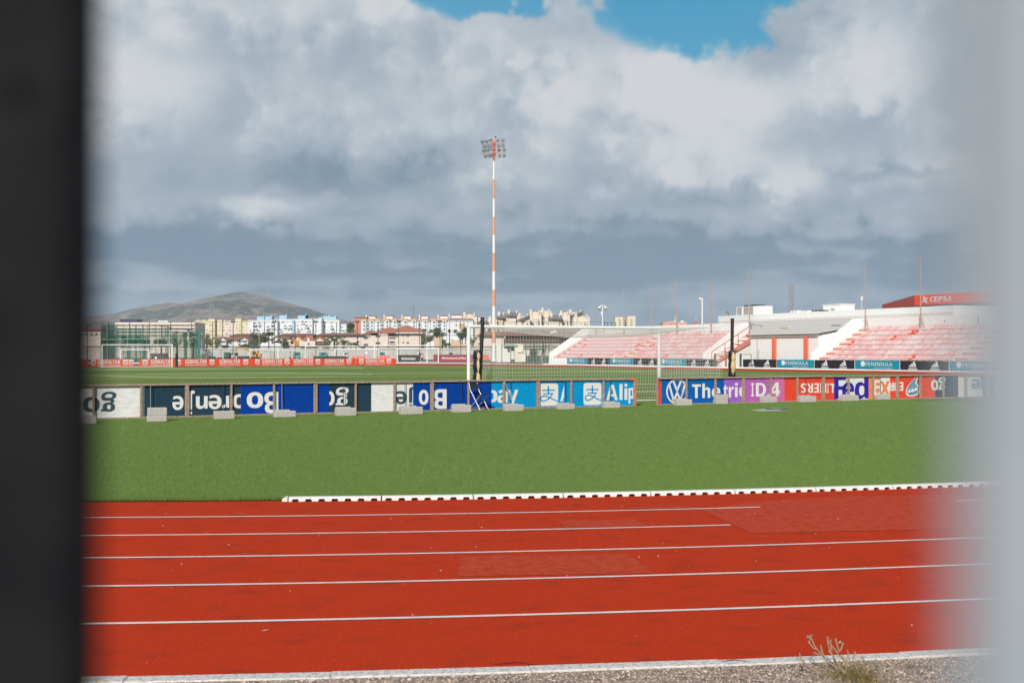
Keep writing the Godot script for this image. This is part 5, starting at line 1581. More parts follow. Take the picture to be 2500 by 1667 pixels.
	var sh := thing("equipment_box", "black mesh equipment box with a red and white badge under the far goal", "box", Vector3(BXX.call(388.5), -0.03, -zb))
	put(sh, "box", bx(Vector3(0, BY.call(862) / 2, 0), Vector3(BXX.call(408) - BXX.call(369), BY.call(862), 1.4)), blk)
	put(sh, "badge", rod(Vector3(-0.4, BY.call(873), 0.7), Vector3(-0.4, BY.call(873), 0.73), 0.18, 12), W)
	for q in [[505, 526, 870, "leftmost low black dugout behind the red banners"], [530, 541, 872, "middle low black dugout behind the red banners"], [548, 561, 869, "rightmost low black dugout behind the red banners"]]:
		var d := thing("dugout", q[3], "dugout", Vector3(BXX.call((q[0] + q[1]) / 2.0), -0.03, -zb), 0.0, "low dugouts at the far end")
		var b := MB.new()
		var w: float = BXX.call(q[1]) - BXX.call(q[0])
		var h: float = BY.call(q[2])
		b.prism(PackedVector2Array([Vector2(-w / 2, 0), Vector2(w / 2, 0), Vector2(w / 2, h * 0.7), Vector2(w * 0.32, h), Vector2(-w * 0.32, h), Vector2(-w / 2, h * 0.7)]), -0.6, 0.6)
		put(d, "shelter", b, blk)
		put(d, "seat_bench", bx(Vector3(0, 0.4, 0.7), Vector3(w * 0.8, 0.08, 0.3)), paint("bench_grey", 0.3, 0.3, 0.3, 0.6))
	for q in [[578, 609, 869, 883, "", "plain black board beside the excavator"], [764, 846, 869, 884, "", "low black board behind the last red banners"], [968, 1027, 866, 878, "#EndPlasticWaste", "black board with small white hashtag below the cream house"], [1058, 1160, 865, 878, "#EveryoneCanPlay", "dark red board with white hashtag left of the goal post"]]:
		var z := 212.0
		var d := thing("hashtag_board", q[5], "advertising board", Vector3((q[0] - 1250.0) * z / F, -0.03, -z), 0.0, "low boards at the far end")
		var w: float = (q[1] - q[0]) * z / F
		var y1: float = EYE - (q[2] - 861.0) * z / F
		put(d, "board", bx(Vector3(w / 2, y1 / 2, 0), Vector3(w, y1, 0.06)), blk if q[0] < 1050 else paint("board_maroon", 0.22, 0.035, 0.05, 0.6))
		if q[4]: letters(d, q[4], w * 0.2, w * 0.78, y1 * 0.35, y1 * 0.68, 0.034, W)
	for q in [[858, 869, 868, "salmon board panel left of the rightmost red banner, behind it"], [872, 892, 868, "narrow salmon board panel behind the rightmost red banner"], [926, 952, 867, "salmon board panel above the right end of the last red banner"]]:
		var z := 200.0
		var w: float = (q[1] - q[0]) * z / F
		var y1: float = EYE - (q[2] - 861.0) * z / F
		var d := thing("salmon_board", q[3], "advertising board", Vector3((q[0] - 1250.0) * z / F, -0.03, -z), 0.0, "salmon boards at the far end")
		put(d, "board", bx(Vector3(w / 2, y1 / 2, 0), Vector3(w, y1, 0.06)), paint("board_salmon", 0.60, 0.16, 0.13, 0.6))
		put(d, "foot", bx(Vector3(w / 2, 0.03, 0), Vector3(w * 0.6, 0.06, 0.7)), dark)
	# --- grey boundary wall with parked containers and cars behind the fence
	var wallm := grain("boundary_wall", [0.50, 0.49, 0.47], [0.56, 0.55, 0.525], Vector3(30, 12, 30), 0.01, 0.9, 0.0, 181)
	stain(wallm, [0.38, 0.38, 0.36], 22.0, 0.015, Vector2(0.55, 0.75), 182, 0.5)
	var zw := 300.0
	var bw := thing("boundary_wall", "long grey concrete boundary wall behind the far fence", "wall", Vector3(0, -0.06, -zw))
	for i in 13:
		var a := (lerpf(480, 1260, i / 13.0) - 1250.0) * zw / F
		var b := (lerpf(480, 1260, (i + 1) / 13.0) - 1250.0) * zw / F
		put(bw, "wall_panel", bx(Vector3((a + b) / 2, 1.35, 0), Vector3(b - a - 0.05, 2.7 + 0.1 * sin(i * 2.0), 0.25)), wallm)
	rng.seed = 60
	var cars := [[547, 566, "green", "green skip before the grey boundary wall"], [562, 573, "white", "white container end beside the excavator arm"], [716, 737, "teal", "teal parked trailer behind the person"], [779, 799, "teal", "teal and white trailer behind the long training goal"], [926, 939, "teal", "teal van behind the tall training goal"], [1018, 1034, "white", "white van at the right post of the tall training goal"], [1096, 1106, "bluegrey", "blue grey container left of the goal post"], [838, 850, "white", "white van behind the white umbrella"]]
	for c in cars:
		var z := 285.0
		var w: float = (c[1] - c[0]) * z / F
		var m: Material = {"green": paint("van_green", 0.05, 0.16, 0.11, 0.5), "white": paint("van_white", 0.62, 0.62, 0.62, 0.4), "teal": paint("van_teal", 0.10, 0.28, 0.28, 0.5), "bluegrey": paint("van_blue", 0.16, 0.22, 0.30, 0.5)}[c[2]]
		var d := thing("parked_van", c[3], "vehicle", Vector3(((c[0] + c[1]) / 2.0 - 1250.0) * z / F, -0.06, -z), 0.0, "vehicles parked along the boundary wall")
		var b := MB.new()
		b.prism(PackedVector2Array([Vector2(-w / 2, 0.4), Vector2(w / 2, 0.4), Vector2(w / 2, 1.0), Vector2(w * 0.36, 1.75), Vector2(-w * 0.46, 1.8), Vector2(-w / 2, 1.2)]), -0.8, 0.8)
		put(d, "body", b, m)
		put(d, "window", bx(Vector3(w * 0.05, 1.4, 0.81), Vector3(w * 0.5, 0.4, 0.03)), paint("van_glass", 0.05, 0.07, 0.08, 0.1))
		for s in [-0.3, 0.3]:
			put(d, "wheel", rod(Vector3(w * s, 0.32, 0.66), Vector3(w * s, 0.32, 0.86), 0.32, 12), blk)
	# --- excavator
	var ze := 270.0
	var yel := paint("machine_yellow", 0.62, 0.33, 0.06, 0.5)
	var ex := thing("excavator", "yellow excavator with raised arm behind the red banners", "excavator", Vector3((612 - 1250.0) * ze / F, -0.06, -ze), 0.0)
	var E := func(uu, vv): return Vector3((uu - 612.0) * ze / F, EYE - (vv - 861.0) * ze / F + 0.06, 0)
	put(ex, "cab", bx(E.call(623, 864), Vector3(1.2, 1.5, 1.4)), yel)
	put(ex, "cab_window", bx(E.call(621.5, 862) + Vector3(0, 0, 0.71), Vector3(0.7, 0.6, 0.03)), paint("van_glass", 0.05, 0.07, 0.08, 0.1))
	put(ex, "engine_housing", bx(E.call(632, 868), Vector3(0.9, 0.9, 1.4)), yel)
	var bo := MB.new()
	bo.tube(E.call(617, 867), E.call(603, 852), 0.18, 0.20, 6); bo.tube(E.call(603, 852), E.call(590, 848), 0.2, 0.18, 6)
	put(ex, "boom", bo, yel)
	bo = MB.new()
	bo.tube(E.call(590, 848), E.call(574, 849), 0.18, 0.16, 6); bo.tube(E.call(574, 849), E.call(577, 862), 0.16, 0.12, 6)
	put(ex, "arm", bo, yel)
	put(ex, "bucket", bx(E.call(577, 865), Vector3(0.5, 0.6, 0.7), Basis(Vector3.FORWARD, 0.4)), blk)
	put(ex, "crawler_track", bx(Vector3(0.7, 0.4, 0), Vector3(2.4, 0.8, 1.8)), blk)
	# --- white cabin, red bench and yard beside the mast
	var zk := 218.0
	var K := func(uu, vv): return Vector3((uu - 1250.0) * zk / F, EYE - (vv - 861.0) * zk / F, -zk)
	var wc := paint("cabin_white", 0.64, 0.63, 0.60, 0.7)
	var cab := thing("site_cabin", "white site cabin with green tinted canopy right of the floodlight mast", "cabin", Vector3((1245 - 1250.0) * zk / F, -0.03, -zk))
	var kx := func(uu): return (uu - 1245.0) * zk / F
	var ky := func(vv): return EYE - (vv - 861.0) * zk / F
	put(cab, "wall", bx(Vector3(kx.call(1218.0), ky.call(841.5) / 2, 0), Vector3(kx.call(1223.0) - kx.call(1212.0), ky.call(841.5), 2.0)), wc)
	put(cab, "wall", bx(Vector3(kx.call(1236.0), ky.call(845) / 2, -0.5), Vector3(kx.call(1246.0) - kx.call(1226.0), ky.call(845.0), 2.2)), wc)
	put(cab, "wall", bx(Vector3(kx.call(1267.0), ky.call(839.5) / 2, 0), Vector3(kx.call(1277.0) - kx.call(1257.0), ky.call(839.5), 2.4)), paint("cabin_cream", 0.62, 0.56, 0.46, 0.7))
	put(cab, "canopy", bx(Vector3(kx.call(1246.0), ky.call(843), 0.3), Vector3(kx.call(1262.0) - kx.call(1228.0), 0.22, 2.4)), paint("canopy_green", 0.14, 0.36, 0.28, 0.4))
	put(cab, "window", bx(Vector3(kx.call(1242.0), ky.call(853), 0.62), Vector3(0.4, 0.9, 0.04)), paint("van_glass", 0.05, 0.07, 0.08, 0.1))
	put(cab, "window", bx(Vector3(kx.call(1251.0), ky.call(853), 0.0), Vector3(0.55, 1.0, 0.04)), paint("van_glass", 0.05, 0.07, 0.08, 0.1))
	put(cab, "door", bx(Vector3(kx.call(1248.0), ky.call(870) + 0.3, 0.05), Vector3(0.8, 1.4, 0.05)), wc)
	put(cab, "air_unit", bx(Vector3(kx.call(1270.0), ky.call(856), 1.3), Vector3(0.85, 0.55, 0.3)), wc)
	put(cab, "meter_box", bx(Vector3(kx.call(1278.5), 0.7, 1.2), Vector3(0.7, 1.2, 0.4)), wc)
	var rbx := thing("red_bench", "red slatted bench with a back left of the mast", "bench", Vector3((1182 - 1250.0) * zk / F, -0.03, -zk))
	put(rbx, "backrest", bx(Vector3(0, 0.85, -0.2), Vector3(1.6, 0.8, 0.08)), paint("bench_red", 0.60, 0.11, 0.07, 0.6))
	put(rbx, "seat", bx(Vector3(0.1, 0.42, 0.05), Vector3(1.3, 0.07, 0.5)), paint("bench_orange", 0.60, 0.20, 0.09, 0.6))
	for s in [-0.5, 0.5]: put(rbx, "leg", bx(Vector3(s, 0.2, 0), Vector3(0.08, 0.42, 0.5)), paint("bench_red", 0.60, 0.11, 0.07, 0.6))
	# --- green yard fence and outside steel stair left of the far stand
	var zy := 190.0
	var yf := thing("yard_fence", "green yard fence of posts and braces left of the far stand", "fence", Vector3(0, -0.03, -zy))
	var yx := func(uu): return (uu - 1250.0) * zy / F
	var yy := func(vv): return EYE - (vv - 861.0) * zy / F
	for q in [1284, 1294, 1303.5, 1309, 1316, 1325, 1331.5, 1341, 1347.5]:
		put(yf, "fence_post", rod(Vector3(yx.call(q), 0, 0), Vector3(yx.call(q), yy.call(832 if q in [1294, 1303.5] else 835), 0), 0.09 if q == 1303.5 else 0.06, 6), green)
	for q in [[1294, 884, 1304, 858], [1294, 884, 1316, 850], [1303, 872, 1330, 842]]:
		put(yf, "brace", rod(Vector3(yx.call(q[0]), maxf(yy.call(q[1]), 0.0), 0.1), Vector3(yx.call(q[2]), yy.call(q[3]), 0.1), 0.05, 6), green)
	for v in [832, 843, 851]:
		put(yf, "rail", rod(Vector3(yx.call(1280), yy.call(v), -0.1), Vector3(yx.call(1347), yy.call(v), -0.1), 0.035, 5), green)
	var ss := thing("steel_stair", "small grey steel stair with railings left of the far stand", "stair", Vector3(0, -0.03, -zy + 3.0))
	for i in 9:
		put(ss, "tread", bx(Vector3(yx.call(1321.0 + i * 2.6), 0.2 + i * 0.2, 0), Vector3(0.26, 0.04, 0.9)), M["galvanised"])
	for z in [-0.45, 0.45]:
		var b := MB.new()
		b.path([Vector3(yx.call(1320.0), 1.0, z), Vector3(yx.call(1346.0), 3.0, z)], 0.035)
		b.path([Vector3(yx.call(1320.0), 0.6, z), Vector3(yx.call(1346.0), 2.6, z)], 0.03)
		b.path([Vector3(yx.call(1320.0), 0.0, z), Vector3(yx.call(1320.0), 1.0, z)], 0.035)
		b.path([Vector3(yx.call(1346.0), 0.0, z), Vector3(yx.call(1346.0), 3.0, z)], 0.035)
		put(ss, "railing", b, M["galvanised"])
	# --- leaning red flag, umbrella and the person
	var cf := thing("corner_flag", "leaning white pole with red flag on the far track", "flag", ground(1024.5, 887.0), 0.0)
	put(cf, "pole", rod(Vector3.ZERO, Vector3(0.3, 1.35, 0), 0.03), W)
	var fb := MB.new()
	fb.prism(PackedVector2Array([Vector2(0.2, 1.05), Vector2(0.45, 1.1), Vector2(0.62, 1.2), Vector2(0.5, 1.35), Vector2(0.28, 1.5)]), -0.02, 0.02)
	put(cf, "flag_cloth", fb, paint("flag_red", 0.64, 0.07, 0.04, 0.7))
	var um := thing("parasol", "small white parasol behind the rightmost red banners", "parasol", Vector3((895 - 1250.0) * 230 / F, -0.03, -230))
	put(um, "pole", rod(Vector3.ZERO, Vector3(0, 1.9, 0), 0.03), W)
	var uc := MB.new()
	uc.lathe(Vector3(0, 1.45, 0), Vector3.UP, [[0.38, 0.0], [0.30, 0.22], [0.12, 0.38], [0.0, 0.42]], 10)
	put(um, "canopy", uc, W)
	var zp := 215.0
	var pe := thing("person", "distant person in pale top and dark red trousers near the training goals", "person", Vector3((708 - 1250.0) * zp / F, -0.03, -zp), 0.5)
	var pants := MB.new()
	for s in [-1, 1]:
		pants.tube(Vector3(s * 0.09, 0.06, 0.04 * s), Vector3(s * 0.09, 0.48, 0.03), 0.055, 0.07, 8)
		pants.tube(Vector3(s * 0.09, 0.48, 0.03), Vector3(s * 0.08, 0.92, 0), 0.075, 0.11, 8)
		pants.box(Vector3(s * 0.09, 0.04, 0.08), Vector3(0.09, 0.08, 0.24))
	var body := MB.new()
	body.lathe(Vector3(0, 0.88, 0), Vector3.UP, [[0.17, 0.0], [0.15, 0.18], [0.19, 0.42], [0.20, 0.52], [0.07, 0.6], [0.055, 0.66], [0.1, 0.74], [0.11, 0.82], [0.07, 0.9], [0.0, 0.92]], 12)
	for s in [-1, 1]:
		body.tube(Vector3(s * 0.2, 1.38, 0), Vector3(s * 0.27, 1.1, 0.02), 0.055, 0.045, 8)
		body.tube(Vector3(s * 0.27, 1.1, 0.02), Vector3(s * 0.24, 0.86, 0.14), 0.045, 0.035, 8)
	put(pe, "body", body, paint("shirt_pale", 0.50, 0.42, 0.38, 0.8))
	put(pe, "trousers", pants, paint("trouser_red", 0.20, 0.04, 0.05, 0.8))
	var hair := MB.new()
	hair.lathe(Vector3(0, 1.68, -0.01), Vector3.UP, [[0.115, 0.0], [0.12, 0.07], [0.08, 0.13], [0.0, 0.15]], 10)
	put(pe, "hair", hair, blk)

# ------------------------------------------------------------------ the hill and the town
func build_hill() -> void:
	var m := grain("hillside", [0.22, 0.172, 0.125], [0.335, 0.27, 0.20], Vector3(260, 260, 260), 0.02, 0.95, 0.0, 191, Vector2(0.3, 0.7))
	m.vertex_color_use_as_albedo = true
	var ridge := [[-200, 766], [60, 766], [150, 780], [212, 790], [276, 768], [350, 749], [400, 741], [416, 738], [440, 741], [500, 728], [545, 719], [578, 712.5], [602, 713.5], [640, 721], [690, 735], [745, 750], [800, 768], [850, 783], [900, 794], [980, 808], [1080, 824], [1250, 850]]
	var z := 3600.0
	var prof := func(x: float) -> float:
		var u := x * F / z + 1250.0
		for i in ridge.size() - 1:
			if u <= ridge[i + 1][0]:
				var f := clampf((u - ridge[i][0]) / (ridge[i + 1][0] - ridge[i][0]), 0, 1)
				return EYE + (861.0 - lerpf(ridge[i][1], ridge[i + 1][1], smoothstep(0.0, 1.0, f) * 0.4 + f * 0.6)) * z / F
		return 0.0
	var n1 := FastNoiseLite.new()
	n1.seed = 3; n1.frequency = 0.0022; n1.fractal_octaves = 5
	var n2 := FastNoiseLite.new()
	n2.seed = 8; n2.frequency = 0.004; n2.fractal_octaves = 4
	var n3 := FastNoiseLite.new()
	n3.seed = 21; n3.frequency = 0.012; n3.fractal_octaves = 4; n3.fractal_gain = 0.6
	var nx := 260
	var nz := 84
	var pts := []
	var cols := []
	for j in nz + 1:
		var fz := float(j) / nz
		var zz := lerpf(2500.0, 4500.0, fz)
		var shape := pow(clampf(1.0 - absf(zz - 3600.0) / 1100.0, 0, 1), 0.9)
		for i in nx + 1:
			var x := lerpf(-1750.0, 20.0, float(i) / nx)
			var h: float = prof.call(x) * shape
			var free := clampf(h / 60.0, 0, 1) * (1.0 - pow(clampf(1.0 - absf(zz - z) / 300.0, 0, 1), 2.0))
			h += (n1.get_noise_2d(x, zz) * 13.0 + (0.2 - absf(n2.get_noise_2d(x * 1.3, zz * 0.7)) * 2.0) * 12.0 + n3.get_noise_2d(x, zz) * 6.0) * free
			pts.append(Vector3(x, maxf(h, -1.0), -zz))
			# scrub thickets and bare rock, each with an outline of its own
			var s := n2.get_noise_2d(x * 0.8 + 90.0, zz * 0.8) + 0.35 * n3.get_noise_2d(x, zz + 70.0)
			var r := n3.get_noise_2d(x * 2.3, zz * 2.3 + 400.0)
			var c := Color(1, 1, 1)
			if s > 0.10: c = Color(0.36, 0.46, 0.42)
			elif s > 0.0: c = Color(0.70, 0.74, 0.68)
			if r > 0.34: c = Color(1.9, 1.85, 1.85)
			elif r < -0.30: c = Color(0.5, 0.55, 0.52)
			cols.append(c)
	var b := MB.new()
	b.tinted = true
	for j in nz:
		for i in nx:
			var a := j * (nx + 1) + i
			var k := [a, a + 1, a + nx + 2, a + nx + 1]
			for t in [[0, 1, 2], [0, 2, 3]]:
				var q: Vector3 = (pts[k[t[1]]] - pts[k[t[0]]]).cross(pts[k[t[2]]] - pts[k[t[0]]]).normalized()
				for e in [t[0], t[2], t[1]]:
					b.v.append(pts[k[e]]); b.n.append(q); b.c.append(cols[k[e]])
	structure("hill", b, m)
	# radio masts on the summit
	var lat := paint("galvanised", 0.36, 0.38, 0.40, 0.5, 0.5)
	for q in [[655.5, 706, "thin radio mast on the hilltop, left of two"], [661, 712, "shorter radio mast on the hilltop, right of two"]]:
		var base := spot(q[0], 727, 3590)
		var o := thing("hilltop_mast", q[2], "mast", base, 0.0, "masts on the hilltop")
		var h: float = (727.0 - q[1]) * 3590.0 / F
		put(o, "mast", rod(Vector3(0, -3, 0), Vector3(0, h, 0), 0.8, 6), lat)
		put(o, "crossarm", rod(Vector3(-2.4, h * 0.7, 0), Vector3(2.4, h * 0.7, 0), 0.5, 6), lat)
	var lt := thing("lattice_tower", "thin grey lattice tower standing before the hill above the cream flats", "tower", spot(516, 861, 640) * Vector3(1, 0, 1))
	lattice(lt, EYE + (861 - 741) * 640.0 / F, 2.2, 1.0, lat, 20)
	var an := thing("rooftop_aerial", "tall thin aerial behind the white and orange flats", "antenna", spot(1008.5, 861, 700) * Vector3(1, 0, 1))
	lattice(an, EYE + (861 - 742) * 700.0 / F, 0.9, 0.4, lat, 14)

var pane_m: Material
var frame_m: Material
func block(label: String, u0: float, u1: float, vtop: float, z: float, deep: float, m: Material, group := "", called := "apartment_block", category := "building", turn := 0.0) -> Node3D:
	var w := (u1 - u0) * z / F
	var h := EYE - (vtop - 861.0) * z / F
	var o := thing(called, label, category, Vector3(((u0 + u1) / 2 - 1250.0) * z / F, -0.06, -z), turn, group)
	o.set_meta("u", u0)
	put(o, "wall", bx(Vector3(0, h / 2, -deep / 2), Vector3(w, h, deep)), m)
	return o
func mass(o: Node3D, called: String, uc: float, z: float, u0: float, u1: float, v0: float, v1: float, front: float, deep: float, m: Material) -> MeshInstance3D:     # a box of a building between pixels, its face `front` metres before the facade
	var y0 := EYE - (v1 - 861.0) * z / F
	var y1 := EYE - (v0 - 861.0) * z / F
	return put(o, called, bx(Vector3(((u0 + u1) / 2 - uc) * z / F, (y0 + y1) / 2, front - deep / 2), Vector3((u1 - u0) * z / F, y1 - y0, deep)), m)
func window(o: Node3D, uc: float, z: float, u: float, v: float, w: float, h: float, front := 0.0, fm: Material = null) -> void:
	var f := mass(o, "window", uc, z, u - w / 2, u + w / 2, v - h / 2, v + h / 2, front + 0.08, 0.3, fm if fm else frame_m)
	var y := EYE - (v - 861.0) * z / F
	var x := (u - uc) * z / F
	put(f, "pane", bx(Vector3(x, y, front + 0.085), Vector3(w * z / F * 0.84, h * z / F * 0.8, 0.03)), pane_m)
func hip(o: Node3D, called: String, uc: float, z: float, u0: float, u1: float, v_eave: float, v_ridge: float, u_r0: float, u_r1: float, front: float, deep: float, m: Material) -> void:     # a hipped tile roof
	var x := func(u): return (u - uc) * z / F
	var ye := EYE - (v_eave - 861.0) * z / F
	var yr := EYE - (v_ridge - 861.0) * z / F
	var a := Vector3(x.call(u0), ye, front); var b := Vector3(x.call(u1), ye, front)
	var c := Vector3(x.call(u1), ye, front - deep); var d := Vector3(x.call(u0), ye, front - deep)
	var r0 := Vector3(x.call(u_r0), yr, front - deep / 2); var r1 := Vector3(x.call(u_r1), yr, front - deep / 2)
	var k := MB.new()
	k.quad(a, b, r1, r0); k.quad(c, d, r0, r1); k.tri(d, a, r0); k.tri(b, c, r1); k.quad(d, c, b, a)
	put(o, called, k, m)
func gable(o: Node3D, uc: float, z: float, u0: float, u1: float, v_eave: float, v_top: float, front: float, deep: float, wm: Material, rm: Material) -> void:    # a gable that faces the camera with its own roof
	var x := func(u): return (u - uc) * z / F
	var y := func(v): return EYE - (v - 861.0) * z / F
	var k := MB.new()
	k.prism(PackedVector2Array([Vector2(x.call(u0), y.call(v_eave)), Vector2(x.call(u1), y.call(v_eave)), Vector2(x.call((u0 + u1) / 2), y.call(v_top))]), front - deep, front)
	put(o, "gable", k, wm)
	for s in [-1, 1]:
		var p0 := Vector2(x.call((u0 + u1) / 2), y.call(v_top))
		var p1 := Vector2(x.call(u0 if s < 0 else u1), y.call(v_eave))
		var dd := (p1 - p0).normalized()
		p1 += dd * 0.5
		var nrm := Vector2(-dd.y, dd.x) * (0.22 if s > 0 else -0.22)
		var q := MB.new()
		q.prism(PackedVector2Array([p0, p1, p1 + nrm, p0 + nrm]), front - deep, front + 0.4)
		put(o, "gable_roof", q, rm)

func leaf_crown(sd: int, leaves: int, flat: float, col: Color) -> ArrayMesh:
	rng.seed = sd
	var b := MB.new()
	b.tinted = true
	var lumps := []
	for i in 11:
		var d := Vector3(rng.randfn(0, 0.42), rng.randfn(0, 0.36) * flat, rng.randfn(0, 0.42))
		lumps.append([d, rng.randf_range(0.26, 0.46)])
	for i in leaves:
		var l = lumps[rng.randi() % lumps.size()]
		var d: Vector3 = Vector3(rng.randfn(), rng.randfn(), rng.randfn()).normalized() * l[1] * pow(rng.randf(), 0.4)
		var p: Vector3 = l[0] + d
		var s := rng.randf_range(0.035, 0.085)
		var ax := Vector3(rng.randfn(), rng.randfn(), rng.randfn()).normalized()
		var bx2 := ax.cross(Vector3(rng.randfn(), rng.randfn(), rng.randfn())).normalized()
		var k := rng.randf_range(0.65, 1.35)
		b.col = Color(col.r * k, col.g * k * rng.randf_range(0.94, 1.06), col.b * k)
		b.tri(p - ax * s, p + ax * s, p + bx2 * s * 1.5)
	return b.mesh()
var crowns := []
func tree(label: String, u: float, vtop: float, vbase: float, wide: float, z: float, kind: int, called := "tree") -> void:
	var x := (u - 1250.0) * z / F
	var h := EYE - (vtop - 861.0) * z / F
	var yb := maxf(EYE - (vbase - 861.0) * z / F, 0.6)
	var o := thing(called, label, "tree", Vector3(x, -0.06, -z), u * 1.7)
	var bark: Material = grain("bark", [0.09, 0.07, 0.05], [0.17, 0.14, 0.10], Vector3(0.5, 1, 0.5), 0.03, 0.95, 0.0, 201) if not M.has("bark") else M["bark"]
	var t := MB.new()
	var r := wide * z / F * 0.5
	t.tube(Vector3.ZERO, Vector3(0.1, yb + (h - yb) * 0.35, 0), 0.22, 0.13, 7)
	for k in 4:
		var a := k * 1.6
		t.tube(Vector3(0.08, yb + (h - yb) * 0.2, 0), Vector3(cos(a) * r * 0.55, yb + (h - yb) * 0.62, sin(a) * r * 0.55), 0.09, 0.04, 5)
	put(o, "trunk", t, bark)
	var c := put(o, "crown", crowns[kind], M["foliage"], Vector3(0, (h + yb) / 2, 0))
	c.scale = Vector3(r * 1.15, (h - yb) * 0.62, r * 1.0)
func palm(label: String, u: float, vtop: float, z: float, r: float) -> void:
	var x := (u - 1250.0) * z / F
	var h := EYE - (vtop - 861.0) * z / F - r * 0.45
	var o := thing("palm_tree", label, "tree", Vector3(x, -0.06, -z))
	var t := MB.new()
	t.tube(Vector3.ZERO, Vector3(0, h, 0), 0.32, 0.24, 8)
	put(o, "trunk", t, M["bark"])
	rng.seed = int(u)
	for k in 26:
		var a := rng.randf() * TAU
		var up := rng.randf_range(-0.25, 1.0)
		var dir := Vector3(cos(a), 0, sin(a))
		var b := MB.new()
		b.tinted = true
		var last := Vector3(0, h, 0)
		for i in 7:
			var f := (i + 1) / 7.0
			var p := Vector3(0, h, 0) + dir * r * f * (1.0 - 0.25 * up) + Vector3(0, r * (up * 0.75 * f - 0.75 * f * f), 0)
			var side := dir.cross(Vector3.UP).normalized() * (0.42 * (1.0 - f * 0.7))
			var k2 := rng.randf_range(0.7, 1.3)
			b.col = Color(0.12 * k2, 0.15 * k2, 0.065 * k2)
			b.tri(last, p, (last + p) / 2 + side - Vector3(0, 0.25, 0)); b.tri(last, p, (last + p) / 2 - side - Vector3(0, 0.25, 0))
			last = p
		put(o, "frond", b, M["foliage"])

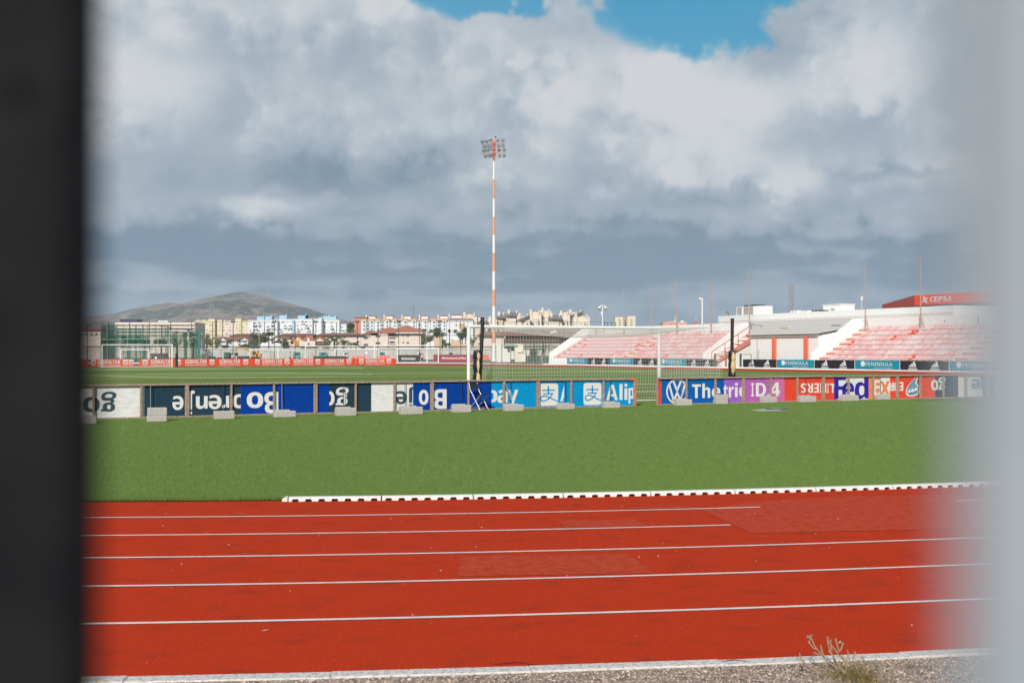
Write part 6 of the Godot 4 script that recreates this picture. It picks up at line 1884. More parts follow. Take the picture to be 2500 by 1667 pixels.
func build_town() -> void:
	pane_m = paint("far_glass", 0.11, 0.12, 0.135, 0.2)
	frame_m = paint("far_frame", 0.40, 0.39, 0.38, 0.6)
	var fol := paint("foliage", 1, 1, 1, 0.85, 0.0, 0.2)
	fol.vertex_color_use_as_albedo = true
	fol.backlight_enabled = true
	fol.backlight = lin(0.10, 0.12, 0.04)
	paint("bark_dummy", 0.1, 0.08, 0.06)
	crowns = [leaf_crown(1, 1500, 1.0, Color(0.085, 0.102, 0.046)), leaf_crown(2, 1500, 0.9, Color(0.15, 0.158, 0.085)), leaf_crown(3, 1300, 1.1, Color(0.19, 0.19, 0.115)), leaf_crown(4, 1200, 0.8, Color(0.17, 0.19, 0.075))]
	tree("dark tree between the white flats and the orange flats", 856, 783, 806, 26, 520, 0)
	var cream := grain("wall_cream", [0.62, 0.55, 0.45], [0.70, 0.63, 0.53], Vector3(12, 12, 12), 0.03, 0.9, 0.0, 211)
	var yell := grain("wall_yellow", [0.64, 0.575, 0.42], [0.71, 0.64, 0.48], Vector3(12, 12, 12), 0.03, 0.9, 0.0, 212)
	var pinkw := grain("wall_pink", [0.62, 0.54, 0.49], [0.69, 0.61, 0.56], Vector3(12, 12, 12), 0.03, 0.9, 0.0, 213)
	var whitew := grain("wall_white", [0.64, 0.66, 0.695], [0.72, 0.74, 0.775], Vector3(12, 12, 12), 0.03, 0.9, 0.0, 214)
	var sky := grain("wall_skyblue", [0.30, 0.47, 0.60], [0.37, 0.55, 0.67], Vector3(8, 8, 8), 0.03, 0.9, 0.0, 215)
	var tile := grain("roof_tile", [0.22, 0.115, 0.085], [0.36, 0.19, 0.14], Vector3(3, 3, 3), 0.04, 0.9, 0.0, 216)
	var tiler := grain("roof_tile_red", [0.36, 0.13, 0.09], [0.48, 0.21, 0.15], Vector3(3, 3, 3), 0.04, 0.9, 0.0, 217)
	var grey := grain("roof_grey", [0.13, 0.13, 0.145], [0.22, 0.215, 0.225], Vector3(5, 5, 5), 0.03, 0.9, 0.0, 218)
	var salmon := grain("wall_salmon", [0.52, 0.21, 0.16], [0.58, 0.26, 0.20], Vector3(9, 9, 9), 0.03, 0.9, 0.0, 219)
	var amber := paint("wall_amber", 0.64, 0.36, 0.10, 0.8)
	var slab := paint("balcony_white", 0.68, 0.69, 0.70, 0.8)
	rng.seed = 99
	# --- long office building with dark window bands
	var z := 420.0
	var o := block("long pale office building with dark window bands behind the throwing cage", 281, 475, 786.3, z, 14, pinkw, "", "office_building")
	var uc := 378.0
	for v in [794.0, 802.5, 810.8, 819.0]:
		for k in 16:
			var a := 285.0 + k * 11.85
			mass(o, "window", uc, z, a, a + 11.2, v - 1.5, v + 1.5, 0.06, 0.3, pane_m)
	for v in [790.0, 798.2, 806.6, 815.0]: mass(o, "storey_band", uc, z, 280, 475.5, v - 2.0, v + 2.4, 0.35, 0.34, pinkw)
	mass(o, "plant_room", uc, z, 285, 327, 778, 786.2, -3.0, 6, paint("plant_navy", 0.012, 0.03, 0.075, 0.6))
	mass(o, "plant_room", uc, z, 378.5, 403, 781.2, 786.2, -3.0, 6, paint("plant_pale", 0.5, 0.56, 0.56, 0.6))
	mass(o, "roof_railing", uc, z, 328, 377, 784.6, 785.2, -0.4, 0.1, paint("gutter_dark", 0.20, 0.16, 0.14, 0.8))
	# red roofed house at the far left
	o = block("low house with dark red roof at the far left behind the fence", 190, 244, 806, 320, 10, pinkw, "", "house", "house")
	hip(o, "roof", 217, 320, 186, 247, 806, 797, 200, 232, 0.6, 11, tile)
	for k in 4: window(o, 217, 320, 198.0 + k * 12, 815, 5, 7)
	# --- cream flats
	z = 600.0
	for q in [[475, 508, 782.5, yell, 0, "cream flats left of the lattice tower, beside the office building"], [508, 523, 778.5, yell, 1.5, "narrow cream stair tower of the flats at the lattice tower"], [523, 541, 781, yell, -1.0, "olive cream wing of the flats right of the lattice tower"], [541, 573, 783.8, pinkw, -2.0, "pinkish cream wing in the middle of the cream flats"], [573, 588, 777.5, yell, 1.0, "cream tower wing right of the pinkish wing"], [588, 605.5, 783.5, yell, 0.0, "yellow cream end wing of the flats beside the white flats"]]:
		o = block(q[5], q[0], q[1], q[2], z - q[4], 12, q[3], "cream flats below the hill")
		uc = (q[0] + q[1]) / 2
		mass(o, "roof_parapet", uc, z - q[4], q[0] - 0.3, q[1] + 0.3, q[2] - 1.0, q[2], 0.2, 12.4, q[3])
		var cols := int((q[1] - q[0]) / 7.5)
		for r in 4:
			for k in cols:
				if rng.randf() < 0.18: continue
				window(o, uc, z - q[4], q[0] + (k + 0.5) * (q[1] - q[0]) / cols, q[2] + 7.5 + r * 7.6, rng.randf_range(1.8, 4.2), rng.randf_range(2.2, 3.8), 0.0, q[3])
		if q[1] - q[0] > 25:
			mass(o, "chimney", uc, z - q[4], q[0] + 3, q[0] + 5, q[2] - 4, q[2], -2, 1.5, q[3])
			mass(o, "roof_hut", uc, z - q[4], q[0] + 14, q[0] + 22, q[2] - 2.5, q[2], -3, 4, q[3])
	# --- white and pale blue flats
	var wb := [[605.5, 646, 782, "leftmost block of the white and pale blue flats"], [646, 676, 781, "second block of the white flats with pale blue roof boxes"], [676, 720, 779, "middle block of the white flats below two blue roof boxes"], [720, 762, 778, "white flats block with the tallest blue roof box"], [764, 786, 778, "white flats block left of the lamp topped fence post"], [786, 828, 780, "fifth white flats block with stepped blue roof boxes"], [828, 845, 791, "lowest white flats block at the right end of the white row"]]
	for k in wb.size():
		var q = wb[k]
		var zz: float = z + [0.0, -2.0, 1.0, -3.0, -1.0, 2.0, 4.0][k]
		o = block(q[3], q[0], q[1], q[2], zz, 13, whitew, "white and pale blue flats")
		uc = (q[0] + q[1]) / 2
		mass(o, "roof_parapet", uc, zz, q[0] - 0.2, q[1] + 0.2, q[2] - 0.9, q[2], 0.25, 13.4, whitew)
		for r in 3:
			var v: float = q[2] + 7.0 + r * 9.3
			var u: float = q[0] + 4.0
			while u < q[1] - 4.0:
				var w := rng.randf_range(3.0, 9.0)
				if u + w > q[1] - 1.0: break
				if rng.randf() < 0.66:
					window(o, uc, zz, u + w / 2, v, w, 4.0, 0.0, slab if w < 5 else frame_m)
					if w > 6.0:
						mass(o, "balcony", uc, zz, u - 1.0, u + w + 1.0, v + 1.6, v + 5.2, 1.1, 1.1, whitew)
				u += w + rng.randf_range(3.0, 6.0)
		if k % 2 == 0 and k < 6: mass(o, "stair_wing", uc, zz, q[1] - 6.0, q[1] - 0.5, q[2] + 2.0, q[2] + 40, 1.6, 1.6, sky if k == 2 else whitew)
		var hats := {0: [[624, 641, 771.5]], 1: [[643, 660, 771]], 2: [[666, 674, 776], [678.5, 697, 769]], 3: [[724, 745, 769.5], [742.5, 745, 767]], 5: [[774, 784, 774], [786, 803, 770.5], [803, 818, 772]]}
		for hq in hats.get(k, []):
			mass(o, "roof_box", uc, zz, hq[0], hq[1], hq[2], q[2] - 0.9, -2.5, 6.0, sky)
			mass(o, "chimney", uc, zz, hq[1] - 2.6, hq[1], hq[2] - 3.0, hq[2], -3.0, 1.6, sky)
	# --- white, amber and terracotta flats
	z = 650.0
	o = block("salmon end wall of the long terracotta roofed flats", 864, 881, 774.5, z + 2, 15, salmon, "terracotta roofed flats")
	hip(o, "roof", 872.5, z + 2, 863, 900, 775, 772.5, 868, 895, 0.6, 16, tiler)
	var seg := [[881, 914, 0], [914, 953, 1], [953, 999, 2], [999, 1049, 3], [1049, 1094, 4], [1094, 1155, 5]]
	var names := ["first bay of the white and amber flats, beside the salmon wall", "second bay of the white and amber flats", "third bay of the white and amber flats, above the cream house", "fourth bay of the white and amber flats, with roof aerial behind", "fifth bay of the white and amber flats, partly behind trees", "plain white end bay of the flats left of the goal"]
	for q in seg:
		var k: int = q[2]
		uc = (q[0] + q[1]) / 2.0
		var zz := z - 1.0 * (k % 2)
		o = block(names[k], q[0], q[1], 779.0, zz, 14, whitew, "terracotta roofed flats")
		hip(o, "roof", uc, zz, q[0] - 0.4, q[1] + 0.4, 781.5 if k < 5 else 780.5, 775.5, q[0] + 3, q[1] - 3, 0.9, 15, tiler)
		if k < 5:
			for f in [0.22, 0.78]:
				var um := lerpf(q[0], q[1], f)
				mass(o, "amber_bay", uc, zz, um - 6.5, um + 6.5, 777.0, 782.3, 1.1, 1.2, amber)
				mass(o, "bay", uc, zz, um - 6.0, um + 6.0, 782.3, 830, 0.9, 1.0, whitew)
				for r in 3:
					window(o, uc, zz, um + 1, 787.0 + r * 8.3, 4.2, 5.6 if r == 0 else 4.2, 0.9)
			for r in 3:
				window(o, uc, zz, uc, 787.5 + r * 8.0, 6.0, 4.0)
				mass(o, "balcony", uc, zz, uc - 5, uc + 5, 789.0 + r * 8.0, 791.6 + r * 8.0, 0.9, 0.9, whitew)
		else:
			mass(o, "amber_panel", uc, zz, 1120, 1135, 789, 800, 0.3, 0.35, amber)
			for u in [1113.5, 1124.0, 1132.0, 1142.0]:
				window(o, uc, zz, u, 793.0, 3.2, 4.2, 0.35)
				window(o, uc, zz, u, 784.5, 2.4, 2.0, 0.0)
			for r in 4: window(o, uc, zz, 1097.0, 785.0 + r * 6.0, 2.0, 3.6)
		var hats := [[897, 914, 768.5, 778], [941, 957, 768, 778], [985, 1001, 768, 778], [1028, 1044, 768, 778], [1074, 1092, 768, 778], [1101, 1127, 766, 776]]
		var hq = hats[k]
		mass(o, "roof_house", uc, zz, hq[0], hq[1], hq[2] + 2.5, hq[3], -3, 7, whitew)
		hip(o, "roof_house_roof", uc, zz, hq[0] - 1, hq[1] + 1, hq[2] + 2.5, hq[2], hq[0] + 5, hq[1] - 5, -2.5, 8, tiler)
		mass(o, "chimney", uc, zz, hq[0] - 7, hq[0] - 4, hq[2] - 1, hq[3], -4, 1.6, cream)
	# --- stepped cream hillside flats with grey roofs
	z = 720.0
	var steps := [[1128, 1164, 764, 0, 1, "gabled cream block above the goal's left post"], [1164, 1190, 777, 0, 2, "cream block with long slate roof left of the mast"], [1190, 1213, 774, 1, 0, "cream block hidden partly by the mast"], [1212, 1236, 763, 2, 2, "cream tower block right of the mast"], [1236, 1268, 758, 1, 2, "tall cream block with chimney, second right of the mast"], [1262, 1294, 766, 0, 3, "cream stepped block with dark sloping roof"], [1290, 1322, 758, 2, 1, "cream stepped block with tall blank gable"], [1318, 1346, 753.5, 3, 0, "highest cream tower of the stepped flats"], [1340, 1372, 766, 1, 2, "cream stepped block with solar roof"], [1364, 1392, 760, 2, 1, "cream block with blank wall, near the right end"], [1386, 1424, 757, 3, 3, "cream block with grey roof near the right end of the stepped flats"], [1400, 1440, 768, 0, 0, "rightmost cream stepped block with little balconies"]]
	rng.seed = 7
	for q in steps:
		var zz: float = z + q[3] * 9.0
		uc = (q[0] + q[1]) / 2.0
		o = block(q[5], q[0], q[1], q[2] + 5.0, zz, 10, cream, "stepped cream flats")
		var vt: float = q[2]
		match q[4]:
			1: gable(o, uc, zz, q[0], q[1], vt + 7.0, vt, 0.05, 10, cream, grey)
			2: hip(o, "roof", uc, zz, q[0] - 0.5, q[1] + 0.5, vt + 14.0, vt + 3.0, q[0] + 1, q[1] - 1, 3.5, 8, grey)
			3:
				var k := MB.new()
				var x0: float = (q[0] - uc) * zz / F
				var x1: float = (q[1] - uc) * zz / F
				var ya: float = EYE - (vt + 15.0 - 861.0) * zz / F
				var yb: float = EYE - (vt + 1.0 - 861.0) * zz / F
				k.prism(PackedVector2Array([Vector2(x0, ya), Vector2(x1, yb), Vector2(x1, yb - 1.2), Vector2(x0, ya - 1.2)]), -6.0, 2.6)
				put(o, "roof", k, grey)
		mass(o, "stair_tower", uc, zz, q[0] + 3, q[0] + 9, vt - 2.0, vt + 30, 1.2, 4, cream)
		mass(o, "chimney", uc, zz, q[1] - 8, q[1] - 5, vt - 1.0, vt + 8, 0.8, 1.8, cream)
		mass(o, "lower_wing", uc, zz, q[0] + 1, q[1] - 8, vt + 19, vt + 60, 3.4, 4, cream)
		for r in 3:
			for k in 3:
				if rng.randf() < 0.35: continue
				window(o, uc, zz, lerpf(q[0] + 6, q[1] - 12, k / 2.0), vt + 23.0 + r * 6.5, 2.6, 2.6, 3.4, cream)
	for q in [[1502, 1525, 773.5, 0, "left half of the small cream block above the stand"], [1532, 1552, 771.5, 1, "right half of the small cream block above the stand"], [1524, 1534, 778, 2, "recessed middle of the small cream block above the stand"]]:
		o = block(q[4], q[0], q[1], q[2], 760.0 + q[3] * 3, 11, cream, "small cream block above the stand")
		for r in 3: window(o, (q[0] + q[1]) / 2.0, 760.0 + q[3] * 3, (q[0] + q[1]) / 2.0, 781.0 + r * 6, 6, 2.4)
		mass(o, "roof_parapet", (q[0] + q[1]) / 2.0, 760.0 + q[3] * 3, q[0] - 0.4, q[1] + 0.4, q[2] - 0.8, q[2], 0.3, 11.4, cream)
	o = block("pink block with white roof tanks behind the far stand", 1619, 1677, 786, 640, 14, paint("wall_rose", 0.60, 0.36, 0.28, 0.9), "")
	mass(o, "upper_floor", 1648, 640, 1631, 1654, 783.5, 787, 0.2, 8, paint("wall_rose", 0.60, 0.36, 0.28, 0.9))
	mass(o, "water_tank", 1648, 640, 1664, 1671, 782, 786, -2, 3, slab)
	mass(o, "water_tank", 1648, 640, 1643, 1651, 783.5, 786, 0.5, 3, slab)
	for u in [1648.5, 1652.0]: mass(o, "aerial", 1648, 640, u, u + 0.8, 772, 784, -2, 0.3, slab)
	for k in 4: window(o, 1648, 640, 1625.0 + k * 13, 791.5, 3, 2.4)
	o = block("slim tower with red pyramid roof and white finial", 1694, 1710, 793, 560, 6, cream, "", "church_tower", "tower")
	hip(o, "roof", 1702, 560, 1692.5, 1711.5, 793.5, 782, 1701.5, 1702.5, 0.4, 7, tiler)
	var fn := MB.new()
	fn.tube(Vector3(0, EYE + 79 * 560.0 / F, -3), Vector3(0, EYE + 88 * 560.0 / F, -3), 0.12, 0.08, 6)
	fn.lathe(Vector3(0, EYE + 81.5 * 560.0 / F, -3), Vector3.UP, [[0.0, 0.0], [0.3, 0.25], [0.0, 0.5]], 8)
	put(o, "finial", fn, slab)
	# --- houses in front of the flats
	z = 335.0
	o = block("white house with two gables and brown roof behind the excavator", 536, 611, 831, z, 9, whitew, "", "house", "house")
	uc = 573.5
	hip(o, "roof", uc, z, 540, 611, 829.5, 820.5, 552, 600, 0.8, 10, tile)
	gable(o, uc, z, 533, 556, 829.5, 823, 1.6, 5, whitew, tile)
	gable(o, uc, z, 587, 610, 829.5, 823, 1.6, 5, whitew, tile)
	mass(o, "dormer_wall", uc, z, 538, 554, 829, 842, 1.5, 1.5, whitew)
	mass(o, "dormer_wall", uc, z, 590, 608, 829, 842, 1.5, 1.5, whitew)
	for u in [564.5, 568.5, 579.5, 584.0]: window(o, uc, z, u, 833.5, 2.6, 4)
	window(o, uc, z, 547, 834, 13, 5, 1.5); window(o, uc, z, 599, 833, 15, 4.5, 1.5)
	o = block("white house with brown gable roof right of the olive trees", 658, 690, 833, z, 9, whitew, "", "house", "house")
	hip(o, "roof", 674, z, 656, 706, 828, 820, 668, 700, 0.8, 10, tile)
	gable(o, 674, z, 664, 688, 829, 822, 1.4, 5, whitew, tile)
	window(o, 674, z, 676, 834, 12, 4.5)
	o = block("pink house with terracotta roof and stepped parapet", 709, 792, 831, 325, 9, pinkw, "", "house", "house")
	uc = 750.5
	hip(o, "roof", uc, 325, 739, 766, 830, 819, 744, 760, 1.2, 6, tiler)
	gable(o, uc, 325, 764, 795, 833, 822, 0.9, 7, paint("wall_blush", 0.63, 0.50, 0.46, 0.9), tiler)
	gable(o, uc, 325, 712, 742, 833, 820, 0.7, 7, paint("wall_peach", 0.64, 0.50, 0.34, 0.9), tiler)
	mass(o, "terrace", uc, 325, 733, 772, 832, 846, 2.0, 2.0, pinkw)
	mass(o, "terrace_pillar", uc, 325, 752, 757, 825, 833, 1.4, 1.4, whitew)
	window(o, uc, 325, 756, 839, 4.5, 5.5, 2.0)
	for k in 4: mass(o, "shutter", uc, 325, 718.0 + k * 4, 720.5 + k * 4, 829, 843, 0.9, 0.3, amber)
	for q in [[676, 765, 812.5, "long low brown roof behind the pink house"], [770, 880, 812, "long low brown roof behind the palm tree"], [560, 612, 813, "brown roof with skylights above the white gabled house"]]:
		o = block(q[3], q[0], q[1], q[2] + 7, 380, 12, pinkw, "low brown roofs", "house", "house")
		hip(o, "roof", (q[0] + q[1]) / 2.0, 380, q[0] - 2, q[1] + 2, q[2] + 7.0, q[2], q[0] + 8, q[1] - 8, 1.0, 14, tile)
		for k in 4: window(o, (q[0] + q[1]) / 2.0, 380, lerpf(q[0] + 8, q[1] - 8, k / 3.0), q[2] + 12, 4, 4)
	# cream house with big red hipped roofs
	z = 330.0
	o = block("large cream house with red hipped roofs behind the training goals", 946, 1027, 813.5, z, 12, pinkw, "", "house", "house")
	uc = 986.5
	mass(o, "side_wing", uc, z, 905, 948, 817, 846, 0.6, 9, pinkw)
	mass(o, "side_wing", uc, z, 880, 907, 821, 846, -0.5, 8, pinkw)
	hip(o, "roof", uc, z, 942, 1044, 811.5, 792.5, 982, 992, 1.2, 14, tiler)
	hip(o, "roof", uc, z, 904, 968, 813, 797.5, 944, 954, 1.8, 11, tiler)
	hip(o, "roof", uc, z, 876, 918, 818, 806, 898, 908, 0.6, 10, tile)
	mass(o, "eave_fascia", uc, z, 943, 1043, 811.5, 813.5, 1.2, 0.2, whitew)
	for v in [819.0, 836.0]:
		for u in [984.0, 993.5, 997.0]: window(o, uc, z, u, v, 3.0, 5)
		window(o, uc, z, 957, v - 1, 13, 7, 0.0); window(o, uc, z, 923, v + 1, 12, 6.5, 0.6); window(o, uc, z, 892, v + 5, 11, 6, -0.5)
		mass(o, "balcony", uc, z, 950, 964, v + 2, v + 4, 0.8, 0.8, pinkw)
	# sports hall seen through the goal net, and low walls left of it
	o = block("low beige hall with brown tiled roof seen through the near goal net", 1168, 1230, 821, 300, 10, pinkw, "", "sports_hall", "building")
	hip(o, "roof", 1199, 300, 1162, 1400, 820, 808, 1178, 1396, 1.0, 12, tile)
	mass(o, "side_wing", 1199, 300, 1230, 1440, 826, 852, -1.0, 8, paint("hall_grey", 0.40, 0.36, 0.33, 0.9))
	hip(o, "roof", 1199, 300, 1228, 1440, 831, 802, 1250, 1430, 0.2, 11, tile)
	window(o, 1199, 300, 1172.0, 838, 7, 6); window(o, 1199, 300, 1172, 829, 6, 5)
	for q in [[1349, 1359, 809], [1343, 1349, 811]]: mass(o, "roof_light", 1199, 300, q[0], q[1], q[2] - 3, q[2] + 3, 0.6, 0.5, slab)
	for q in [[1060, 1078, 824, "small pink tower ruin among the trees"], [1100, 1122, 830, "low peach walls among the trees left of the goal"], [1122, 1142, 838, "lowest peach wall beside the goal's left post"]]:
		o = block(q[3], q[0], q[1], q[2], 310, 6, paint("wall_peach2", 0.56, 0.42, 0.30, 0.9), "", "garden_wall", "wall")
		mass(o, "battlement", (q[0] + q[1]) / 2.0, 310, q[0], q[0] + 4, q[2] - 3, q[2], 0, 3, paint("wall_peach2", 0.56, 0.42, 0.30, 0.9))
		mass(o, "battlement", (q[0] + q[1]) / 2.0, 310, q[1] - 5, q[1], q[2] - 2, q[2], 0, 3, paint("wall_peach2", 0.56, 0.42, 0.30, 0.9))
	# --- trees among the houses: label, u, top v, base v, width in pixels, depth, kind
	var ts := [["dark tree behind the left end of the throwing cage", 262, 822, 850, 40, 290, 0], ["dark leafy tree behind the middle of the throwing cage", 312, 818, 850, 44, 292, 1], ["second leafy tree behind the throwing cage", 352, 820, 850, 40, 288, 1], ["tree behind the cage right of the far goal's middle", 392, 817, 850, 42, 294, 0], ["olive tree behind the right part of the cage", 432, 814, 850, 44, 290, 2], ["tall olive tree at the right end of the cage", 470, 815, 850, 36, 292, 2], ["olive tree right of the throwing cage", 504, 819, 846, 34, 310, 2], ["thin dark conifer above the olive trees", 505, 812, 830, 10, 330, 0], ["small bush tree beside the cage fence", 530, 824, 846, 24, 312, 2], ["dark tree at the left edge of the white flats", 626, 806, 838, 34, 345, 0], ["wide olive tree left of the brown gable house", 634, 811, 848, 46, 322, 1], ["rounded shrub before the white gabled house", 590, 838, 850, 22, 312, 1], ["low shrub left of the white gabled house", 552, 842, 850, 18, 311, 1], ["leafy tree before the brown gable house", 692, 826, 848, 32, 315, 1], ["sparse tree behind the brown gable house", 656, 806, 822, 26, 360, 0], ["small tree in front of the white flats", 664, 806, 822, 8, 350, 3], ["pale shrub left of the salmon wall", 853, 800, 813, 24, 480, 3],
		["shrubs below the palm tree on the left", 788, 836, 846, 26, 308, 3], ["shrubs right of the palm tree", 868, 832, 847, 26, 308, 1], ["tree behind the red hipped roof", 1034, 800, 812, 20, 400, 0], ["dark pine in front of the orange flats", 1066, 794, 818, 26, 420, 0], ["broad grey green tree right of the cream house", 1066, 804, 830, 40, 318, 1], ["second broad grey green tree left of the goal", 1040, 812, 846, 26, 316, 1], ["slim cypress before the white end bay", 1097, 799, 815, 10, 420, 0], ["dark tree at the goal's left post", 1136, 793, 818, 28, 420, 0], ["large grey green tree behind the goal's left post", 1128, 804, 832, 44, 318, 1], ["bright green shrub between the peach walls", 1089, 834, 846, 26, 308, 3], ["rambling shrub below the pink ruin", 1080, 822, 846, 22, 314, 2], ["shrub beside the hall under the goal net", 1152, 822, 846, 26, 312, 1]]
	for t in ts: tree(t[0], t[1], t[2], t[3], t[4], t[5], t[6])
	palm("bushy palm tree left of the cream house", 816, 812, 315, 3.4)
	palm("smaller palm tree beside the bushy palm", 838, 822, 312, 2.4)
	# street lamps and thin poles among the houses
	for q in [[688.5, 828, 300, "white street lamp pole before the leafy tree"], [807.5, 827, 300, "thin grey pole left of the palm"], [846.5, 826, 300, "thin grey pole right of the palm"], [632, 816, 300, "tall bamboo coloured pole at the olive tree"], [1040, 818, 300, "white street lamp at the right end of the cream house"]]:
		o = thing("street_pole", q[3], "pole", Vector3((q[0] - 1250.0) * q[2] / F, -0.06, -q[2]), 0.0, "poles among the houses")
		put(o, "shaft", rod(Vector3.ZERO, Vector3(0, EYE - (q[1] - 861.0) * q[2] / F, 0), 0.07, 6), frame_m)
		put(o, "lamp_head", bx(Vector3(-0.25, EYE - (q[1] - 861.0) * q[2] / F, 0), Vector3(0.6, 0.1, 0.2)), slab)

# ------------------------------------------------------------------ the fence the picture is taken through, and what lies about near it
func build_fence() -> void:
	var dark := grain("dark_post_paint", [0.0105, 0.0108, 0.0130], [0.0155, 0.0160, 0.0188], Vector3(0.2, 0.2, 0.2), 0.02, 0.6, 0.0, 231)
	dark.metallic_specular = 0.12
	var o := thing("gate_post", "blurred near black steel gate post at the left edge", "post", Vector3(-0.0462, -0.05, -0.14))
	var b := MB.new()
	b.cbox(Vector3(-0.06, 1.2, 0), Vector3(0.12, 2.4, 0.008), 0.002)
	put(o, "post", b, dark)
	var bolt := MB.new()
	bolt.lathe(Vector3(-0.0066, 1.678, 0.004), Vector3.BACK, [[0.0014, 0.0], [0.0013, 0.0004], [0.0, 0.0005]], 10)
	put(o, "bolt", bolt, paint("bolt_black", 0.004, 0.004, 0.004, 0.8, 0.0, 0.05))
	var grey := grain("grey_post_paint", [0.275, 0.312, 0.358], [0.315, 0.352, 0.398], Vector3(0.3, 0.5, 0.3), 0.02, 0.7, 0.0, 232)
	var g := thing("fence_post", "blurred pale grey steel fence post at the right edge", "post", Vector3(0.0212, -0.05, -0.06))
	b = MB.new()
	b.cbox(Vector3(0.03, 1.2, 0), Vector3(0.06, 2.4, 0.006), 0.002)
	put(g, "post", b, grey)
	put(g, "cap", bx(Vector3(0.03, 2.41, 0), Vector3(0.066, 0.02, 0.012)), grey)

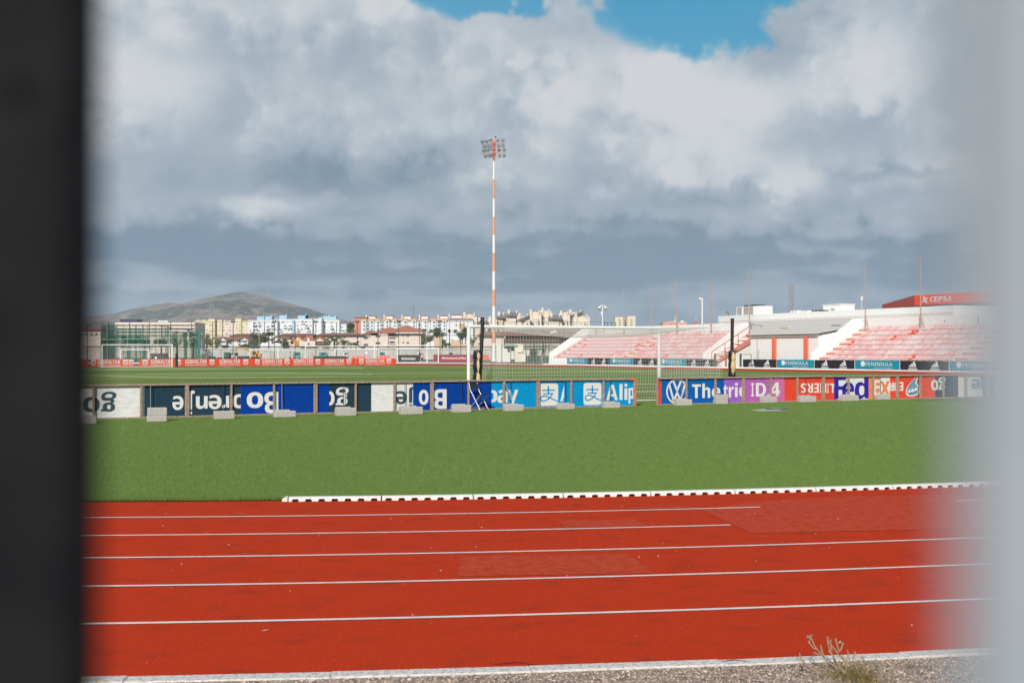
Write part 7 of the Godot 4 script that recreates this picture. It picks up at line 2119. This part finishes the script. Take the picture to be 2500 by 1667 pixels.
func build_small() -> void:
	# dry weed at the edging
	var dry := grain("dry_stem", [0.27, 0.18, 0.115], [0.44, 0.32, 0.23], Vector3(0.05, 0.05, 0.05), 0.03, 0.9, 0.0, 241)
	var base := ground(2072, 1655)
	base.y = -0.005
	var w := thing("dry_weed", "dry branching weed leaning over the pale edging at bottom right", "plant", base)
	var z := -base.z
	var at := func(u, v, dz): return Vector3((u - 2072.0) * (z + dz) / F, EYE - (v - 861.0) * (z + dz) / F + 0.005, -dz)
	var px := func(x): return 1880.0 + x / 7.84
	var py := func(y): return 1530.0 + y / 7.84
	var stems := [[[1440, 880], [1100, 640], [940, 450], [860, 340], [820, 225], [740, 185]], [[820, 225], [835, 170]], [[900, 415], [840, 385], [770, 285]], [[1040, 560], [985, 460], [975, 380]], [[1000, 520], [900, 490]], [[1040, 540], [1035, 460]], [[1440, 880], [1300, 700], [1210, 540], [1140, 460]], [[1300, 700], [1260, 560], [1200, 440], [1150, 290], [1155, 215]], [[1210, 440], [1180, 260]], [[1480, 640], [1340, 470], [1240, 360], [1190, 290]], [[1340, 470], [1290, 340], [1270, 250]], [[1290, 300], [1340, 285]], [[1345, 440], [1385, 320]], [[1440, 880], [1500, 650], [1480, 640]], [[1400, 590], [1330, 560], [1270, 510]], [[960, 880], [760, 730], [640, 640], [605, 520]], [[640, 640], [560, 620], [490, 590]], [[2040, 770], [1900, 690], [1800, 590]], [[1640, 800], [1560, 620], [1600, 490]], [[1560, 700], [1490, 580], [1490, 480]]]
	rng.seed = 5
	for s in stems:
		var b := MB.new()
		var pts := []
		var dz := rng.randf_range(-0.03, 0.06)
		for q in s: pts.append(at.call(px.call(q[0]), py.call(q[1]), dz if q[1] < 860 else 0.0))
		for i in pts.size() - 1:
			b.tube(pts[i], pts[i + 1], lerpf(0.0042, 0.0030, float(i) / pts.size()), lerpf(0.0040, 0.0028, float(i + 1) / pts.size()), 5)
		# withered seed heads at the tip
		var tip: Vector3 = pts[-1]
		for k in 3:
			var d := Vector3(rng.randf_range(-0.008, 0.008), rng.randf_range(0.0, 0.014), rng.randf_range(-0.006, 0.006))
			b.tube(tip - d * 0.3, tip + d, 0.0045, 0.002, 4)
		put(w, "stem", b, dry)
	# clumps of rough grass along the gravel edge
	var blade := paint("grass_blade", 1, 1, 1, 0.8, 0.0, 0.3)
	blade.vertex_color_use_as_albedo = true
	var gs := [[2075, 1652, 0.06, 0.13, 260, "tawny grass clump at the foot of the dry weed"], [2115, 1664, 0.06, 0.11, 180, "low tawny grass clump right of the dry weed"], [2230, 1628, 0.06, 0.035, 60, "flat green weed on the gravel at the right"], [1962, 1628, 0.05, 0.03, 50, "thin green weed tuft against the edging"], [2035, 1626, 0.05, 0.03, 50, "small green tuft between weed stems and edging"], [2140, 1622, 0.05, 0.03, 50, "small green tuft right of the weed stems"], [1780, 1640, 0.08, 0.02, 40, "mossy tuft along the edging left of the weed"]]
	for q in gs:
		var p := ground(q[0], q[1])
		p.y = -0.005
		var o := thing("grass_tuft", q[5], "plant", p, 0.0, "tufts on the gravel verge")
		var b := MB.new()
		b.tinted = true
		for i in q[4]:
			var a := Vector3(rng.randfn() * q[2], 0, rng.randfn() * q[2] * 0.7)
			var d: Vector3 = Vector3(rng.randfn() * 0.5, 1.0, rng.randfn() * 0.5).normalized() * q[3] * rng.randf_range(0.5, 1.2)
			var s := Vector3(0.0016, 0, 0).rotated(Vector3.UP, rng.randf() * TAU)
			var green: bool = rng.randf() < (0.25 if q[3] > 0.05 else 0.7)
			var k := rng.randf_range(0.7, 1.3)
			b.col = Color(0.075 * k, 0.10 * k, 0.03 * k) if green else Color(0.30 * k, 0.21 * k, 0.09 * k)
			b.tri(a - s, a + s, a + d * 0.6 + s * 0.5); b.tri(a + s * 0.5 + d * 0.55, a + d * 0.55 - s * 0.5, a + d + Vector3(d.x, -0.2 * d.y, d.z) * 0.2)
		put(o, "blades", b, blade).set_meta("kind", "stuff")
	# petals, bits of paper and leaves scattered over the track and the turf
	var bit := MB.new()
	bit.tri(Vector3(-1, 0.1, 0.2), Vector3(0.8, 0.2, 0.5), Vector3(0.3, 0.5, -0.8))
	bit.tri(Vector3(-1, 0.1, 0.2), Vector3(0.3, 0.5, -0.8), Vector3(-0.7, 0.2, -0.6))
	bit.tri(Vector3(0.8, 0.2, 0.5), Vector3(-1, 0.1, 0.2), Vector3(-0.2, 0.0, 0.8))
	var mm := MultiMesh.new()
	mm.transform_format = MultiMesh.TRANSFORM_3D
	mm.use_colors = true
	mm.mesh = bit.mesh()
	mm.instance_count = 260
	rng.seed = 8
	for i in 260:
		var r := rng.randf_range(36.7, 43.7) if i < 230 else rng.randf_range(28.0, 36.0)
		var p := arc(r, rng.randf_range(3.0, 16.0))
		var s := rng.randf_range(0.0035, 0.010)
		mm.set_instance_transform(i, Transform3D(Basis(Vector3.UP, rng.randf() * TAU).scaled(Vector3.ONE * s), p + Vector3(0, 0.004 if i < 230 else 0.03, 0)))
		mm.set_instance_color(i, Color(0.62, 0.55, 0.46) if rng.randf() < 0.75 else Color(0.20, 0.15, 0.08))
	var mi := MultiMeshInstance3D.new()
	mi.name = "scattered_petals"
	mi.multimesh = mm
	var pm := paint("petal", 1, 1, 1, 0.8)
	pm.vertex_color_use_as_albedo = true
	mi.material_override = pm
	add_child(mi)
	tag(mi, "tiny pale petals and leaf bits scattered over the red track", "litter", "", "stuff")
	# a crumpled scrap on the outer lane
	var sc := thing("paper_scrap", "small grey paper scrap lying on the outermost lane", "litter", ground(646, 1540))
	var sb := MB.new()
	sb.tri(Vector3(-0.02, 0.004, 0), Vector3(0.008, 0.006, 0.008), Vector3(0.006, 0.009, -0.006)); sb.tri(Vector3(0.006, 0.006, 0.004), Vector3(0.026, 0.012, -0.004), Vector3(0.006, 0.009, -0.006))
	put(sc, "scrap", sb, paint("scrap_grey", 0.42, 0.38, 0.36, 0.8))
